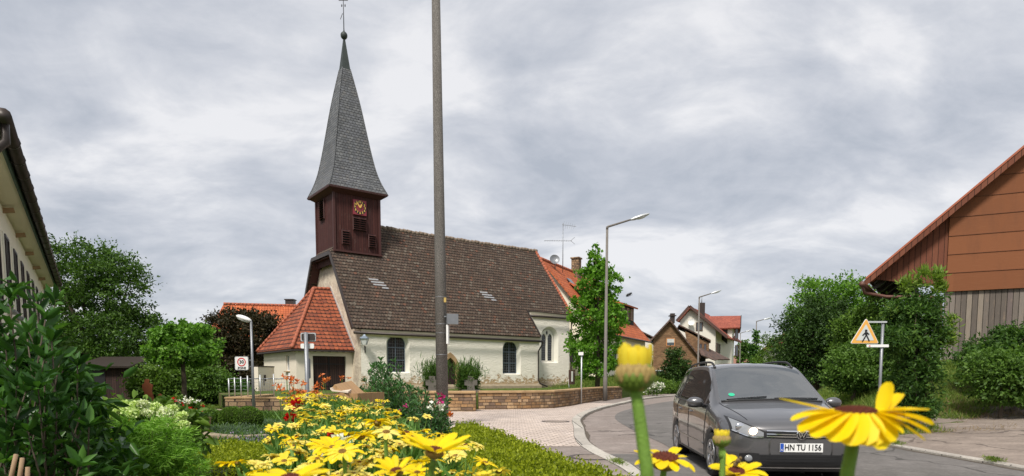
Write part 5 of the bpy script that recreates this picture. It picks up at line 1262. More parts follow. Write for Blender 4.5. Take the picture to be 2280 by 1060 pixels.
# right of the road: dark conifers, lighter tree behind, bushes
D = 27; m = mpp(D)
branch_tree('yew_tree', 'dense very dark evergreen right of the car', (WX(1810, D, 1), D, GH(13, 27)), 2,
    [pxb(1812, 760, D, 66 * m, rz=82 * m), pxb(1852, 730, D, 54 * m, rz=60 * m), pxb(1785, 800, D, 40 * m, rz=62 * m), pxb(1870, 800, D, 50 * m, rz=60 * m)], M['darkgreen'], (.13, .06), 420, 70, .19, .2, seed=7)
D = 31; m = mpp(D)
branch_tree('broadleaf_tree', 'loose light green tree rising behind the dark evergreen', (WX(1860, D, 1), D, GH(15, 31)), 3,
    [pxb(1820, 680, D, 52 * m, rz=45 * m), pxb(1885, 672, D, 60 * m, rz=48 * m), pxb(1790, 740, D, 34 * m, rz=60 * m), pxb(1795, 648, D, 22 * m, rz=20 * m), pxb(1925, 700, D, 40 * m, rz=60 * m), pxb(1768, 706, D, 14 * m, rz=20 * m), pxb(1900, 640, D, 20 * m, rz=14 * m)], M['maple_ball'], (.16, .08), 300, 40, .22, .16, seed=8, nbr=24)
D = 24; m = mpp(D)
branch_tree('hornbeam_bush', 'tall bright edged bush between the evergreen and the barn', (WX(1915, D, 1), D, GH(12.5, 24)), 1.4,
    [pxb(1925, 775, D, 50 * m, rz=50 * m), pxb(1945, 705, D, 36 * m, rz=38 * m), pxb(1895, 725, D, 30 * m, rz=32 * m), pxb(1985, 760, D, 36 * m, rz=60 * m)], M['hedge_green'], (.12, .07), 270, 52, .16, .1, seed=9, cat='bush')
D = 19.5; m = mpp(D)
branch_tree('rounded_bush', 'mid green leafy bush behind the triangle sign pole', (WX(1900, D, 1), D, GH(10.7, 19.5)), .6,
    [pxb(1905, 818, D, 54 * m, rz=42 * m), pxb(1950, 812, D, 38 * m, rz=48 * m), pxb(1872, 838, D, 28 * m, rz=26 * m)], M['midgreen'], (.09, .055), 270, 60, .13, .06, seed=10, cat='bush')
D = 14.6; m = mpp(D)
branch_tree('ash_sapling', 'dark ash sapling with pale young tips half hiding the triangle sign', (WX(2035, D, 1), D, GH(9.5, 14.5)), 2.2,
    [pxb(2035, 700, D, 36 * m, rz=32 * m), pxb(2005, 742, D, 40 * m, rz=26 * m), pxb(1990, 752, D - .6, 20 * m, rz=14 * m), pxb(1990, 770, D - .2, 24 * m, rz=16 * m), pxb(2045, 790, D, 42 * m, rz=36 * m), pxb(2035, 860, D, 44 * m, rz=46 * m), pxb(2045, 910, D, 34 * m, rz=22 * m), pxb(2062, 668, D, 20 * m, rz=20 * m), pxb(2075, 740, D, 22 * m, rz=26 * m), pxb(2000, 690, D, 22 * m, rz=18 * m)], M['ash'], (.12, .04), 400, 40, .11, .05, seed=11, nbr=30)
o = S.objects.get('ash_sapling')
P, Dd, _ = clumps([pxb(2022, 632, D, 9 * m, rz=20 * m), pxb(2052, 626, D, 9 * m, rz=20 * m), pxb(2080, 622, D, 9 * m, rz=28 * m), pxb(2098, 650, D, 8 * m, rz=12 * m), pxb(1985, 700, D, 8 * m, rz=8 * m), pxb(2120, 720, D, 7 * m, rz=14 * m), pxb(2110, 760, D, 16 * m, rz=10 * m)], 60, 26, .06, np.random.default_rng(5), .3)
leaf_obj('young_shoots', leaf_quads(P, .13, .04, RNG, Dd + np.array([0, 0, .6])), M['ash_tip'], o)
D = 18.0; m = mpp(D)
branch_tree('elder_bush', 'dark arching bush against the weathered barn boards', (WX(2200, D, 2), D, GH(14, 18)), .7,
    [pxb(2200, 782, D, 44 * m, rz=24 * m), pxb(2270, 768, D, 42 * m, rz=34 * m), pxb(2160, 798, D, 22 * m, rz=16 * m), pxb(2240, 742, D, 20 * m, rz=14 * m)], M['ash'], (.13, .05), 170, 40, .15, .06, seed=12, cat='bush', nbr=20)
D = 16.2; m = mpp(D)
branch_tree('bramble_bush', 'dense low bush at the right edge on the bank below the barn', (WX(2230, D, 1), D, GH(12.6, 16.2)), .5,
    [pxb(2225, 828, D, 62 * m, rz=44 * m), pxb(2295, 838, D, 70 * m, rz=54 * m), pxb(2175, 835, D, 24 * m, rz=24 * m), pxb(2235, 795, D, 32 * m, rz=18 * m), pxb(2240, 868, D, 60 * m, rz=24 * m)], M['midgreen'], (.10, .055), 300, 52, .12, .05, seed=13, cat='bush')
# far things by the road
D = 62; m = mpp(D)
branch_tree('conifer_bush', 'dark pointed conifer bush in front of the brown gable house', (WX(1502, D, 1), D, GH(WX(1502, D, 1), D)), 1,
    [pxb(1502, 797, D, 16 * m, rz=20 * m), pxb(1503, 822, D, 28 * m, rz=26 * m), pxb(1500, 845, D, 30 * m, rz=18 * m)], M['darkgreen'], (.22, .12), 150, 60, .22, .1, seed=14, cat='bush')
D = 50; m = mpp(D)
branch_tree('bank_shrub', 'low green hedge bank beside the pavement below the brown house', (WX(1480, D, 1), D, .4), .3,
    [pxb(1470, 862, D, 30 * m, rz=13 * m), pxb(1498, 866, D, 26 * m, rz=14 * m), pxb(1455, 866, D, 20 * m, rz=8 * m)], M['hedge_green'], (.14, .08), 140, 60, .16, .05, seed=15, cat='bush', nbr=3)
D = 44; m = mpp(D)
P, Dd, _ = clumps([pxb(1458, 862, D, 18 * m, rz=10 * m), pxb(1448, 868, D, 9 * m, rz=7 * m)], 50, 10, .10, np.random.default_rng(3), .1)
t = thing('white_flower_bush', 'bush full of small white flowers beyond the end of the sandstone wall', 'bush', (WX(1458, D, 1), D, .2))
leaf_obj('flowers', leaf_quads(P, .12, .11, RNG, Dd), M['white_fl'], t); P, Dd, _ = clumps([pxb(1458, 866, D, 18 * m, rz=10 * m)], 60, 30, .12, np.random.default_rng(3)); leaf_obj('leaves', leaf_quads(P, .12, .05, RNG, Dd), M['midgreen'], t)
D = 83; m = mpp(D)
branch_tree('ivy_column', 'ivy climbing the distant lamp pole', (WX(1680, D, 1), D, 0), 1,
    [pxb(1682, 756, D, 5 * m, rz=20 * m), pxb(1681, 785, D, 9 * m, rz=22 * m), pxb(1680, 815, D, 14 * m, rz=20 * m)], M['ivy'], (.28, .2), 90, 40, .2, .1, seed=16, cat='climbing plant')
D = 72; m = mpp(D)
branch_tree('wispy_tree', 'young wispy pale green tree far down the road', (WX(1718, D, 1), D, 0), 2.5,
    [pxb(1718, 790, D, 24 * m, rz=28 * m), pxb(1705, 768, D, 10 * m, rz=20 * m), pxb(1728, 765, D, 9 * m, rz=24 * m), pxb(1738, 800, D, 14 * m, rz=24 * m), pxb(1695, 810, D, 20 * m, rz=22 * m)], M['hedge_green'], (.26, .10), 150, 34, .28, .1, seed=17)
D = 118; m = mpp(D)
branch_tree('distant_tree', 'small round tree far down the road above the pinkish house', (WX(1654, D, 1), D, 0), 2,
    [pxb(1655, 772, D, 9 * m, rz=10 * m), pxb(1663, 785, D, 8 * m, rz=12 * m), pxb(1648, 795, D, 8 * m, rz=14 * m)], M['walnut'], (.4, .3), 60, 40, .3, .1, seed=18)
# greenery closing the view behind the garden on the left
k = 0
for px_, py_, D, rx, rz__, mt_, lab in ((445, 800, 52, 60, 60, 'walnut', 'dark leafy tree between the ball maple and the bronze maple'), (350, 850, 30, 45, 38, 'hedge_green', 'round yellow green shrub under the walnut tree'),
    (450, 855, 31, 50, 32, 'midgreen', 'spreading green shrub beneath the bronze maple'), (500, 868, 33, 40, 22, 'ivy', 'low dark shrub at the left end of the churchyard wall'), (55, 820, 20, 85, 75, 'walnut', 'broad dark tree in front of the cream wall at the left'), (690, 850, 60, 60, 30, 'walnut', 'shrub far behind the porch')):
    if px_ == 690: continue
    m = mpp(D)
    branch_tree('garden_shrub', lab, (WX(px_, D, 1), D, 0), .8, [pxb(px_, py_, D, rx * m, rz=rz__ * m), pxb(px_ - rx * .5, py_ + 10, D, rx * .6 * m, rz=rz__ * .7 * m), pxb(px_ + rx * .5, py_ + 8, D, rx * .6 * m, rz=rz__ * .75 * m)], M[mt_], (.14, .09), 260, 55, .18, .08, seed=30 + k, cat='bush'); k += 1
# distant wooded rise behind everything: only its top edge can be glimpsed through gaps
rng = np.random.default_rng(77); bl = []
for k in range(60):
    a = -85 + k * 2.4 + rng.uniform(-.5, .5); r_ = rng.uniform(95, 120) if a < 12 else rng.uniform(150, 180)
    if 12 < a: bl.append((math.sin(R(a)) * r_, math.cos(R(a)) * r_, 2.2, 5, 4, rng.uniform(2.5, 4)))
    else: bl.append((math.sin(R(a)) * r_, math.cos(R(a)) * r_, 2.0, 4.5, 4, rng.uniform(2.5, 4.2)))
P, Dd, _ = clumps(bl, 1500, 26, .6, rng, .2)
o = leaf_obj('far_woodland', leaf_quads(P, .8, .6, rng, Dd), M['walnut'], None); tag(o, 'band of far green woodland on the horizon', 'woodland', kind='stuff')

# ---- churchyard graves: two stone crosses with bushes
for px_, lab, lab2, hw in ((1042, 'grey stone grave cross in front of the right yew bush', 'bristly green yew bush between the arched door and the right church window', 1), (968, 'grey stone grave cross just left of the tall concrete pole', 'bristly green yew bush left of the arched church door', 0)):
    D = 31.0 + (1 - hw) * .0; m = mpp(D); x = WX(px_, D, 1)
    t = thing('grave_cross', lab, 'gravestone', (x, D, YZ), 'stone crosses in the churchyard')
    xc = WX(px_ + (8 if hw else -3), D, 1)
    mb = MB(); z0 = YZ - .1; w1, w2, ha, hb, ht = .16, .31, .44, .72, .90
    mb.prism([V(xc + a, D - .55, z0 + z) for a, z in ((-.22, 0), (.22, 0), (.17, ha), (w2, ha + .02), (w2, hb), (.16, hb), (.15, ht), (-.15, ht), (-.16, hb), (-w2, hb), (-w2, ha + .02), (-.17, ha))], V(0, .18, 0)); mb.build('cross', M['cross_stone'], t)
    mb = MB(); mb.box(V(xc, D - .46, YZ + .05), (.9, .4, .18)); mb.build('base', M['cross_stone'], t)
    rng = np.random.default_rng(40 + hw); b = W(px_, 838, D)
    t = thing('yew_bush', lab2, 'bush', (x, D, YZ), 'yew bushes by the church wall')
    P, Dd, _ = clumps([(b.x, D, YZ + .7, .48, .42, .5), (b.x, D, YZ + .3, .42, .42, .35)], 130, 90, .10, rng, .3); Dd[:, 2] += .8
    leaf_obj('crown', leaf_quads(P, .12, .03, rng, Dd / np.linalg.norm(Dd, axis=1, keepdims=True)), M['walnut'], t)
    P = np.array([b.x, D, YZ + 1.0]) + rng.normal(size=(700, 3)) * [.35, .3, .22]; P2 = rotv(700, rng, 2.2); leaf_obj('shoots', leaf_quads(P, .35, .03, rng, P2), M['walnut'], t)
    mb = MB(); mb.cyl(V(x, D, YZ - .1), V(x, D, YZ + .8), .07, .04, 7); mb.build('trunk', M['trunk'], t)

# ---- surface-covering leaves over a box hedge
def hedge(name, label, poly, z0, z1, mat, n, leaf=(.022, .014), core=None, seed=1):
    rng = np.random.default_rng(seed); P2 = [Vector((p[0], p[1], 0)) for p in poly]; c = sum(P2, Vector()) / len(P2)
    t = thing(name, label, 'hedge', (c.x, c.y, z0))
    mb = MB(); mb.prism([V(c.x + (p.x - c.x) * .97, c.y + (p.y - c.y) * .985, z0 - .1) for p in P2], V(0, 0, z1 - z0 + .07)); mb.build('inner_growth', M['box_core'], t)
    pts = []; nor = []
    tris = tessellate_polygon([P2]); ar = [abs((P2[b] - P2[a]).cross(P2[d] - P2[a]).z) / 2 for a, b, d in tris]; tot = sum(ar); side = [(P2[i], P2[(i + 1) % len(P2)]) for i in range(len(P2))]; sa = [(b - a).length * (z1 - z0) for a, b in side]; T_ = tot + sum(sa)
    for (a, b, d), A_ in zip(tris, ar):
        m_ = int(n * A_ / T_); u = rng.random((m_, 2)); k_ = u.sum(1) > 1; u[k_] = 1 - u[k_]
        q = np.array(P2[a])[None] + u[:, :1] * np.array(P2[b] - P2[a]) + u[:, 1:] * np.array(P2[d] - P2[a]); q[:, 2] = z1 + .03 * rng.random(m_) ** 3 * 1.5 + .025 * np.sin(q[:, 0] * 9) * np.sin(q[:, 1] * 7) + .02 * rng.normal(size=m_); pts.append(q); nor.append(np.tile([0, 0, 1.], (m_, 1)))
    for (a, b), A_ in zip(side, sa):
        m_ = int(n * A_ / T_); u = rng.random((m_, 2)); q = np.array(a)[None] + u[:, :1] * np.array(b - a); q[:, 2] = z0 + u[:, 1] * (z1 - z0)
        nn_ = (b - a).cross(V(0, 0, 1)).normalized()
        if (nn_.dot((a + b) / 2 - c)) < 0: nn_ = -nn_
        pts.append(q + np.array(nn_) * (.02 * rng.normal(size=(m_, 1)) + .02 * np.sin(q[:, :1] * 8 + q[:, 2:] * 9))); nor.append(np.tile(np.array(nn_), (m_, 1)))
    P = np.concatenate(pts); N_ = np.concatenate(nor); D_ = N_ * .8 + rotv(len(P), rng) * .9 + [0, 0, .3]; D_ /= np.linalg.norm(D_, axis=1, keepdims=True)
    leaf_obj('leaves', leaf_quads(P, leaf[0], leaf[1], rng, D_), mat, t); return t
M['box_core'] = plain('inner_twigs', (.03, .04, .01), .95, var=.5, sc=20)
hedge('box_hedge', 'clipped yellow green box hedge running beside the paving', [(-.76, 8.5), (-.44, 8.3), (.10, 6.2), (.50, 4.6), (.86, 3.5), (.8, 3.0), (-.25, 3.0)], .02, .73, M['box_green'], 120000, (.026, .017), seed=2)
hedge('box_hedge', 'clipped box hedge closing the far end of the flower bed', [(-2.0, 8.1), (-2.0, 7.8), (-.83, 8.2), (-.83, 8.5)], .02, .70, M['box_green'], 26000, (.026, .017), seed=3)
hedge('box_hedge', 'clipped box hedge in the garden at the left edge of the yellow flowers', [(-3.9, 7.3), (-3.6, 5.2), (-2.5, 5.6), (-2.2, 7.9)], .02, .58, M['box_green'], 60000, (.026, .017), seed=4)
# round box bushes
for px_, py_, r_, lab in ((471, 931, .22, 'small clipped box ball, left one of three by the garden wall'), (517, 930, .27, 'clipped box ball, middle one of three by the garden wall'), (551, 932, .30, 'clipped box ball, right one of three by the garden wall')):
    D = 13.8; p = W(px_, py_, D); rng = np.random.default_rng(px_)
    t = thing('box_ball', lab, 'bush', (p.x, D, p.z - r_), 'clipped box balls'); d = rotv(7000, rng); P = np.array([p.x, D, p.z]) + d * r_ * np.array([1.05, 1, .85]) * rng.uniform(.9, 1.03, (7000, 1))
    Dd = d + rotv(7000, rng) * .8; leaf_obj('leaves', leaf_quads(P, .03, .02, rng, Dd / np.linalg.norm(Dd, axis=1, keepdims=True)), M['hedge_green'], t)
    mb = MB(); mb.ell(p, (r_ * .93, r_ * .9, r_ * .78)); mb.cyl(p, V(p.x, p.y, GH(p.x, p.y) - .1), .05, .05, 6); mb.build('inner_growth', M['box_core'], t)

# ---- grass and straw as ground cover
def tufts(name, label, fn, n, L, mat, seed, up=1.6, wd=.012):
    rng = np.random.default_rng(seed); P = np.array([p for p in (fn(rng) for _ in range(n)) if p is not None]); D_ = rotv(len(P), rng, up)
    o = leaf_obj(name, leaf_quads(P, L, wd, rng, D_, .05), mat, None); tag(o, label, name.replace('_', ' '), kind='stuff')
def bank_pt(rng):
    y = rng.uniform(14.2, 24); x = kx(KR, y) + .25 + rng.random() ** 1.0 * 12
    if y < 16.7 + .4 * math.sin(x * 2) and x > kx(KR, y) + (2.6 - (y - 14.2) * .3): return None
    if y < 16 and mnoise.noise(Vector((x * 1.2, y * 1.2, 0))) < -.1: return None
    return (x, y, GH(x, y) - .01)
tufts('bank_grass', 'rough green grass on the bank below the bushes and the barn', bank_pt, 90000, .18, M['grass'], 4, wd=.016)
def dry_pt(rng):
    y = rng.normal(17.3, .5); x = 9.0 + rng.random() * 6
    return (x, y, GH(x, y) + .01) if mnoise.noise(Vector((x * 1.5, y * 1.5, 3))) > -.05 else None
tufts('dry_grass', 'dry straw coloured grass along the edge of the worn yard', dry_pt, 9000, .14, M['dry'], 5, up=.5)
def straw_pt(rng):
    x, y = rng.normal(10.3, .8), rng.normal(14.2, .28); return (x, y, GH(x, y) + .02)
tufts('loose_straw', 'loose straw scattered on the worn yard', straw_pt, 500, .10, M['dry'], 6, up=0.05, wd=.008)
def yard_pt(rng):
    x = rng.uniform(-9.3, 8.5); y = rng.uniform(21.2, 46)
    q = (x + 8.6, y - 36); tt_, ss_ = q[0] * .8 + q[1] * .6, -q[0] * .6 + q[1] * .8
    if ss_ > -.4 and -4 < tt_: return None
    if x > 2 and y < 29 + (x - 2) * 2.3: return None
    if x > -7.2 and y < 26: return None
    if y < 24.8: return None
    return (x, y, YZ)
tufts('churchyard_grass', 'short grass around the chapel behind the sandstone wall', yard_pt, 9000, .06, M['grass'], 7, wd=.02)
def weed_pt(rng):
    k_ = rng.integers(0, 3); cx_, cy_, s_ = ((1.62, 9.6, .10), (7.62, 12.5, .09), (7.64, 9.9, .06))[k_]
    return (cx_ + rng.normal() * s_ * .5, cy_ + rng.normal() * s_ * 1.5, .1)
tufts('kerb_weeds', 'small weeds growing in the joints of the kerb', weed_pt, 700, .07, M['grass'], 8, up=.6)
def far_pt(rng):
    y = rng.uniform(40, 66); x = kx(KL, y) - rng.uniform(2.2, 9); return (x, y, GH(x, y))
tufts('verge_grass', 'tall grass on the verge left of the far bend in the road', far_pt, 22000, .32, M['grass'], 9, wd=.04)
# ------------------------------------------------------------ the car
def car_paint():
    t = NT('dark_grey_metallic'); n = t.noise(900, 1, .5, t.obj())
    c = t.mix(n, (.11, .108, .112), (.17, .168, .172)); t.fin(c, .34, .5, .7)
    t.b.inputs['Coat Weight'].default_value = 1; t.b.inputs['Coat Roughness'].default_value = .03; return t.mat
M['paint'] = car_paint(); M['car_glass'] = glass('tinted_glass', (.012, .014, .016), .03); M['tyre'] = plain('tyre_rubber', (.02, .02, .02), .85, bump=.3, bsc=90)
def wsg():
    t = NT('windscreen_glass'); t.fin((.05, .07, .068), .03, 1.0); bn_ = t.bump(t.noise(2.5, 3, .5), .10, .03); tr = t.n('ShaderNodeBsdfTransparent'); tr.inputs[0].default_value = (.62, .70, .68, 1); ms = t.n('ShaderNodeMixShader'); ms.inputs[0].default_value = .72; t.l(tr.outputs[0], ms.inputs[2]); t.l(t.b.outputs[0], ms.inputs[1]); gl = t.n('ShaderNodeBsdfGlossy'); gl.inputs['Roughness'].default_value = .03; t.l(bn_.outputs[0], gl.inputs['Normal']); m2 = t.n('ShaderNodeMixShader'); m2.inputs[0].default_value = .34; t.l(ms.outputs[0], m2.inputs[1]); t.l(gl.outputs[0], m2.inputs[2]); t.l(m2.outputs[0], t.out.inputs[0]); return t.mat
M['windscreen'] = wsg()
M['rim'] = plain('alloy', (.42, .42, .43), .3, metal=.9, var=.05); M['plastic'] = plain('black_plastic', (.018, .018, .019), .45); M['chrome'] = plain('chrome', (.75, .75, .76), .12, metal=1, var=.02)
M['lens'] = plain('headlamp_lens', (.22, .23, .24), .06, spec=.9, coat=1); M['head_on'] = emit('lit_lamp', (1, .72, .42), 5); M['plate_blue'] = plain('plate_blue', (.02, .08, .42), .4)
def catm(P, n):
    """dense Catmull-Rom through control rows (numpy)"""
    P = np.array(P, float); out = []
    for i in range(len(P) - 1):
        p0, p1, p2, p3 = P[max(i - 1, 0)], P[i], P[i + 1], P[min(i + 2, len(P) - 1)]
        for k in range(n):
            t = k / n; out.append(.5 * (2 * p1 + (p2 - p0) * t + (2 * p0 - 5 * p1 + 4 * p2 - p3) * t * t + (3 * p1 - p0 - 3 * p2 + p3) * t ** 3))
    out.append(P[-1]); return np.array(out)
# stations: s from the nose; half-profile (w,z) x 10: floor, sill, lower door, mid door, shoulder, belt, glass top, roof edge, mid roof, roof centre
ST = [
 (-.015, [(0, .34), (.30, .34), (.34, .38), (.37, .46), (.37, .56), (.35, .65), (.31, .69), (.26, .71), (.15, .72), (0, .725)]),
 (.015, [(0, .28), (.50, .28), (.56, .34), (.60, .45), (.60, .58), (.58, .68), (.52, .74), (.43, .765), (.25, .78), (0, .79)]),
 (.10, [(0, .22), (.60, .22), (.68, .30), (.735, .44), (.74, .58), (.71, .71), (.62, .79), (.50, .825), (.28, .84), (0, .85)]),
 (.30, [(0, .20), (.70, .20), (.80, .28), (.845, .44), (.845, .60), (.80, .76), (.70, .845), (.56, .885), (.30, .905), (0, .915)]),
 (.62, [(0, .20), (.78, .20), (.87, .28), (.892, .46), (.89, .66), (.855, .83), (.75, .915), (.60, .95), (.32, .97), (0, .98)]),
 (1.00, [(0, .20), (.80, .20), (.885, .28), (.90, .48), (.895, .74), (.86, .91), (.77, .985), (.63, 1.01), (.33, 1.03), (0, 1.04)]),
 (1.18, [(0, .20), (.80, .20), (.885, .28), (.90, .48), (.895, .76), (.865, .94), (.785, 1.035), (.70, 1.065), (.36, 1.085), (0, 1.095)]),
 (1.55, [(0, .20), (.80, .20), (.885, .28), (.90, .48), (.897, .78), (.868, .96), (.735, 1.235), (.665, 1.275), (.35, 1.305), (0, 1.315)]),
 (1.98, [(0, .20), (.80, .20), (.885, .28), (.90, .50), (.897, .80), (.868, .98), (.685, 1.455), (.61, 1.515), (.33, 1.555), (0, 1.565)]),
 (2.35, [(0, .20), (.80, .20), (.885, .28), (.90, .50), (.897, .81), (.868, .99), (.67, 1.515), (.60, 1.575), (.32, 1.61), (0, 1.62)]),
 (3.00, [(0, .20), (.80, .20), (.885, .28), (.90, .50), (.897, .82), (.868, 1.00), (.665, 1.525), (.595, 1.585), (.32, 1.62), (0, 1.63)]),
 (3.70, [(0, .22), (.80, .22), (.88, .30), (.895, .52), (.89, .83), (.86, 1.02), (.66, 1.50), (.59, 1.56), (.31, 1.595), (0, 1.605)]),
 (4.12, [(0, .26), (.78, .26), (.86, .34), (.87, .54), (.865, .84), (.83, 1.04), (.65, 1.45), (.57, 1.52), (.30, 1.55), (0, 1.56)]),
 (4.32, [(0, .30), (.70, .30), (.78, .38), (.80, .55), (.79, .84), (.76, 1.03), (.60, 1.36), (.50, 1.42), (.27, 1.45), (0, 1.46)]),
 (4.40, [(0, .36), (.60, .36), (.68, .42), (.70, .56), (.69, .82), (.66, 1.00), (.52, 1.28), (.42, 1.33), (.22, 1.35), (0, 1.36)])]
SN, JN = 5, 4
G_ = np.array([[(s_, w_, z_) for w_, z_ in pr] for s_, pr in ST])      # station x profile x 3
G1 = catm(G_.reshape(len(ST), -1), SN).reshape(-1, 10, 3)
G2 = np.array([catm(r, JN) for r in G1])                                # rows x (9*JN+1) x 3
G2[:, :, 1] = np.maximum(G2[:, :, 1], 0)
FX, FY, HD = 3.62, 7.85, R(4.5)      # nose centre and heading
def CW(s_, x, z):
    """car frame: s back from the nose, x to the picture's right, z up"""
    return V(FX + x * math.cos(HD) + s_ * math.sin(HD), FY + s_ * math.cos(HD) - x * math.sin(HD), z)
ARCH = [(.90, .335), (3.58, .335)]; AR = .385
nI, nJ = G2.shape[0], G2.shape[1]
def region(i, j):
    s_ = (G2[i, j, 0] + G2[min(i + 1, nI - 1), j, 0]) / 2; jj = j / JN; c = G2[i:i + 2, j:j + 2].reshape(-1, 3).mean(0)
    for a, z in ARCH:
        if math.hypot(c[0] - a, c[2] - z) < AR and c[1] > .5 and jj < 5: return None
    if jj >= 7 and 1.18 < s_ < 1.98: return 'windscreen'
    if 5 <= jj < 6 and 1.55 < s_ < 4.05:
        if 2.42 < s_ < 2.50 or 3.42 < s_ < 3.52: return 'pillar'
        return 'side_window'
    if 5 <= jj < 6 and 1.28 < s_ <= 1.5: return 'side_window' if jj < 5.5 else 'body'
    if jj >= 6.6 and s_ > 4.13 and False: return 'rear_window'
    return 'body'
vehicle = thing('parked_car' if False else 'car', 'dark grey family van driving towards the viewer with one headlamp lit', 'car', tuple(CW(2.2, 0, 0)))
parts_ = {}
for sd_ in (-1, 1):
    for i in range(nI - 1):
        for j in range(nJ - 1):
            r = region(i, j)
            if r is None: continue
            key = r + ('' if r in ('body', 'windscreen', 'pillar') else ('L' if sd_ < 0 else 'R'))
            q = [CW(*(G2[a, b] * [1, sd_, 1])) for a, b in ((i, j), (i, j + 1), (i + 1, j + 1), (i + 1, j))]
            if sd_ > 0: q.reverse()
            parts_.setdefault(key, MB()).add(q, [(0, 1, 2, 3)], 0, True)
nose = [CW(*(G2[0, j] * [1, -1, 1])) for j in range(nJ)] + [CW(*(G2[0, j])) for j in range(nJ - 2, 0, -1)]
parts_['body'].add(nose, [range(len(nose))]); tail = [CW(*(G2[-1, j] * [1, -1, 1])) for j in range(nJ)] + [CW(*(G2[-1, j])) for j in range(nJ - 2, 0, -1)]
parts_['body'].add(tail, [list(reversed(range(len(tail))))])
allv = []; allf = []
for k_, mb in parts_.items():
    o_ = len(allv); allv += mb.v; allf += [[a + o_ for a in f] for f in mb.f]
BV = BVHTree.FromPolygons(allv, allf)
mats_ = {'body': M['paint'], 'windscreen': M['windscreen'], 'pillar': M['plastic'], 'side_windowL': M['car_glass'], 'side_windowR': M['car_glass']}
for k_, mb in parts_.items():
    o = mb.build(k_.rstrip('LR') if k_ != 'pillar' else 'door_pillars', mats_[k_], vehicle)
    bm = bmesh.new(); bm.from_mesh(o.data); bmesh.ops.remove_doubles(bm, verts=bm.verts, dist=.0006); bm.to_mesh(o.data); bm.free()
    if k_ == 'body': body_o = o
fwd = (CW(-1, 0, 0) - CW(0, 0, 0)); side = (CW(0, 1, 0) - CW(0, 0, 0))
def hit(p, d, off):
    loc, n, i_, ds = BV.ray_cast(p - d * 3, d)
    if loc is None: return None
    if n.dot(d) > 0: n = -n
    return loc + n * off
def patch(lo, hi, d, off, n, m_, mat, name, parent):
    """sheet between two polylines of the car frame, dropped onto the body along d"""
    L1 = catm(lo, n); L2 = catm(hi, n); rows = []
    for k in range(m_ + 1):
        row = []
        for a, b in zip(L1, L2):
            q = a + (b - a) * k / m_; h = hit(CW(*q), d, off)
            if h is None: h = CW(*q)
            row.append(h)
        rows.append(row)
    mb = MB(); mb.grid(rows); return mb.build(name, mat, parent)
back = -fwd
# front details; coordinates (s, x, z)
for sd_ in (-1, 1):
    x0, x1, x2 = sd_ * .42, sd_ * .62, sd_ * .80
    hl = patch([(0, x0, .635), (0, x1, .64), (0, x2, .70)], [(0, x0, .715), (0, x1, .80), (0, x2, .885)], back, .006, 6, 6, M['plastic'], 'headlamp', vehicle)
    patch([(0, sd_ * .455, .655), (0, x1, .665), (0, sd_ * .775, .72)], [(0, sd_ * .455, .705), (0, x1, .78), (0, sd_ * .775, .86)], back, .012, 6, 6, M['lens'], 'lens', hl)
    for xx, rr, mt_ in ((.57, .047, M['head_on']), (.70, .052, M['chrome'])):
        c = hit(CW(0, sd_ * xx, .715 + (xx - .57) * .35), back, .012); mb = MB(); mb.ell(c, (rr * 1.2, .02, rr), 14, 8); mb.build('lamp', mt_, hl)
    patch([(0, sd_ * .46, .642), (0, sd_ * .62, .648), (0, sd_ * .78, .71)], [(0, sd_ * .46, .652), (0, sd_ * .62, .662), (0, sd_ * .78, .722)], back, .018, 6, 1, M['chrome'], 'trim_strip', hl)
    fg = hit(CW(0, sd_ * .62, .375), back, .0); patch([(0, sd_ * .50, .31), (0, sd_ * .62, .30), (0, sd_ * .72, .34)], [(0, sd_ * .50, .44), (0, sd_ * .62, .445), (0, sd_ * .72, .43)], back, .006, 6, 4, M['plastic'], 'foglamp_recess', vehicle)
    mb = MB(); mb.ell(fg + fwd * .012, (.055, .02, .045), 12, 8); mb.build('foglamp', M['lens'], vehicle)
gr = patch([(0, -.43, .635), (0, 0, .625), (0, .43, .635)], [(0, -.43, .72), (0, 0, .715), (0, .43, .72)], back, .006, 8, 3, M['plastic'], 'grille', vehicle)
for z in (.652, .682, .722): patch([(0, -.42, z), (0, 0, z - .006), (0, .42, z)], [(0, -.42, z + .011), (0, 0, z + .005), (0, .42, z + .011)], back, .016, 8, 1, M['chrome'], 'chrome_bar', gr)
mb = MB(); c = hit(CW(0, 0, .685), back, .02); mb.cyl(c + back * .012, c + fwd * .01, .068, .064, 24); mb.build('badge', M['chrome'], gr)
mb = MB(); 
mb.M = None; mb.cyl(c + fwd * .0095, c + fwd * .0125, .054, .054, 24); bd_ = mb.build('badge_disc', M['plastic'], gr)
def star(pts): return [c + side * x + V(0, 0, z) + fwd * .014 for x, z in pts]
for pl in ([(-.03, .04), (-.018, .04), (.003, .008), (-.006, .004)], [(.03, .04), (.018, .04), (-.003, .008), (.006, .004)], [(-.046, .02), (-.034, .024), (-.012, -.04), (-.022, -.044)], [(.046, .02), (.034, .024), (.012, -.04), (.022, -.044)], [(-.016, -.042), (0, -.006), (.0, .008), (-.026, -.038)], [(.016, -.042), (0, -.006), (.0, .008), (.026, -.038)]):
    mb = MB(); P_l = star(pl); mb.add(P_l, [range(4)])
    o_ = mb.build('badge_mark', M['chrome'], gr)
li = patch([(0, -.50, .285), (0, 0, .28), (0, .50, .285)], [(0, -.52, .425), (0, 0, .43), (0, .52, .425)], back, .008, 8, 4, M['plastic'], 'lower_intake', vehicle)
for z in (.315, .345, .375, .405): patch([(0, -.49, z), (0, 0, z), (0, .49, z)], [(0, -.49, z + .006), (0, 0, z + .006), (0, .49, z + .006)], back, .016, 8, 1, M['black'], 'slat', li)
patch([(0, -.56, .262), (0, 0, .258), (0, .56, .262)], [(0, -.56, .274), (0, 0, .270), (0, .56, .274)], back, .014, 8, 1, M['chrome'], 'lower_trim', vehicle)
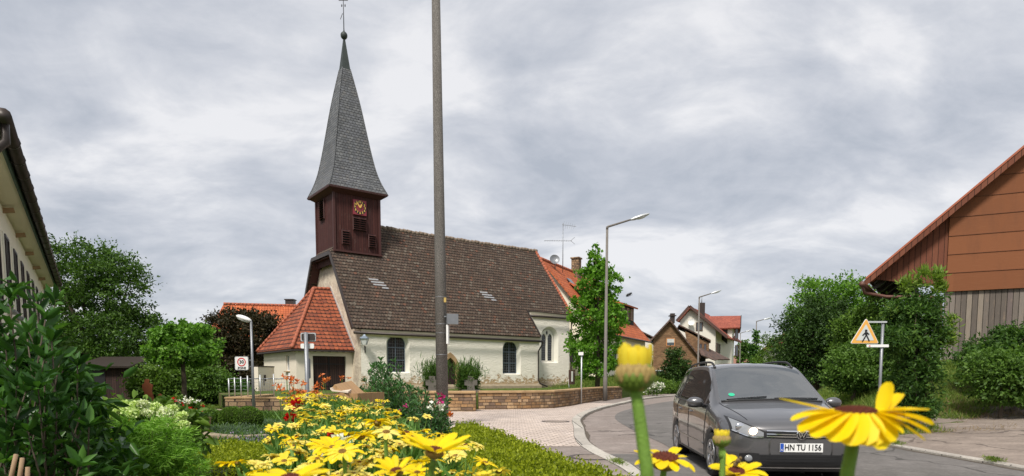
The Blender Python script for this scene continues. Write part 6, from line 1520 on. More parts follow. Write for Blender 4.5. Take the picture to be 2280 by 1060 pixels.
patch([(0, -.60, .225), (0, 0, .22), (0, .60, .225)], [(0, -.60, .25), (0, 0, .245), (0, .60, .25)], back, .02, 8, 2, M['plastic'], 'front_lip', vehicle)
# number plate
pc = hit(CW(0, 0, .52), back, .018)
def PQ(x, z, o=0): return pc + side * x + V(0, 0, z) + fwd * o
mb = MB(); mb.prism([PQ(-.26, -.055), PQ(.26, -.055), PQ(.26, .055), PQ(-.26, .055)], fwd * .006); np_ = mb.build('number_plate', M['white_paint'], vehicle)
mb = MB(); mb.add([PQ(-.257, -.052, .008), PQ(-.215, -.052, .008), PQ(-.215, .052, .008), PQ(-.257, .052, .008)], [(0, 1, 2, 3)]); mb.build('blue_band', M['plate_blue'], np_)
textmesh('plate_text', 'HN', .105, M['black'], np_, PQ(-.145, 0, .008), side, Z1, bold=.001, sx=.8); textmesh('plate_text', 'TU 1156', .105, M['black'], np_, PQ(.09, 0, .008), side, Z1, bold=.001, sx=.8)
textmesh('plate_text', 'D', .03, M['white_paint'], np_, PQ(-.236, -.03, .01), side, Z1)
# wheels, arches
def wheel(s_, sd_):
    c = CW(s_, sd_ * .79, .315); ax = side * sd_
    t_ = MB(); pr = [(-.11, .24), (-.11, .29), (-.09, .312), (0, .317), (.09, .312), (.105, .29), (.10, .215)]
    u = fwd; up = V(0, 0, 1)
    t_.grid([[c + ax * a + (u * math.cos(q) + up * math.sin(q)) * r for q in [2 * math.pi * k / 36 for k in range(36)]] for a, r in pr], closed=True)
    w_ = t_.build('wheel', M['tyre'], vehicle)
    mb = MB(); mb.grid([[c + ax * a + (u * math.cos(q) + up * math.sin(q)) * r for q in [2 * math.pi * k / 36 for k in range(36)]] for a, r in ((.10, .218), (.112, .215), (.09, .195), (.0, .185))], closed=True)
    for k in range(5):
        for dq in (-.13, .13):
            q = 2 * math.pi * k / 5 + dq + .3; q2 = 2 * math.pi * k / 5 + dq * .6 + .3
            mb.bar(c + ax * .085 + (u * math.cos(q2) + up * math.sin(q2)) * .03, c + ax * .095 + (u * math.cos(q) + up * math.sin(q)) * .20, .030, .025, up=ax)
    mb.cyl(c + ax * .06, c + ax * .10, .05, .045, 14); mb.build('rim', M['rim'], w_)
    mb = MB(); mb.cyl(c - ax * .06, c + ax * .03, .20, .20, 24); mb.build('brake', M['black'], w_)
for s_ in (.90, 3.58):
    for sd_ in (-1, 1): wheel(s_, sd_)
for s_, z_ in ARCH:
    for sd_ in (-1, 1):
        rows = []; n = 30
        for k in range(n + 1):
            a = math.pi * (-.10 + 1.2 * k / n); ss = s_ + AR * math.cos(a); zz = z_ + AR * math.sin(a)
            oo = []
            for rr in (AR - .03, AR, AR + .035):
                p = CW(s_ + rr * math.cos(a), 0, max(.2, z_ + rr * math.sin(a))); loc, nn_, i_, d_ = BV.ray_cast(p + side * sd_ * 3, -side * sd_)
                if loc is None or abs((loc - p).length) < .6: loc = p + side * sd_ * .885
                oo.append(loc + side * sd_ * (.010 if rr < AR + .03 else -.002))
            rows.append([oo[0] - side * sd_ * .10] + oo)
        mb = MB(); mb.grid(rows); mb.build('wheel_arch', M['paint'], vehicle)
        mb = MB(); mb.grid([[CW(s_ + (AR + .02) * math.cos(a), sd_ * x, max(.16, z_ + (AR + .02) * math.sin(a))) for x in (.50, .87)] for a in [math.pi * (-.15 + 1.3 * k / 20) for k in range(21)]])
        mb.add([CW(s_ + (AR + .02) * math.cos(a), sd_ * .50, z_ + (AR + .02) * math.sin(a)) for a in [2 * math.pi * k / 20 for k in range(20)]], [range(20)]); mb.build('wheel_housing', M['black'], vehicle)
# door seams, handles, mirrors, side trim, rails, wipers
def seam(pts, mat=None, w_=.007, name='door_seam', sd_=-1, off=.003):
    P = catm(pts, 8); mb = MB(); q = []
    for p in P:
        a = CW(p[0], 0, p[1]); loc, nn_, i_, d_ = BV.ray_cast(a + side * sd_ * 3, -side * sd_)
        if loc is not None: q.append(loc + side * sd_ * off)
    mb.tube(q, w_ * .6, 5); return mb.build(name, mat or M['black'], vehicle)
for sd_ in (-1, 1):
    seam([(1.30, .24), (1.31, .5), (1.28, .9), (1.42, 1.02)], sd_=sd_); seam([(2.46, .24), (2.47, .6), (2.46, .98)], sd_=sd_); seam([(3.35, .62), (3.48, .8), (3.47, 1.0)], sd_=sd_)
    seam([(1.3, .985), (2.2, 1.0), (3.2, 1.01), (4.05, 1.05)], M['plastic'], .022, 'belt_trim', sd_, .0); seam([(1.32, .43), (2.2, .43), (3.15, .44)], M['paint'], .03, 'side_moulding', sd_, -.004)
    seam([(1.32, .235), (2.2, .235), (3.15, .24)], M['plastic'], .04, 'sill_trim', sd_, -.01)
    for s_ in (2.28, 3.22):
        a = CW(s_, sd_ * .905, .86); mb = MB(); mb.ell(a, (.025, .09, .018), 10, 6, rot=Matrix.Rotation(-HD, 3, 'Z')); mb.build('door_handle', M['paint'], vehicle)
    mc = CW(1.50, sd_ * 1.0, 1.03); mb = MB(); mb.ell(mc, (.125, .075, .075), 14, 10, rot=Matrix.Rotation(-HD + sd_ * .15, 3, 'Z')); mr = mb.build('mirror', M['paint'], vehicle)
    mb = MB(); mb.tube([CW(1.50, sd_ * .86, .97), CW(1.50, sd_ * .96, .985)], .028, 6); mb.ell(mc - V(0, 0, .05), (.11, .065, .035), 12, 8, rot=Matrix.Rotation(-HD, 3, 'Z')); mb.build('mirror_base', M['plastic'], mr)
    mb = MB(); pts = []
    for k in range(17):
        t_ = k / 16; s_ = 2.05 + 1.95 * t_; top_ = CW(s_, sd_ * .585, 0); loc, nn_, i_, d_ = BV.ray_cast(top_ + V(0, 0, 3), V(0, 0, -1)); lift = .055 * min(1, math.sin(math.pi * t_) * 3.2) + .004
        pts.append(loc + V(0, 0, lift))
    mb.tube(pts, .017, 8)
    for k in (5, 11): mb.cyl(pts[k] - V(0, 0, .06), pts[k], .012, .012, 6)
    mb.build('roof_rail', M['plastic'], vehicle)
for a, b in ((-.62, -.05), (.05, .66)):
    h0 = hit(CW(0, a, 0) + V(0, 0, 3), V(0, 0, -1), 0); mb = MB(); q = []
    for k in range(7):
        x = lerp(a, b, k / 6); s_ = 1.17 + .04 * (k / 6); loc, nn_, i_, d_ = BV.ray_cast(CW(s_, x, 3), V(0, 0, -1)); q.append(loc + V(0, 0, .012))
    mb.tube(q, .008, 5); mb.build('wiper', M['black'], vehicle)
# bonnet edges, base of windscreen
for sd_ in (-1, 1):
    q = []
    for k in range(14):
        s_ = .20 + .93 * k / 13; x = sd_ * lerp(.60, .735, k / 13) ; loc, nn_, i_, d_ = BV.ray_cast(CW(s_, x, 3), V(0, 0, -1)); q.append(loc + V(0, 0, .001))
    mb = MB(); mb.tube(q, .0045, 5); mb.build('bonnet_seam', M['black'], vehicle)
q = []
for k in range(15):
    x = lerp(-.70, .70, k / 14); loc, nn_, i_, d_ = BV.ray_cast(CW(1.145 + .02 * 0, x, 3), V(0, 0, -1)); q.append(loc + V(0, 0, .004))
mb = MB(); mb.tube(q, .016, 6); mb.build('scuttle', M['plastic'], vehicle)
mb = MB(); c = hit(CW(1.32, -.55, 3), V(0, 0, -1), .004); n_ = None
loc, nn_, i_, d_ = BV.ray_cast(CW(1.30, -.52, 3), V(0, 0, -1)); tx = side; ty = nn_.cross(tx).normalized(); tx = ty.cross(nn_)
mb.add([loc + nn_ * .004 + tx * .045 * math.cos(a) + ty * .045 * math.sin(a) for a in [2 * math.pi * k / 16 for k in range(16)]], [range(16)]); mb.build('green_badge', plain('badge_green', (.03, .45, .25), .5), vehicle)
mb = MB(); mb.box(CW(2.35, 0, .20), (1.50, 3.7, .12), rz=-HD); mb.build('underbody', M['black'], vehicle)
mb = MB()
for sd_ in (-1, 1):
    mb.ell(CW(4.33, sd_ * .70, .95), (.06, .05, .2), 10, 8)
    mb.build('tail_lamp', M['sign_red'], vehicle); mb = MB()

# cabin seen through the windscreen
M['seat'] = plain('grey_seat_cloth', (.16, .16, .165), .9); M['dash'] = plain('dashboard', (.03, .03, .032), .7)
mb = MB(); mb.grid([[CW(s_, x, z - .06 * (x / .7) ** 2) for x in (-.74, -.4, 0, .4, .74)] for s_, z in ((1.22, 1.0), (1.45, 1.01), (1.75, .98), (1.8, .8))]); mb.build('dashboard', M['dash'], vehicle)
for x in (-.37, .37):
    mb = MB(); mb.grid([[CW(2.42 + .18 * (z - .6) , x + .24 * math.cos(a) * (1 if z < 1.15 else .85), z) + fwd * (.06 * math.sin(a)) for a in [2 * math.pi * k / 12 for k in range(12)]] for z in (.5, .8, 1.05, 1.18, 1.24)], closed=True); st_ = mb.build('front_seat', M['seat'], vehicle)
    mb = MB(); mb.ell(CW(2.55, x, 1.33), (.13, .05, .09), 12, 8); mb.build('head_rest', M['seat'], st_)
mb = MB(); sw = CW(1.86, -.37 + .74, 1.02); mb.tube([sw + side * .18 * math.cos(a) + V(0, 0, .17 * math.sin(a)) + back * .05 * math.sin(a) for a in [2 * math.pi * k / 24 for k in range(25)]], .014, 6); mb.bar(sw - side * .17, sw + side * .17, .03, .04); mb.build('steering_wheel', M['black'], vehicle)
mb = MB(); mb.ell(CW(1.86, 0, 1.40), (.12, .02, .035), 10, 6); mb.build('rear_view_mirror', M['black'], vehicle)
# ------------------------------------------------------------ left-hand garden
def leaf6(P, L, Wd, rng, D, fold=.25, curl=.15):
    """broad leaf folded along its midrib: two quads per leaf"""
    n = len(P); B_ = np.cross(D, rotv(n, rng, 1.2)); B_ /= np.linalg.norm(B_, axis=1, keepdims=True) + 1e-9
    Nn = np.cross(B_, D); k = rng.uniform(.6, 1.2, (n, 1)); l = L * k; w_ = Wd * k
    tip = P + D * l - Nn * l * curl; m1 = P + D * l * .3; m2 = P + D * l * .68 - Nn * l * curl * .4
    L1 = m1 + B_ * w_ * .45 + Nn * w_ * fold; L2 = m2 + B_ * w_ * .38 + Nn * w_ * fold; R1 = m1 - B_ * w_ * .45 + Nn * w_ * fold; R2 = m2 - B_ * w_ * .38 + Nn * w_ * fold
    a = np.stack([P, L1, L2, tip], 1); b = np.stack([P, tip, R2, R1], 1)
    V_ = np.stack([P, L1, L2, tip, R2, R1], 1).reshape(-1, 3); i0 = np.arange(n)[:, None] * 6
    F_ = np.concatenate([i0 + np.array([0, 1, 2, 3]), i0 + np.array([0, 3, 4, 5])], 1).reshape(-1, 4)
    return V_, F_
def leaf6_obj(name, VF, mat, parent):
    off = Vector((0, 0, 0)); p = parent
    while p is not None: off += p.location; p = p.parent
    me = mk_mesh(name, VF[0].astype(np.float32), VF[1].astype(np.int32), off); me.materials.append(mat); return link(name, me, parent)
# glossy dark shrub, lower left: leafy twigs radiating upwards
def twig_shrub(name, label, cat, base, twigs, mat, L, Wd, seed, per=.028, stemr=.006, tip=None):
    rng = np.random.default_rng(seed); t = thing(name, label, cat, tuple(base)); mb = MB(); P = []; D = []
    for e, bend in twigs:
        b = Vector(base) + V(rng.normal() * .08, rng.normal() * .08, 0); e = Vector(e); m_ = b.lerp(e, .55) + V(rng.normal() * .06, rng.normal() * .06, -.05 * bend)
        pts = [b.lerp(m_, k / 4) if k < 4 else m_ for k in range(5)] + [m_.lerp(e, k / 4) for k in range(1, 5)]
        mb.tube(pts, [stemr * (1.4 - k / 8) for k in range(9)], 5); ln = (e - m_).length + (m_ - b).length * .5; n_ = int(ln / per)
        dr = (e - m_).normalized()
        for k in range(n_):
            f = k / n_; q = m_.lerp(b, .5).lerp(m_, f * 2) if f < .5 else m_.lerp(e, (f - .5) * 2)
            a = k * 2.4 + rng.normal() * .3; u = dr.cross(V(0, 1, .1)).normalized(); v_ = dr.cross(u); d = (u * math.cos(a) + v_ * math.sin(a)) * 1.0 + dr * (.45 + .7 * f)
            P.append(tuple(q)); D.append(tuple(d.normalized()))
        for k in range(6):
            a = k * 1.05; u = dr.cross(V(0, 1, .1)).normalized(); v_ = dr.cross(u); P.append(tuple(e)); D.append(tuple(((u * math.cos(a) + v_ * math.sin(a)) * .8 + dr).normalized()))
    mb.build('twigs', M['trunk'], t); leaf6_obj('leaves', leaf6(np.array(P), L, Wd, rng, np.array(D)), mat, t); return t
rng = np.random.default_rng(91); tw_ = []
TOP = [(-60, 690), (0, 690), (30, 665), (60, 672), (95, 668), (100, 712), (115, 760), (125, 800), (175, 815), (120, 850), (165, 885), (190, 925), (150, 930), (120, 900), (60, 800), (40, 860), (80, 960), (130, 960), (170, 1000), (190, 1030), (150, 1040), (100, 1040), (30, 960), (0, 880), (20, 1020), (-40, 800), (-40, 940), (60, 740), (10, 760), (75, 850)]
for x, y in TOP:
    for q in range(1 if y < 740 else 2 if y < 830 else 4):
        D = rng.uniform(2.1, 2.9); p = W(x + rng.normal() * 15, y + abs(rng.normal()) * 34 * (q > 0), D); tw_.append((p, rng.uniform(0, 1)))
b = W(60, 1400, 2.5); twig_shrub('laurel_shrub', 'big dark shrub with glossy pointed leaves filling the lower left corner', 'shrub', b, tw_, M['laurel'], .074, .027, 6, per=.022)
P, Dd, _ = clumps([pxb(60, 900, 2.75, .26, .2, .22), pxb(120, 990, 2.8, .16, .2, .14), pxb(-30, 850, 2.75, .2, .2, .35), pxb(60, 1080, 2.6, .4, .2, .2)], 150, 40, .05, rng, .4)
leaf6_obj('inner_leaves', leaf6(P, .075, .03, rng, Dd), M['laurel'], S.objects['laurel_shrub'])
for k, (x0, x1, y1) in enumerate(((22, 36, 1012), (46, 50, 1020), (70, 62, 1040))):
    mb = MB(); mb.cyl(W(x0 - 10, 1120, 1.5), W(x1, y1, 1.5), .0055, .005, 7); o = mb.build('garden_cane', M['twig'], None)
    tag(o, ('leftmost of three pale cut canes at the lower left corner', 'middle one of three pale cut canes at the lower left corner', 'rightmost of three pale cut canes at the lower left corner')[k], 'garden cane', 'pale cut canes')
# feathery bright green bush
D = 3.3; m = mpp(D); rng = np.random.default_rng(17)
t = thing('feathery_bush', 'bright green feathery rounded bush in front of the hydrangea', 'bush', (WX(325, D, 1), D, .2))
P, Dd, C_ = clumps([pxb(325, 1010, D, 95 * m, rz=62 * m), pxb(280, 1040, D - .1, 85 * m, rz=60 * m), pxb(385, 1045, D, 62 * m, rz=50 * m), pxb(320, 960, D, 55 * m, rz=28 * m), pxb(320, 1120, D, 120 * m, rz=90 * m)], 520, 60, .022, rng, .25)
Dd = Dd * [1, 1, .5]; Dd /= np.linalg.norm(Dd, axis=1, keepdims=True); leaf_obj('crown', leaf_quads(P, .040, .0055, rng, Dd, .1), M['fern'], t)
mb = MB()
for c in C_[::6]: c = Vector(c); mb.tube([V(t.location.x, D, .3), V(t.location.x, D, .3).lerp(c, .6) + V(0, 0, .05), c], [.012, .006, .002], 4)
mb.build('twigs', M['trunk'], t)
# hydrangea
D = 4.8; m = mpp(D); t = thing('hydrangea_bush', 'hydrangea with round pale green and cream flower heads', 'bush', (WX(340, D, 1), D, .2))
P, Dd, _ = clumps([pxb(330, 950, D, 90 * m, rz=45 * m), pxb(270, 955, D, 50 * m, rz=35 * m), pxb(395, 960, D, 40 * m, rz=30 * m)], 160, 26, .05, rng, .4); leaf6_obj('leaves', leaf6(P, .085, .05, rng, Dd), M['hedge_green'], t)
for k, (x, y, r_) in enumerate(((371, 920, 17), (345, 908, 12), (302, 903, 12), (318, 899, 9), (283, 914, 11), (262, 912, 9), (398, 936, 12), (383, 910, 10), (405, 925, 9), (330, 918, 10), (296, 920, 12), (352, 940, 14), (360, 948, 10), (388, 950, 9), (250, 926, 9), (345, 962, 11), (410, 945, 8), (275, 900, 8))):
    c = np.array(W(x, y, D - .34 - .1 * rng.random())); r_ *= m * .82; d = rotv(420, rng); Pq = c + d * r_ * np.array([1.15, 1, .75]); q = leaf_quads(Pq, .017, .015, rng, d * .3 + rotv(420, rng) * .9)
    leaf_obj('flower_head', q, M['hyd'] if k % 3 else M['white_hyd'] if 'white_hyd' in M else M['hyd'], t)
mb = MB()
for x, y in ((371, 935), (302, 915), (283, 925), (398, 945), (345, 920)): mb.cyl(V(t.location.x, D, .3), W(x, y, D - .08), .006, .003, 4)
mb.build('stems', M['trunk'], t)
def flowerclump(name, label, cat, D, px0, px1, py_top, py_base, leafmat, flmats, nst, seed, fl=.05, lw=.02, ll=.35, nl=160, fpos=None):
    rng = np.random.default_rng(seed); x0, x1 = WX(px0, D, 1), WX(px1, D, 1); zb = GH((x0 + x1) / 2, D); c = V((x0 + x1) / 2, D, zb); t = thing(name, label, cat, tuple(c))
    zt = W(px0, py_top, D).z; mb = MB(); Pf = []
    for k in range(nst):
        xx = rng.uniform(x0, x1); z = rng.uniform(lerp(zb, zt, .72), zt); b = c + V((xx - c.x) * .35, rng.normal() * .08, 0); e = V(xx, D + rng.normal() * .12, z)
        mb.tube([b, b.lerp(e, .5) + V(0, 0, .08), e], [.005, .004, .003], 4)
        for j in range(3): Pf.append(tuple(e + V(rng.normal() * fl * .7, rng.normal() * fl * .6, rng.normal() * fl * .5)))
    mb.build('stems', M['midgreen'], t); Pf = np.array(Pf); 
    q = np.repeat(Pf, 7, 0); leaf_obj('flowers', leaf_quads(q, fl, fl * .45, rng, rotv(len(q), rng, .5)), flmats, t)
    P = np.stack([c.x + rng.normal(size=nl) * (x1 - x0) * .3, D + rng.normal(size=nl) * .12, np.full(nl, zb)], 1); P[:, 2] += rng.random(nl) * (zt - zb) * .5
    leaf_obj('leaves', leaf_quads(P, ll, lw, rng, rotv(nl, rng, 1.3), .08), leafmat, t); return t
flowerclump('daylily_clump', 'clump of orange daylilies left of the sign post in front of the porch', 'flowering plant', 8.2, 615, 680, 838, 900, M['stalk'], M['orange_fl'], 15, 1, .045)
flowerclump('daylily_clump', 'smaller clump of orange daylilies in front of the brown double door', 'flowering plant', 8.0, 700, 765, 832, 895, M['maple_red'], M['orange_fl'], 9, 2, .045)
flowerclump('daylily_clump', 'few orange daylilies between the laurel and the hydrangea', 'flowering plant', 4.6, 245, 290, 908, 960, M['stalk'], M['orange_fl'], 6, 3, .04)
# red and white roses in a low pale planter
D = 11.5; m = mpp(D); gx = WX(405, D, .4); t = thing('rose_bush', 'bush with red and white roses in a pale planter below the ball maple', 'bush', (gx, D, GH(gx, D)))
P, Dd, _ = clumps([pxb(405, 912, D, 42 * m, rz=24 * m), pxb(385, 905, D, 22 * m, rz=20 * m), pxb(430, 918, D, 22 * m, rz=18 * m)], 110, 50, .05, rng, .4); leaf_obj('leaves', leaf_quads(P, .06, .035, rng, Dd), M['midgreen'], t)
for nm, mt_, sp_2, n_ in (('red_flowers', 'red_fl', (412, 918, 32, 13), 26), ('white_flowers', 'white_fl', (412, 893, 20, 6), 14), ('pink_flowers', 'red_fl', (385, 893, 14, 8), 6)):
    q = np.array([tuple(W(sp_2[0] + rng.normal() * sp_2[2] * .6, sp_2[1] + rng.normal() * sp_2[3] * .6, D - .35 + rng.random() * .1)) for _ in range(n_)]); q = np.repeat(q, 9, 0) + rng.normal(size=(n_ * 9, 3)) * .015; leaf_obj(nm, leaf_quads(q, .04, .03, rng), M[mt_], t)
mb = MB(); pzz = W(410, 936, D - .2); mb.prism([V(pzz.x + a, D - .35, pzz.z + z) for a, z in ((-.26, -.3), (.26, -.3), (.33, .04), (-.33, .04))], V(0, .5, 0)); mb.build('planter', M['capstone'], t)
# rusty steel figure
D = 24; k_ = mpp(D); c = W(331, 906, D); t = thing('steel_sculpture', 'rusty flat steel figure standing in the garden', 'sculpture', tuple(c))
M['rust'] = plain('rusty_steel', (.24, .075, .03), .85, var=.4, sc=4, bump=.4, bsc=30)
def sil(c, pts): return [c + V(x * k_, 0, z * k_) for x, z in pts]
mb = MB(); mb.prism(sil(c, [(-11, 0), (12, 0), (11, 22), (8, 34), (11, 48), (7, 51), (3, 53), (4, 59), (0, 62), (-4, 62), (-7, 59), (-7, 54), (-12, 50), (-13, 42), (-8, 32), (-10, 20)]), V(0, .05, 0)); mb.build('figure', M['rust'], t)
mb = MB(); mb.box(c + V(0, 0, -.03), (.6, .4, .12)); mb.build('base', M['rust'], t)
c = W(356, 906, D + .4); t = thing('steel_sculpture', 'small rusty post shaped steel figure right of the big one', 'sculpture', tuple(c)); mb = MB(); mb.prism(sil(c, [(-4, 0), (5, 0), (5, 26), (2, 30), (-3, 28)]), V(0, .05, 0)); mb.build('figure', M['rust'], t)
# white garden chair
D = 13; c = V(WX(192, D, .3), D, GH(-8, 13)); t = thing('garden_chair', 'white plastic garden chair half hidden behind the laurel leaves', 'chair', tuple(c))
mb = MB(); mb.prism(rrect(c + V(0, .2, .74), X1, V(0, .12, 1).normalized(), .46, .34, .07), V(0, .03, 0)); mb.build('backrest', M['white_paint'], t)
mb = MB(); mb.prism([c + V(x, y, .42) for x, y in ((-.22, -.22), (.22, -.22), (.2, .2), (-.2, .2))], V(0, 0, .03)); mb.build('seat', M['white_paint'], t)
for sx in (-1, 1):
    for sy in (-1, 1): mb = MB(); mb.cyl(c + V(.24 * sx, .24 * sy, 0), c + V(.19 * sx, .19 * sy, .43 if sy < 0 else .62), .02, .018, 8); mb.build('leg', M['white_paint'], t)
    mb = MB(); mb.tube([c + V(.22 * sx, .2, .64), c + V(.25 * sx, 0, .65), c + V(.24 * sx, -.2, .63), c + V(.22 * sx, -.21, .45)], .018, 6); mb.build('armrest', M['white_paint'], t)
# timber shed under the walnut
D = 36; c = W(262, 880, D); t = thing('timber_shed', 'dark open timber shed under the walnut tree', 'shed', (c.x, D, 0))
mb = MB(); mb.box(V(c.x, D, 1.0), (2.6, 2, 2.1)); mb.build('boards', M['door_wood'], t); mb = MB(); slab(mb, [V(c.x - 1.6, D - 1.4, 2.0), V(c.x + 1.6, D - 1.4, 2.0), V(c.x + 1.6, D + 1.2, 2.6), V(c.x - 1.6, D + 1.2, 2.6)], .1); mb.build('roof', M['zinc'], t)
mb = MB(); mb.box(V(c.x - .5, D - 1.01, .9), (1.0, .05, 1.7)); mb.build('doorway', M['black'], t)
# low curved edging of rough stones in the bed
pts = [(WX(425, 11.2, .3), 11.2), (WX(470, 10.6, .3), 10.6), (WX(530, 10.3, .3), 10.3), (WX(600, 10.6, .3), 10.6)]
wall_run(pts, .05, .40, .22, M['old_stone'], .03, M['plinth'], 'stone_edging', 'low curved rough stone edging between the planting beds', 'stone edging', .0)
pts = [(WX(425, 17, .3), 17), (WX(500, 16.6, .3), 16.6)]
wall_run(pts, .05, .50, .3, M['old_stone'], .04, M['plinth'], 'stone_edging', 'short rough stone step below the thin metal fence', 'stone edging', .0)
# mixed low planting
def bed_plants(name, label, region, n, L, wd, mat, seed, up=.9, sp=.25, h=.18, spots=26):
    rng = np.random.default_rng(seed); x0, x1, D0, D1 = region; P = []
    for k in range(spots):
        D = rng.uniform(D0, D1); x = WX(rng.uniform(x0, x1), D, .4)
        if x > gedge(D) - .15: continue
        q = rng.normal(size=(n // spots, 3)) * [sp, sp, h * .4]; q[:, 2] = np.abs(q[:, 2]) + rng.random(len(q)) * h; P.append(q + [x, D, GH(x, D)])
    P = np.concatenate(P); o = leaf_obj(name, leaf_quads(P, L, wd, rng, rotv(len(P), rng, up)), M[mat], None); tag(o, label, name.replace('_', ' '), kind='stuff')
bed_plants('garden_ground_cover', 'mixed low green perennials covering the garden beds', (400, 760, 7.8, 19), 60000, .09, .022, 'midgreen', 1, h=.08, sp=.4, spots=110)
bed_plants('sage_planting', 'grey green sage and lavender leaves in the beds', (420, 720, 8.5, 15), 26000, .08, .012, 'sage', 2, up=1.6, h=.10, spots=34)
bed_plants('lavender_flowers', 'lilac flowers scattered over the planting beds', (520, 640, 9.2, 11), 900, .035, .02, 'lilac_fl', 3, h=.14, spots=16, sp=.18)
bed_plants('white_bedding_flowers', 'tiny white flowers along the front of the garden beds', (420, 640, 7.6, 9.2), 700, .03, .025, 'white_fl', 4, h=.12, spots=26, sp=.2)
bed_plants('lawn_grass', 'rough grass in the left part of the garden', (60, 520, 10, 30), 50000, .12, .016, 'grass', 5, up=2, h=.02, sp=1.1, spots=240)
bed_plants('tall_bed_leaves', 'taller leafy stems behind the box hedge at the left', (430, 620, 7.4, 8.6), 14000, .09, .02, 'bluegreen', 6, up=1.3, h=.14, spots=30, sp=.14)
bed_plants('red_bedding_flowers', 'few dark red flowers low in the garden beds', (440, 520, 8.4, 9.6), 120, .04, .03, 'red_fl', 7, h=.12, spots=6, sp=.15)
# tall loose shrub with narrow leaves right of the wooden box
rng = np.random.default_rng(55); D = 5.6; tw_ = []
for k in range(150):
    a = rng.random(); 
    if a < .45: x, y = rng.normal(862, 26), rng.uniform(812, 905)
    elif a < .8: x, y = rng.normal(915, 40), rng.uniform(862, 935)
    else: x, y = rng.normal(972, 16), rng.uniform(905, 945)
    if x > 868: y = max(y, 850 + (x - 868) * .35)
    if x < 812: y = max(y, 870)
    tw_.append((W(x, y, D + rng.normal() * .22), .2))
for x, y in ((838, 815), (848, 803), (862, 818), (878, 806), (888, 822), (825, 830), (800, 868), (812, 850)): tw_.append((W(x, y, D), .2))
t = twig_shrub('snapdragon_shrub', 'tall loose green plant with narrow leaves beside the open wooden box', 'plant', V(WX(885, D, .4), D, .2), tw_, M['bluegreen'], .055, .014, 56, per=.014, stemr=.004)
P, Dd, _ = clumps([pxb(870, 930, D, 75 * mpp(D), rz=40 * mpp(D)), pxb(930, 945, D, 60 * mpp(D), rz=26 * mpp(D)), pxb(900, 1000, D, 90 * mpp(D), rz=50 * mpp(D))], 200, 50, .05, rng, .4); leaf_obj('lower_leaves', leaf_quads(P, .06, .014, rng, Dd), M['bluegreen'], t)
def blobs_fl(t, name, spots, mat, r_=.03, D=5.3, n=14):
    for x, y in spots:
        c = np.array(W(x, y, D)); leaf_obj(name, leaf_quads(c + rng.normal(size=(n, 3)) * r_ * .3, r_, r_ * .8, rng, rotv(n, rng, .4)), M[mat], t)
blobs_fl(t, 'magenta_flower', ((981, 888), (979, 897), (980, 880)), 'pink_fl'); blobs_fl(t, 'lilac_flower', ((890, 914), (905, 905)), 'pink_fl', .02)
blobs_fl(t, 'white_rose', ((978, 903), (984, 908), (972, 898), (955, 905)), 'white_fl', .035); blobs_fl(t, 'orange_flower', ((1003, 928), (1001, 921)), 'orange_fl', .03)

# ------------------------------------------------------------ wooden box with propped lid
D = 4.3; t = thing('wooden_box', 'plywood box with a tilted loose lid behind the yellow flowers', 'box', (WX(760, D, 1), D, .2))
M['ply'] = planks('plywood', .6, [(.48, .29, .14), (.45, .27, .13)], (.3, .18, .09), .01, .6, bs=.15); M['ply_edge'] = plain('pale_board_edge', (.66, .56, .45), .6, var=.1)
a, b_, c = W(702, 878, 4.2), W(796, 876, 4.35), W(830, 884, 4.75); a2 = a + V(.0, .5, .0)
lo = V(0, 0, -1.0)
mb = MB(); q = [a, b_, V(b_.x + .1, b_.y + .42, b_.z), V(a.x + .06, a.y + .45, a.z)]
mb.bridge([p for p in q], [p + lo for p in q]); mb.bridge(q, [p.lerp(sum(q, Vector()) / 4, .08) for p in q]); ii = [p.lerp(sum(q, Vector()) / 4, .08) for p in q]; mb.bridge(ii, [p + lo * .6 for p in ii]); mb.add([p + lo * .6 for p in ii], [(0, 1, 2, 3)]); mb.build('sides', M['ply'], t)
L0, L1, L2, L3 = W(741, 863, 4.15), W(786, 853, 4.55), W(838, 903, 4.55), W(800, 916, 4.15)
L0, L1 = W(740, 862, 4.30), W(778, 853, 4.62); dwn = W(836, 903, 4.4) - W(784, 855, 4.4)
mb = MB(); mb.prism([L0, L1, L1 + dwn, L0 + dwn], V(.015, 0, .018)); ld = mb.build('lid', M['ply'], t)
mb = MB(); mb.prism([L0 - V(.012, .012, .004), L1 - V(0, 0, .004), L1 + V(.035, 0, -.03), W(775, 872, 4.3), L0 + V(.0, -.012, -.018)], V(0, 0, -.010)); mb.build('lid_lining', M['ply_edge'], ld)
# ------------------------------------------------------------ the yellow flowers
def petal_mat(name, a, b):
    t = NT(name); g = t.n('ShaderNodeNewGeometry').outputs['Random Per Island']; n = t.noise(60, 3, .5, t.obj())
    c = t.mix(t.m('ADD', t.m('MULTIPLY', g, .6), t.m('MULTIPLY', n, .4)), a, b); t.fin(c, .5, .3)
    tr = t.n('ShaderNodeBsdfTranslucent'); t.l(c, tr.inputs[0]); ms = t.n('ShaderNodeMixShader'); ms.inputs[0].default_value = .35
    t.l(t.b.outputs[0], ms.inputs[1]); t.l(tr.outputs[0], ms.inputs[2]); t.l(ms.outputs[0], t.out.inputs[0]); return t.mat
M['petal'] = petal_mat('yellow_petals', (.86, .62, .004), (.95, .75, .01)); M['petal_pale'] = petal_mat('pale_lemon_petals', (.86, .72, .10), (.90, .80, .26)); M['petal_mid'] = petal_mat('lemon_petals', (.84, .66, .03), (.90, .76, .08))
M['disc'] = plain('red_brown_disc', (.26, .06, .03), .9, var=.5, sc=500, bump=1, bsc=900); M['disc_old'] = plain('withered_disc', (.45, .24, .05), .9, var=.5, sc=300, bump=1, bsc=600)
M['stem'] = plain('flower_stem', (.15, .27, .035), .6, var=.25, sc=150, bump=.4, bsc=900); 
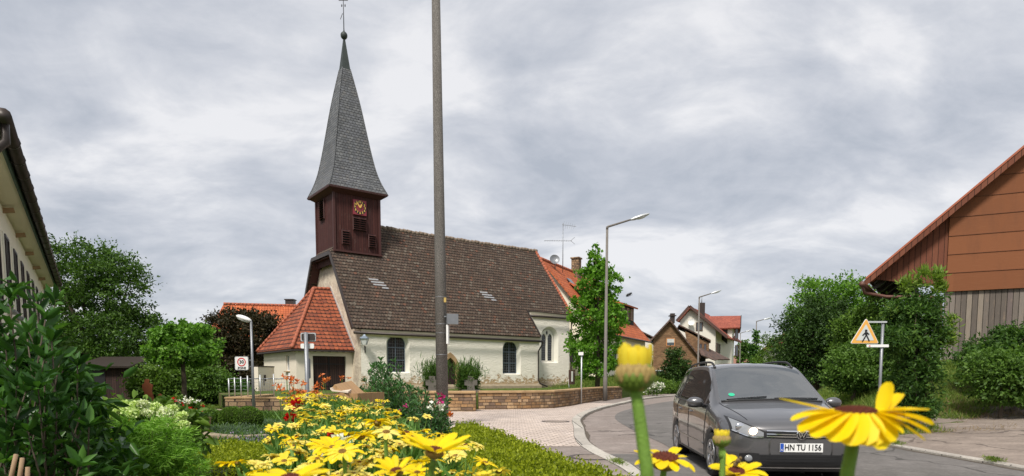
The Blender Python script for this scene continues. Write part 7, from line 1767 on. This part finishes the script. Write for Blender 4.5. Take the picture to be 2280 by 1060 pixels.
def calyx_m():
    t = NT('brown_green_bracts'); z = t.xyz(t.pos())[2]; n = t.noise(260, 4, .6, t.obj()); f = t.m('ADD', n, t.m('MULTIPLY', t.noise(90, 2, .5, t.obj()), .3))
    return t.fin(t.ramp(f, [(.42, (.09, .15, .012)), (.58, (.20, .17, .03)), (.72, (.34, .20, .06))]), .7, .3)
M['calyx'] = calyx_m(); M['bract_brown'] = plain('papery_bracts', (.30, .21, .07), .8, var=.5, sc=220); M['bract_green'] = plain('green_bracts', (.13, .19, .025), .6, var=.45, sc=200)
def add_petal(mb, c, az, el, L, Wd, droop, r0, q=None, cup=.25, nl=6):
    """a petal leaving the disc rim at azimuth az, starting elevation el, bending by droop"""
    rows = []; d = V(math.cos(az), math.sin(az), 0); s_ = V(-math.sin(az), math.cos(az), 0); p = d * r0; e = el
    for k in range(nl + 1):
        f = k / nl; wd = Wd * (.30 + 1.05 * math.sin(math.pi * min(1, f * .78 + .08)) ** .8 * .7) * (1 if f < .88 else (1 - (f - .88) / .12 * .5)); nrm = V(0, 0, 1) * math.cos(e) - d * math.sin(e)
        row = []
        for j in (-2, -1, 0, 1, 2):
            u = j / 2; x = p + s_ * (wd * .5 * u) + nrm * (cup * wd * (u * u - .3) * .6 + (.05 * wd if abs(j) == 1 else 0)); row.append(c + (q @ x if q is not None else x))
        rows.append(row); p = p + (d * math.cos(e) + V(0, 0, math.sin(e))) * (L / nl); e -= droop / nl
    mb.grid(rows)
def flower(root, c, Rr, n, el, droop, mat, rng, q=None, disc='disc', disc_r=.28, wdk=.30, missing=0, double=False, calyx=True):
    """daisy head of radius Rr at c, axis turned by q"""
    mb = MB(); r0 = Rr * disc_r
    for k in range(n):
        if rng.random() < missing: continue
        add_petal(mb, Vector(c), 2 * math.pi * k / n + rng.normal() * .08, el + rng.normal() * .14, (Rr - r0 * .8) * rng.uniform(.85, 1.1), Rr * wdk * rng.uniform(.85, 1.15), droop + rng.normal() * .25, r0 * .8, q)
    if double:
        for k in range(n - 3): add_petal(mb, Vector(c), 2 * math.pi * (k + .5) / (n - 3) + rng.normal() * .1, el + .30 + rng.normal() * .12, (Rr - r0) * rng.uniform(.7, .9), Rr * wdk * .9, droop, r0 * .7, q)
    mb.build('petals', mat, root); e3 = q.to_matrix() if hasattr(q, 'to_matrix') else q
    mb = MB(); mb.ell(c, (r0, r0, r0 * .42), 14, 8, rot=q)
    for k in range(46):
        a = k * 2.4; rr = r0 * math.sqrt((k + .5) / 46) * .97; z = r0 * .42 * math.sqrt(max(0, 1 - (rr / r0) ** 2)); p = V(rr * math.cos(a), rr * math.sin(a), z); p = q @ p if q is not None else p; mb.ell(Vector(c) + p, (r0 * .085,) * 3, 5, 4)
    mb.build('flower_centre', M[disc], root)
    if calyx:
        mb = MB(); dn = (q @ V(0, 0, -1)) if q is not None else V(0, 0, -1); mb.ell(Vector(c) + dn * r0 * .35, (r0 * 1.08, r0 * 1.08, r0 * .62), 14, 8, rot=q); mb.build('calyx', M['calyx'], root)
def stem_to(root, pts, r_, mat='stem'):
    mb = MB(); P = catm([tuple(p) for p in pts], 5); mb.tube([V(*p) for p in P], r_ if not isinstance(r_, tuple) else [lerp(r_[0], r_[1], k / (len(P) - 1)) for k in range(len(P))], 10); return mb.build('stem', M[mat], root)
SOIL = .93
# raised bed and its leafy growth
bt = thing('raised_bed', 'raised planting bed full of yellow flowers at the photographer', 'planter', (-.5, 1.6, .2))
BP = [(-1.3, 3.45), (-.42, 3.45), (.55, .22), (-.5, .22)]
mb = MB(); mb.prism([V(x, y, .1) for x, y in BP], V(0, 0, .80)); mb.build('bed_walls', M['brown_boards'], bt); mb = MB(); mb.prism([V(x * .98, y * .99 + .01, .9) for x, y in BP], V(0, 0, .03)); mb.build('soil', M['soil'], bt)
YD = [(872, 3.5), (885, 3.1), (900, 2.6), (920, 2.15), (950, 1.75), (980, 1.45), (1010, 1.22), (1040, 1.05), (1070, .92)]
XR = [(872, 690, 720), (890, 672, 850), (905, 655, 872), (930, 640, 925), (950, 612, 962), (980, 600, 1005), (1010, 590, 1030), (1045, 540, 1070), (1070, 520, 1090)]
def itp(T, y, k=1):
    if y <= T[0][0]: return T[0][k]
    for a, b in zip(T, T[1:]):
        if y <= b[0]: return lerp(a[k], b[k], (y - a[0]) / (b[0] - a[0]))
    return T[-1][k]
rng = np.random.default_rng(123)
protos = []
for k in range(9):
    r_ = thing('daisy', 'x', 'flower', (0, 0, 0)); lr = np.random.default_rng(200 + k); H = .40; hc = V(.01, 0, H); tilt = Euler((lr.uniform(-.25, .35), lr.uniform(-.3, .3), 0)).to_matrix()
    mt_ = ('petal', 'petal_pale', 'petal_pale', 'petal_mid', 'petal', 'petal_pale', 'petal_mid', 'petal_pale', 'petal_mid')[k]
    flower(r_, hc, .026, 12 + k % 3, .10 + .10 * (k % 3), .55 + .3 * (k % 2), M[mt_], lr, tilt, 'disc' if k in (0, 6) else 'disc_old', .23, .36, .08, double=(k in (1, 5, 7)))
    stem_to(r_, [hc + V(0, 0, -.012), V(.008, .01, H * .6), V(0, 0, 0)], .0017); protos.append(r_)
NF = 255; cnt = 0; used = set(); heads = []
LAB = {'petal': 'bright yellow daisy in the dense bed below the wooden box', 'petal_pale': 'pale lemon daisy in the dense bed below the wooden box', 'petal_mid': 'lemon yellow daisy in the dense bed below the wooden box'}
def place_daisy(px, py, D, sc=1.0, kind=None):
    global cnt
    k = int(rng.integers(0, 9)) if kind is None else kind; pr_ = protos[k]; o = pr_ if k not in used else copytree(pr_); used.add(k)
    p = W(px, py, D); o.location = (p.x, p.y, p.z - .40 * sc); o.rotation_euler = (rng.normal() * .10, rng.normal() * .10, rng.uniform(0, 6.28)); o.scale = (sc,) * 3
    o['label'] = LAB[('petal', 'petal_pale', 'petal_pale', 'petal_mid', 'petal', 'petal_pale', 'petal_mid', 'petal_pale', 'petal_mid')[k]]; o['category'] = 'flower'; o['group'] = 'yellow daisies crowding the flower bed'; cnt += 1; heads.append(p)
for i in range(30): place_daisy(rng.uniform(640, 745), 874 + 24 * rng.random(), 3.35 + rng.normal() * .1, .8, int(rng.choice([0, 3, 4, 6])))
for i in range(NF):
    y = 885 + 175 * rng.random() ** 1.5; x = rng.uniform(itp(XR, y, 1), itp(XR, y, 2)); D = itp(YD, y) * rng.uniform(.93, 1.07)
    if 690 < x < 850 and y < 903 and rng.random() < .85: y += 20
    place_daisy(x, y, D, rng.uniform(.62, .98))
for x, y, D, s_ in ((505, 1032, 1.55, 1.15), (552, 1018, 1.5, 1.2), (590, 1040, 1.3, 1.1), (615, 957, 1.9, 1.1), (612, 973, 1.9, 1.0), (650, 1000, 1.5, 1.2), (540, 1050, 1.3, 1.1), (815, 970, 1.3, 1.5), (745, 975, 1.2, 1.5), (850, 945, 1.6, 1.5), (925, 970, 1.4, 1.4), (880, 965, 1.35, 1.4), (700, 985, 1.2, 1.5), (690, 960, 1.4, 1.5), (800, 1000, 1.1, 1.4), (830, 940, 1.5, 1.5)): place_daisy(x, y, D, s_, int(rng.choice([0, 4, 0, 3])))
for k in range(9):
    if k not in used: place_daisy(800, 930, 2, 1, k)
# leaves and grassy growth between them
P = []; 
for i in range(26000):
    y = 880 + 210 * rng.random() ** 1.2; x = rng.uniform(itp(XR, min(y, 1068), 1) + 8, itp(XR, min(y, 1068), 2) - 5); D = itp(YD, min(y, 1068)) * rng.uniform(.92, 1.12); p = W(x, y, D); z = p.z - .02 - abs(rng.normal()) * .10 - .02 * rng.random(); P.append((p.x, p.y, max(z, SOIL)))
P = np.array(P); o = leaf_obj('flower_foliage', leaf_quads(P, .045, .0065, rng, rotv(len(P), rng, .9), .06), M['stalk'], None); tag(o, 'narrow green leaves filling the gaps between the yellow daisies', 'foliage', kind='stuff')
P = []
for i in range(1500):
    y = 890 + 190 * rng.random(); x = rng.uniform(itp(XR, min(y, 1068), 1) + 8, itp(XR, min(y, 1068), 2) - 5); D = itp(YD, min(y, 1068)) * 1.05; p = W(x, y, D); P.append((p.x, p.y, SOIL))
P = np.array(P); o = leaf_obj('flower_stalks', leaf_quads(P, .20, .005, rng, rotv(len(P), rng, 5), .0), M['stalk'], None); tag(o, 'thin upright stalks between the yellow daisies', 'foliage', kind='stuff')
# red and white blooms among them
def bloom(px, py, D, r_, mat, label, nm):
    p = W(px, py, D); t = thing(nm, label, 'flower', (p.x, p.y, SOIL)); n = 60; d = rotv(n, rng); leaf_obj('petals', leaf_quads(np.array(p) + d * r_ * .4, r_ * .8, r_ * .7, rng, d), M[mat], t); mb = MB(); mb.cyl(V(p.x, p.y, SOIL), p, .002, .002, 5); mb.build('stem', M['stem'], t)
for k, (x, y, D, r_, l_) in enumerate(((660, 901, 3.0, .030, 'highest red bloom left of the wooden box'), (648, 930, 2.8, .026, 'red bloom at the left edge of the yellow flowers, above the others'), (656, 986, 1.7, .018, 'dark red bloom low in the left half of the yellow flowers'), (740, 974, 1.6, .014, 'small red bloom in the middle of the yellow flowers'), (660, 1000, 1.6, .016, 'lowest dark red bloom among the yellow flowers'))): bloom(x, y, D, r_, 'red_fl', l_, 'red_flower')
for k, (x, y, D, r_, l_) in enumerate(((752, 978, 1.5, .015, 'white bloom right of the small red one'), (770, 986, 1.45, .014, 'white bloom near the middle of the yellow flowers'), (706, 1013, 1.3, .013, 'lowest left white bloom among the yellow flowers'), (716, 1020, 1.25, .012, 'lowest right white bloom among the yellow flowers'))): bloom(x, y, D, r_, 'white_fl', l_, 'white_flower')

# big near flowers, each built by itself
def hero(label, name='yellow_daisy'): return thing(name, label, 'flower', (0, 0, 0), None)
def bud(px, py, D, r_, hgt, stem_pts, sr, label):
    c = W(px, py, D); t = thing('flower_bud', label, 'flower bud', tuple(stem_pts[-1])); lr = np.random.default_rng(int(px))
    mb = MB()
    for ring, rr, hh, n in ((0, .82, 1.0, 10), (1, .60, .90, 9), (2, .30, .86, 6)):
        for k in range(n):
            a = 2 * math.pi * k / n + ring * .3; rows = []; d = V(math.cos(a), math.sin(a), 0); s_ = V(-math.sin(a), math.cos(a), 0); h_ = hgt * hh * lr.uniform(.84, 1.06)
            for i in range(6):
                f = i / 5; w_ = r_ * .47 * (1 if f < .8 else 1 - (f - .8) * 2.2); q = c + d * r_ * rr * (.88 + .14 * math.sin(f * 2.4)) + V(0, 0, h_ * f)
                rows.append([q - s_ * w_ * .5 - d * .0003, q + d * r_ * .06, q + s_ * w_ * .5 - d * .0003])
            mb.grid(rows)
    mb.build('petals', M['petal_mid'], t)
    mb = MB(); mb.ell(c - V(0, 0, r_ * .22), (r_ * 1.0, r_ * 1.0, r_ * .78), 20, 12)
    mb.build('receptacle', M['calyx'], t)
    mb = MB(); mbg = MB()
    for ring in range(5):
        n = 17
        for k in range(n):
            a = 2 * math.pi * (k + ring * .5) / n; ph = -.95 + ring * .38; d = V(math.cos(a) * math.cos(ph), math.sin(a) * math.cos(ph), math.sin(ph) * .8); q = c - V(0, 0, r_ * .22) + d * r_ * .97
            (mb if ring + lr.normal() * .7 > 2.3 else mbg).ell(q, (r_ * .19, r_ * .07, r_ * .27), 8, 6, rot=V(*d).to_track_quat('Y', 'Z').to_matrix())
    mb.build('papery_bracts', M['bract_brown'], t); mbg.build('green_bracts', M['bract_green'], t); stem_to(t, [c - V(0, 0, r_ * .8)] + stem_pts, sr)
bud(1414, 826, .36, .0112, .0150, [W(1420, 900, .36), W(1432, 990, .36), W(1442, 1075, .36), W(1450, 1300, .37), V(.09, .40, SOIL)], (.0032, .0044), 'big closed yellow bud on a long thick stem in front of the road')
bud(1607, 975, .62, .0086, .0085, [W(1607, 1020, .62), W(1607, 1080, .62), V(.20, .62, SOIL)], (.0026, .003), 'smaller closed yellow bud in front of the car wheel')
# the large open flower before the car
D = .375; c = W(1905, 918, D); t = thing('yellow_daisy', 'largest open yellow flower with dark red centre in front of the car bonnet', 'flower', (c.x, c.y, SOIL)); mb = MB(); kk = mpp(D)
q = Matrix.Rotation(R(1), 3, 'X')
for az, el, L, wd, dr in ((172, 13, .035, .0062, 0.0), (184, 2, .030, .0105, .45), (196, -8, .031, .012, .5), (209, -14, .030, .0125, .5), (223, -24, .026, .0125, .5), (238, -36, .0235, .013, .5), (253, -46, .021, .013, .4), (268, -55, .0205, .013, .3), (285, -58, .0225, .0125, .2), (303, -40, .020, .0135, .5), (322, -24, .019, .012, .5), (338, -8, .018, .011, .3), (352, 12, .018, .012, .2), (95, 0, .020, .011, .3), (120, 0, .022, .011, .3), (145, 0, .024, .011, .3)):
    add_petal(mb, c, R(az), R(el), L, wd * 1.32, dr, .0095, q, cup=.22, nl=8)
c2 = c + V(.0125, 0, -.001)
for az, el, L, wd, dr in ((25, 66, .020, .0088, -.25), (15, 42, .018, .0105, .0), (5, 13, .029, .010, .35), (-8, 2, .028, .0125, .6), (-16, -14, .027, .0095, .4), (-22, -30, .026, .0075, .2)): add_petal(mb, c2, R(az), R(el), L, wd * 1.12, dr, .004, None, cup=.25, nl=8)
mb.build('petals', M['petal'], t)
mb = MB(); mb.ell(c + V(0, 0, .0005), (.0115, .0115, .0028), 24, 10, rot=q)
for k in range(260):
    a = k * 2.39996; rr = .0112 * math.sqrt((k + .5) / 260); z = .0029 * math.sqrt(max(0, 1 - (rr / .0115) ** 2)) + .0006; mb.ell(c + q @ V(rr * math.cos(a), rr * math.sin(a), z), (.00052, .00052, .0008), 5, 4)
mb.build('flower_centre', M['disc'], t)
mb = MB(); mb.ell(c - V(0, 0, .0055), (.0098, .0098, .006), 18, 10); mb.build('calyx', M['calyx'], t); stem_to(t, [c - V(0, 0, .010), W(1893, 1020, D), W(1885, 1075, D), W(1880, 1250, D), V(.14, .36, SOIL)], (.0036, .0046))
# other near heads
def big(px, py, D, Rr, n, el, droop, label, tiltx=0, tilty=0, mat='petal', disc='disc', seed=1, dr=.26, wdk=.30, miss=0, double=False, sr=.0032):
    c = W(px, py, D); t = thing('yellow_daisy', label, 'flower', (c.x, c.y, SOIL)); lr = np.random.default_rng(seed); q = Euler((tiltx, tilty, 0)).to_matrix()
    flower(t, c, Rr, n, el, droop, M[mat], lr, q, disc, dr, wdk, miss, double); stem_to(t, [c + q @ V(0, 0, -Rr * .28), c + q @ V(0, 0, -Rr * 1.3), V(c.x * .98, c.y, c.z - .2), V(c.x * .98, c.y + .01, SOIL)], sr); return t, c
big(1482, 1020, .66, .034, 13, .05, .5, 'open yellow flower with ragged petals beside the stem of the big bud', .10, .05, seed=3, dr=.42, wdk=.34, miss=.12)
t, cb = big(1640, 1050, .66, .030, 12, .45, .5, 'yellow flower with a bee at the bottom edge below the car', .35, 0, seed=4, dr=.30, wdk=.36)
big(968, 1003, .62, .037, 13, .38, .25, 'large cup shaped yellow flower in front of the box hedge', .12, .12, seed=5, dr=.24, wdk=.33, double=False)
big(882, 1048, .62, .024, 12, .6, .3, 'yellow flower with pointed upright petals left of the big cup shaped one', .3, -.1, 'petal', seed=6, wdk=.30)
big(645, 1066, .50, .034, 13, .25, .35, 'wide yellow flower cut off by the bottom edge at the left', .15, -.05, seed=7, wdk=.34)
big(1076, 1066, .62, .013, 12, .75, .2, 'small half open yellow flower at the bottom edge before the hedge', .1, 0, 'petal_mid', seed=8, wdk=.45)
big(860, 962, 1.0, .024, 13, .15, .6, 'pale brown centred yellow flower in the middle of the bed', .35, .1, 'petal_pale', 'disc_old', seed=9, miss=.1)
big(762, 1005, .95, .024, 13, .10, .8, 'yellow flower with drooping petals in the lower middle of the bed', .45, 0, 'petal_mid', 'disc_old', seed=10)
# bee on the flower, insect in the air
def insect(name, c, L, label, cat, mat, sp_3):
    t = thing(name, label, cat, tuple(c)); mb = MB(); ax = Vector(sp_3).normalized(); rt = ax.to_track_quat('X', 'Z').to_matrix()
    mb.ell(c, (L * .28, L * .2, L * .2), 10, 8, rot=rt); mb.ell(c - ax * L * .38, (L * .34, L * .19, L * .19), 12, 8, rot=rt); mb.ell(c + ax * L * .32, (L * .13, L * .14, L * .14), 8, 6, rot=rt); mb.build('body', mat, t)
    for s_ in (-1, 1): mb = MB(); sd = rt @ V(0, s_, 0); up = rt @ V(0, 0, 1); a = c + up * L * .15; mb.add([a, a - ax * L * .3 + sd * L * .25 + up * L * .1, a - ax * L * .75 + sd * L * .3 + up * L * .12, a - ax * L * .5 + sd * L * .05 + up * L * .08], [(0, 1, 2, 3)]); mb.build('wing', M['wing'], t)
    mb = MB()
    for s_ in (-1, 1):
        for k in (-.15, 0, .15): sd = rt @ V(0, s_, 0); up = rt @ V(0, 0, 1); mb.tube([c + ax * L * k, c + ax * L * k + sd * L * .22 - up * L * .12, c + ax * L * k * 1.4 + sd * L * .28 - up * L * .32], L * .02, 4)
    mb.build('legs', M['black'], t)
M['wing'] = plain('insect_wing', (.25, .24, .2), .2); M['bee'] = plain('bee_fur', (.16, .11, .055), .9, var=.6, sc=700)
insect('bee', cb + V(.0, -.004, .012), .013, 'brown bee sitting on the yellow flower at the bottom edge', 'bee', M['bee'], (.3, -.5, .75))
insect('flying_insect', W(1402, 655, 1.0), .010, 'small dark insect flying in front of the sky right of the sweetgum tree', 'insect', M['black'], (.8, .2, .5))
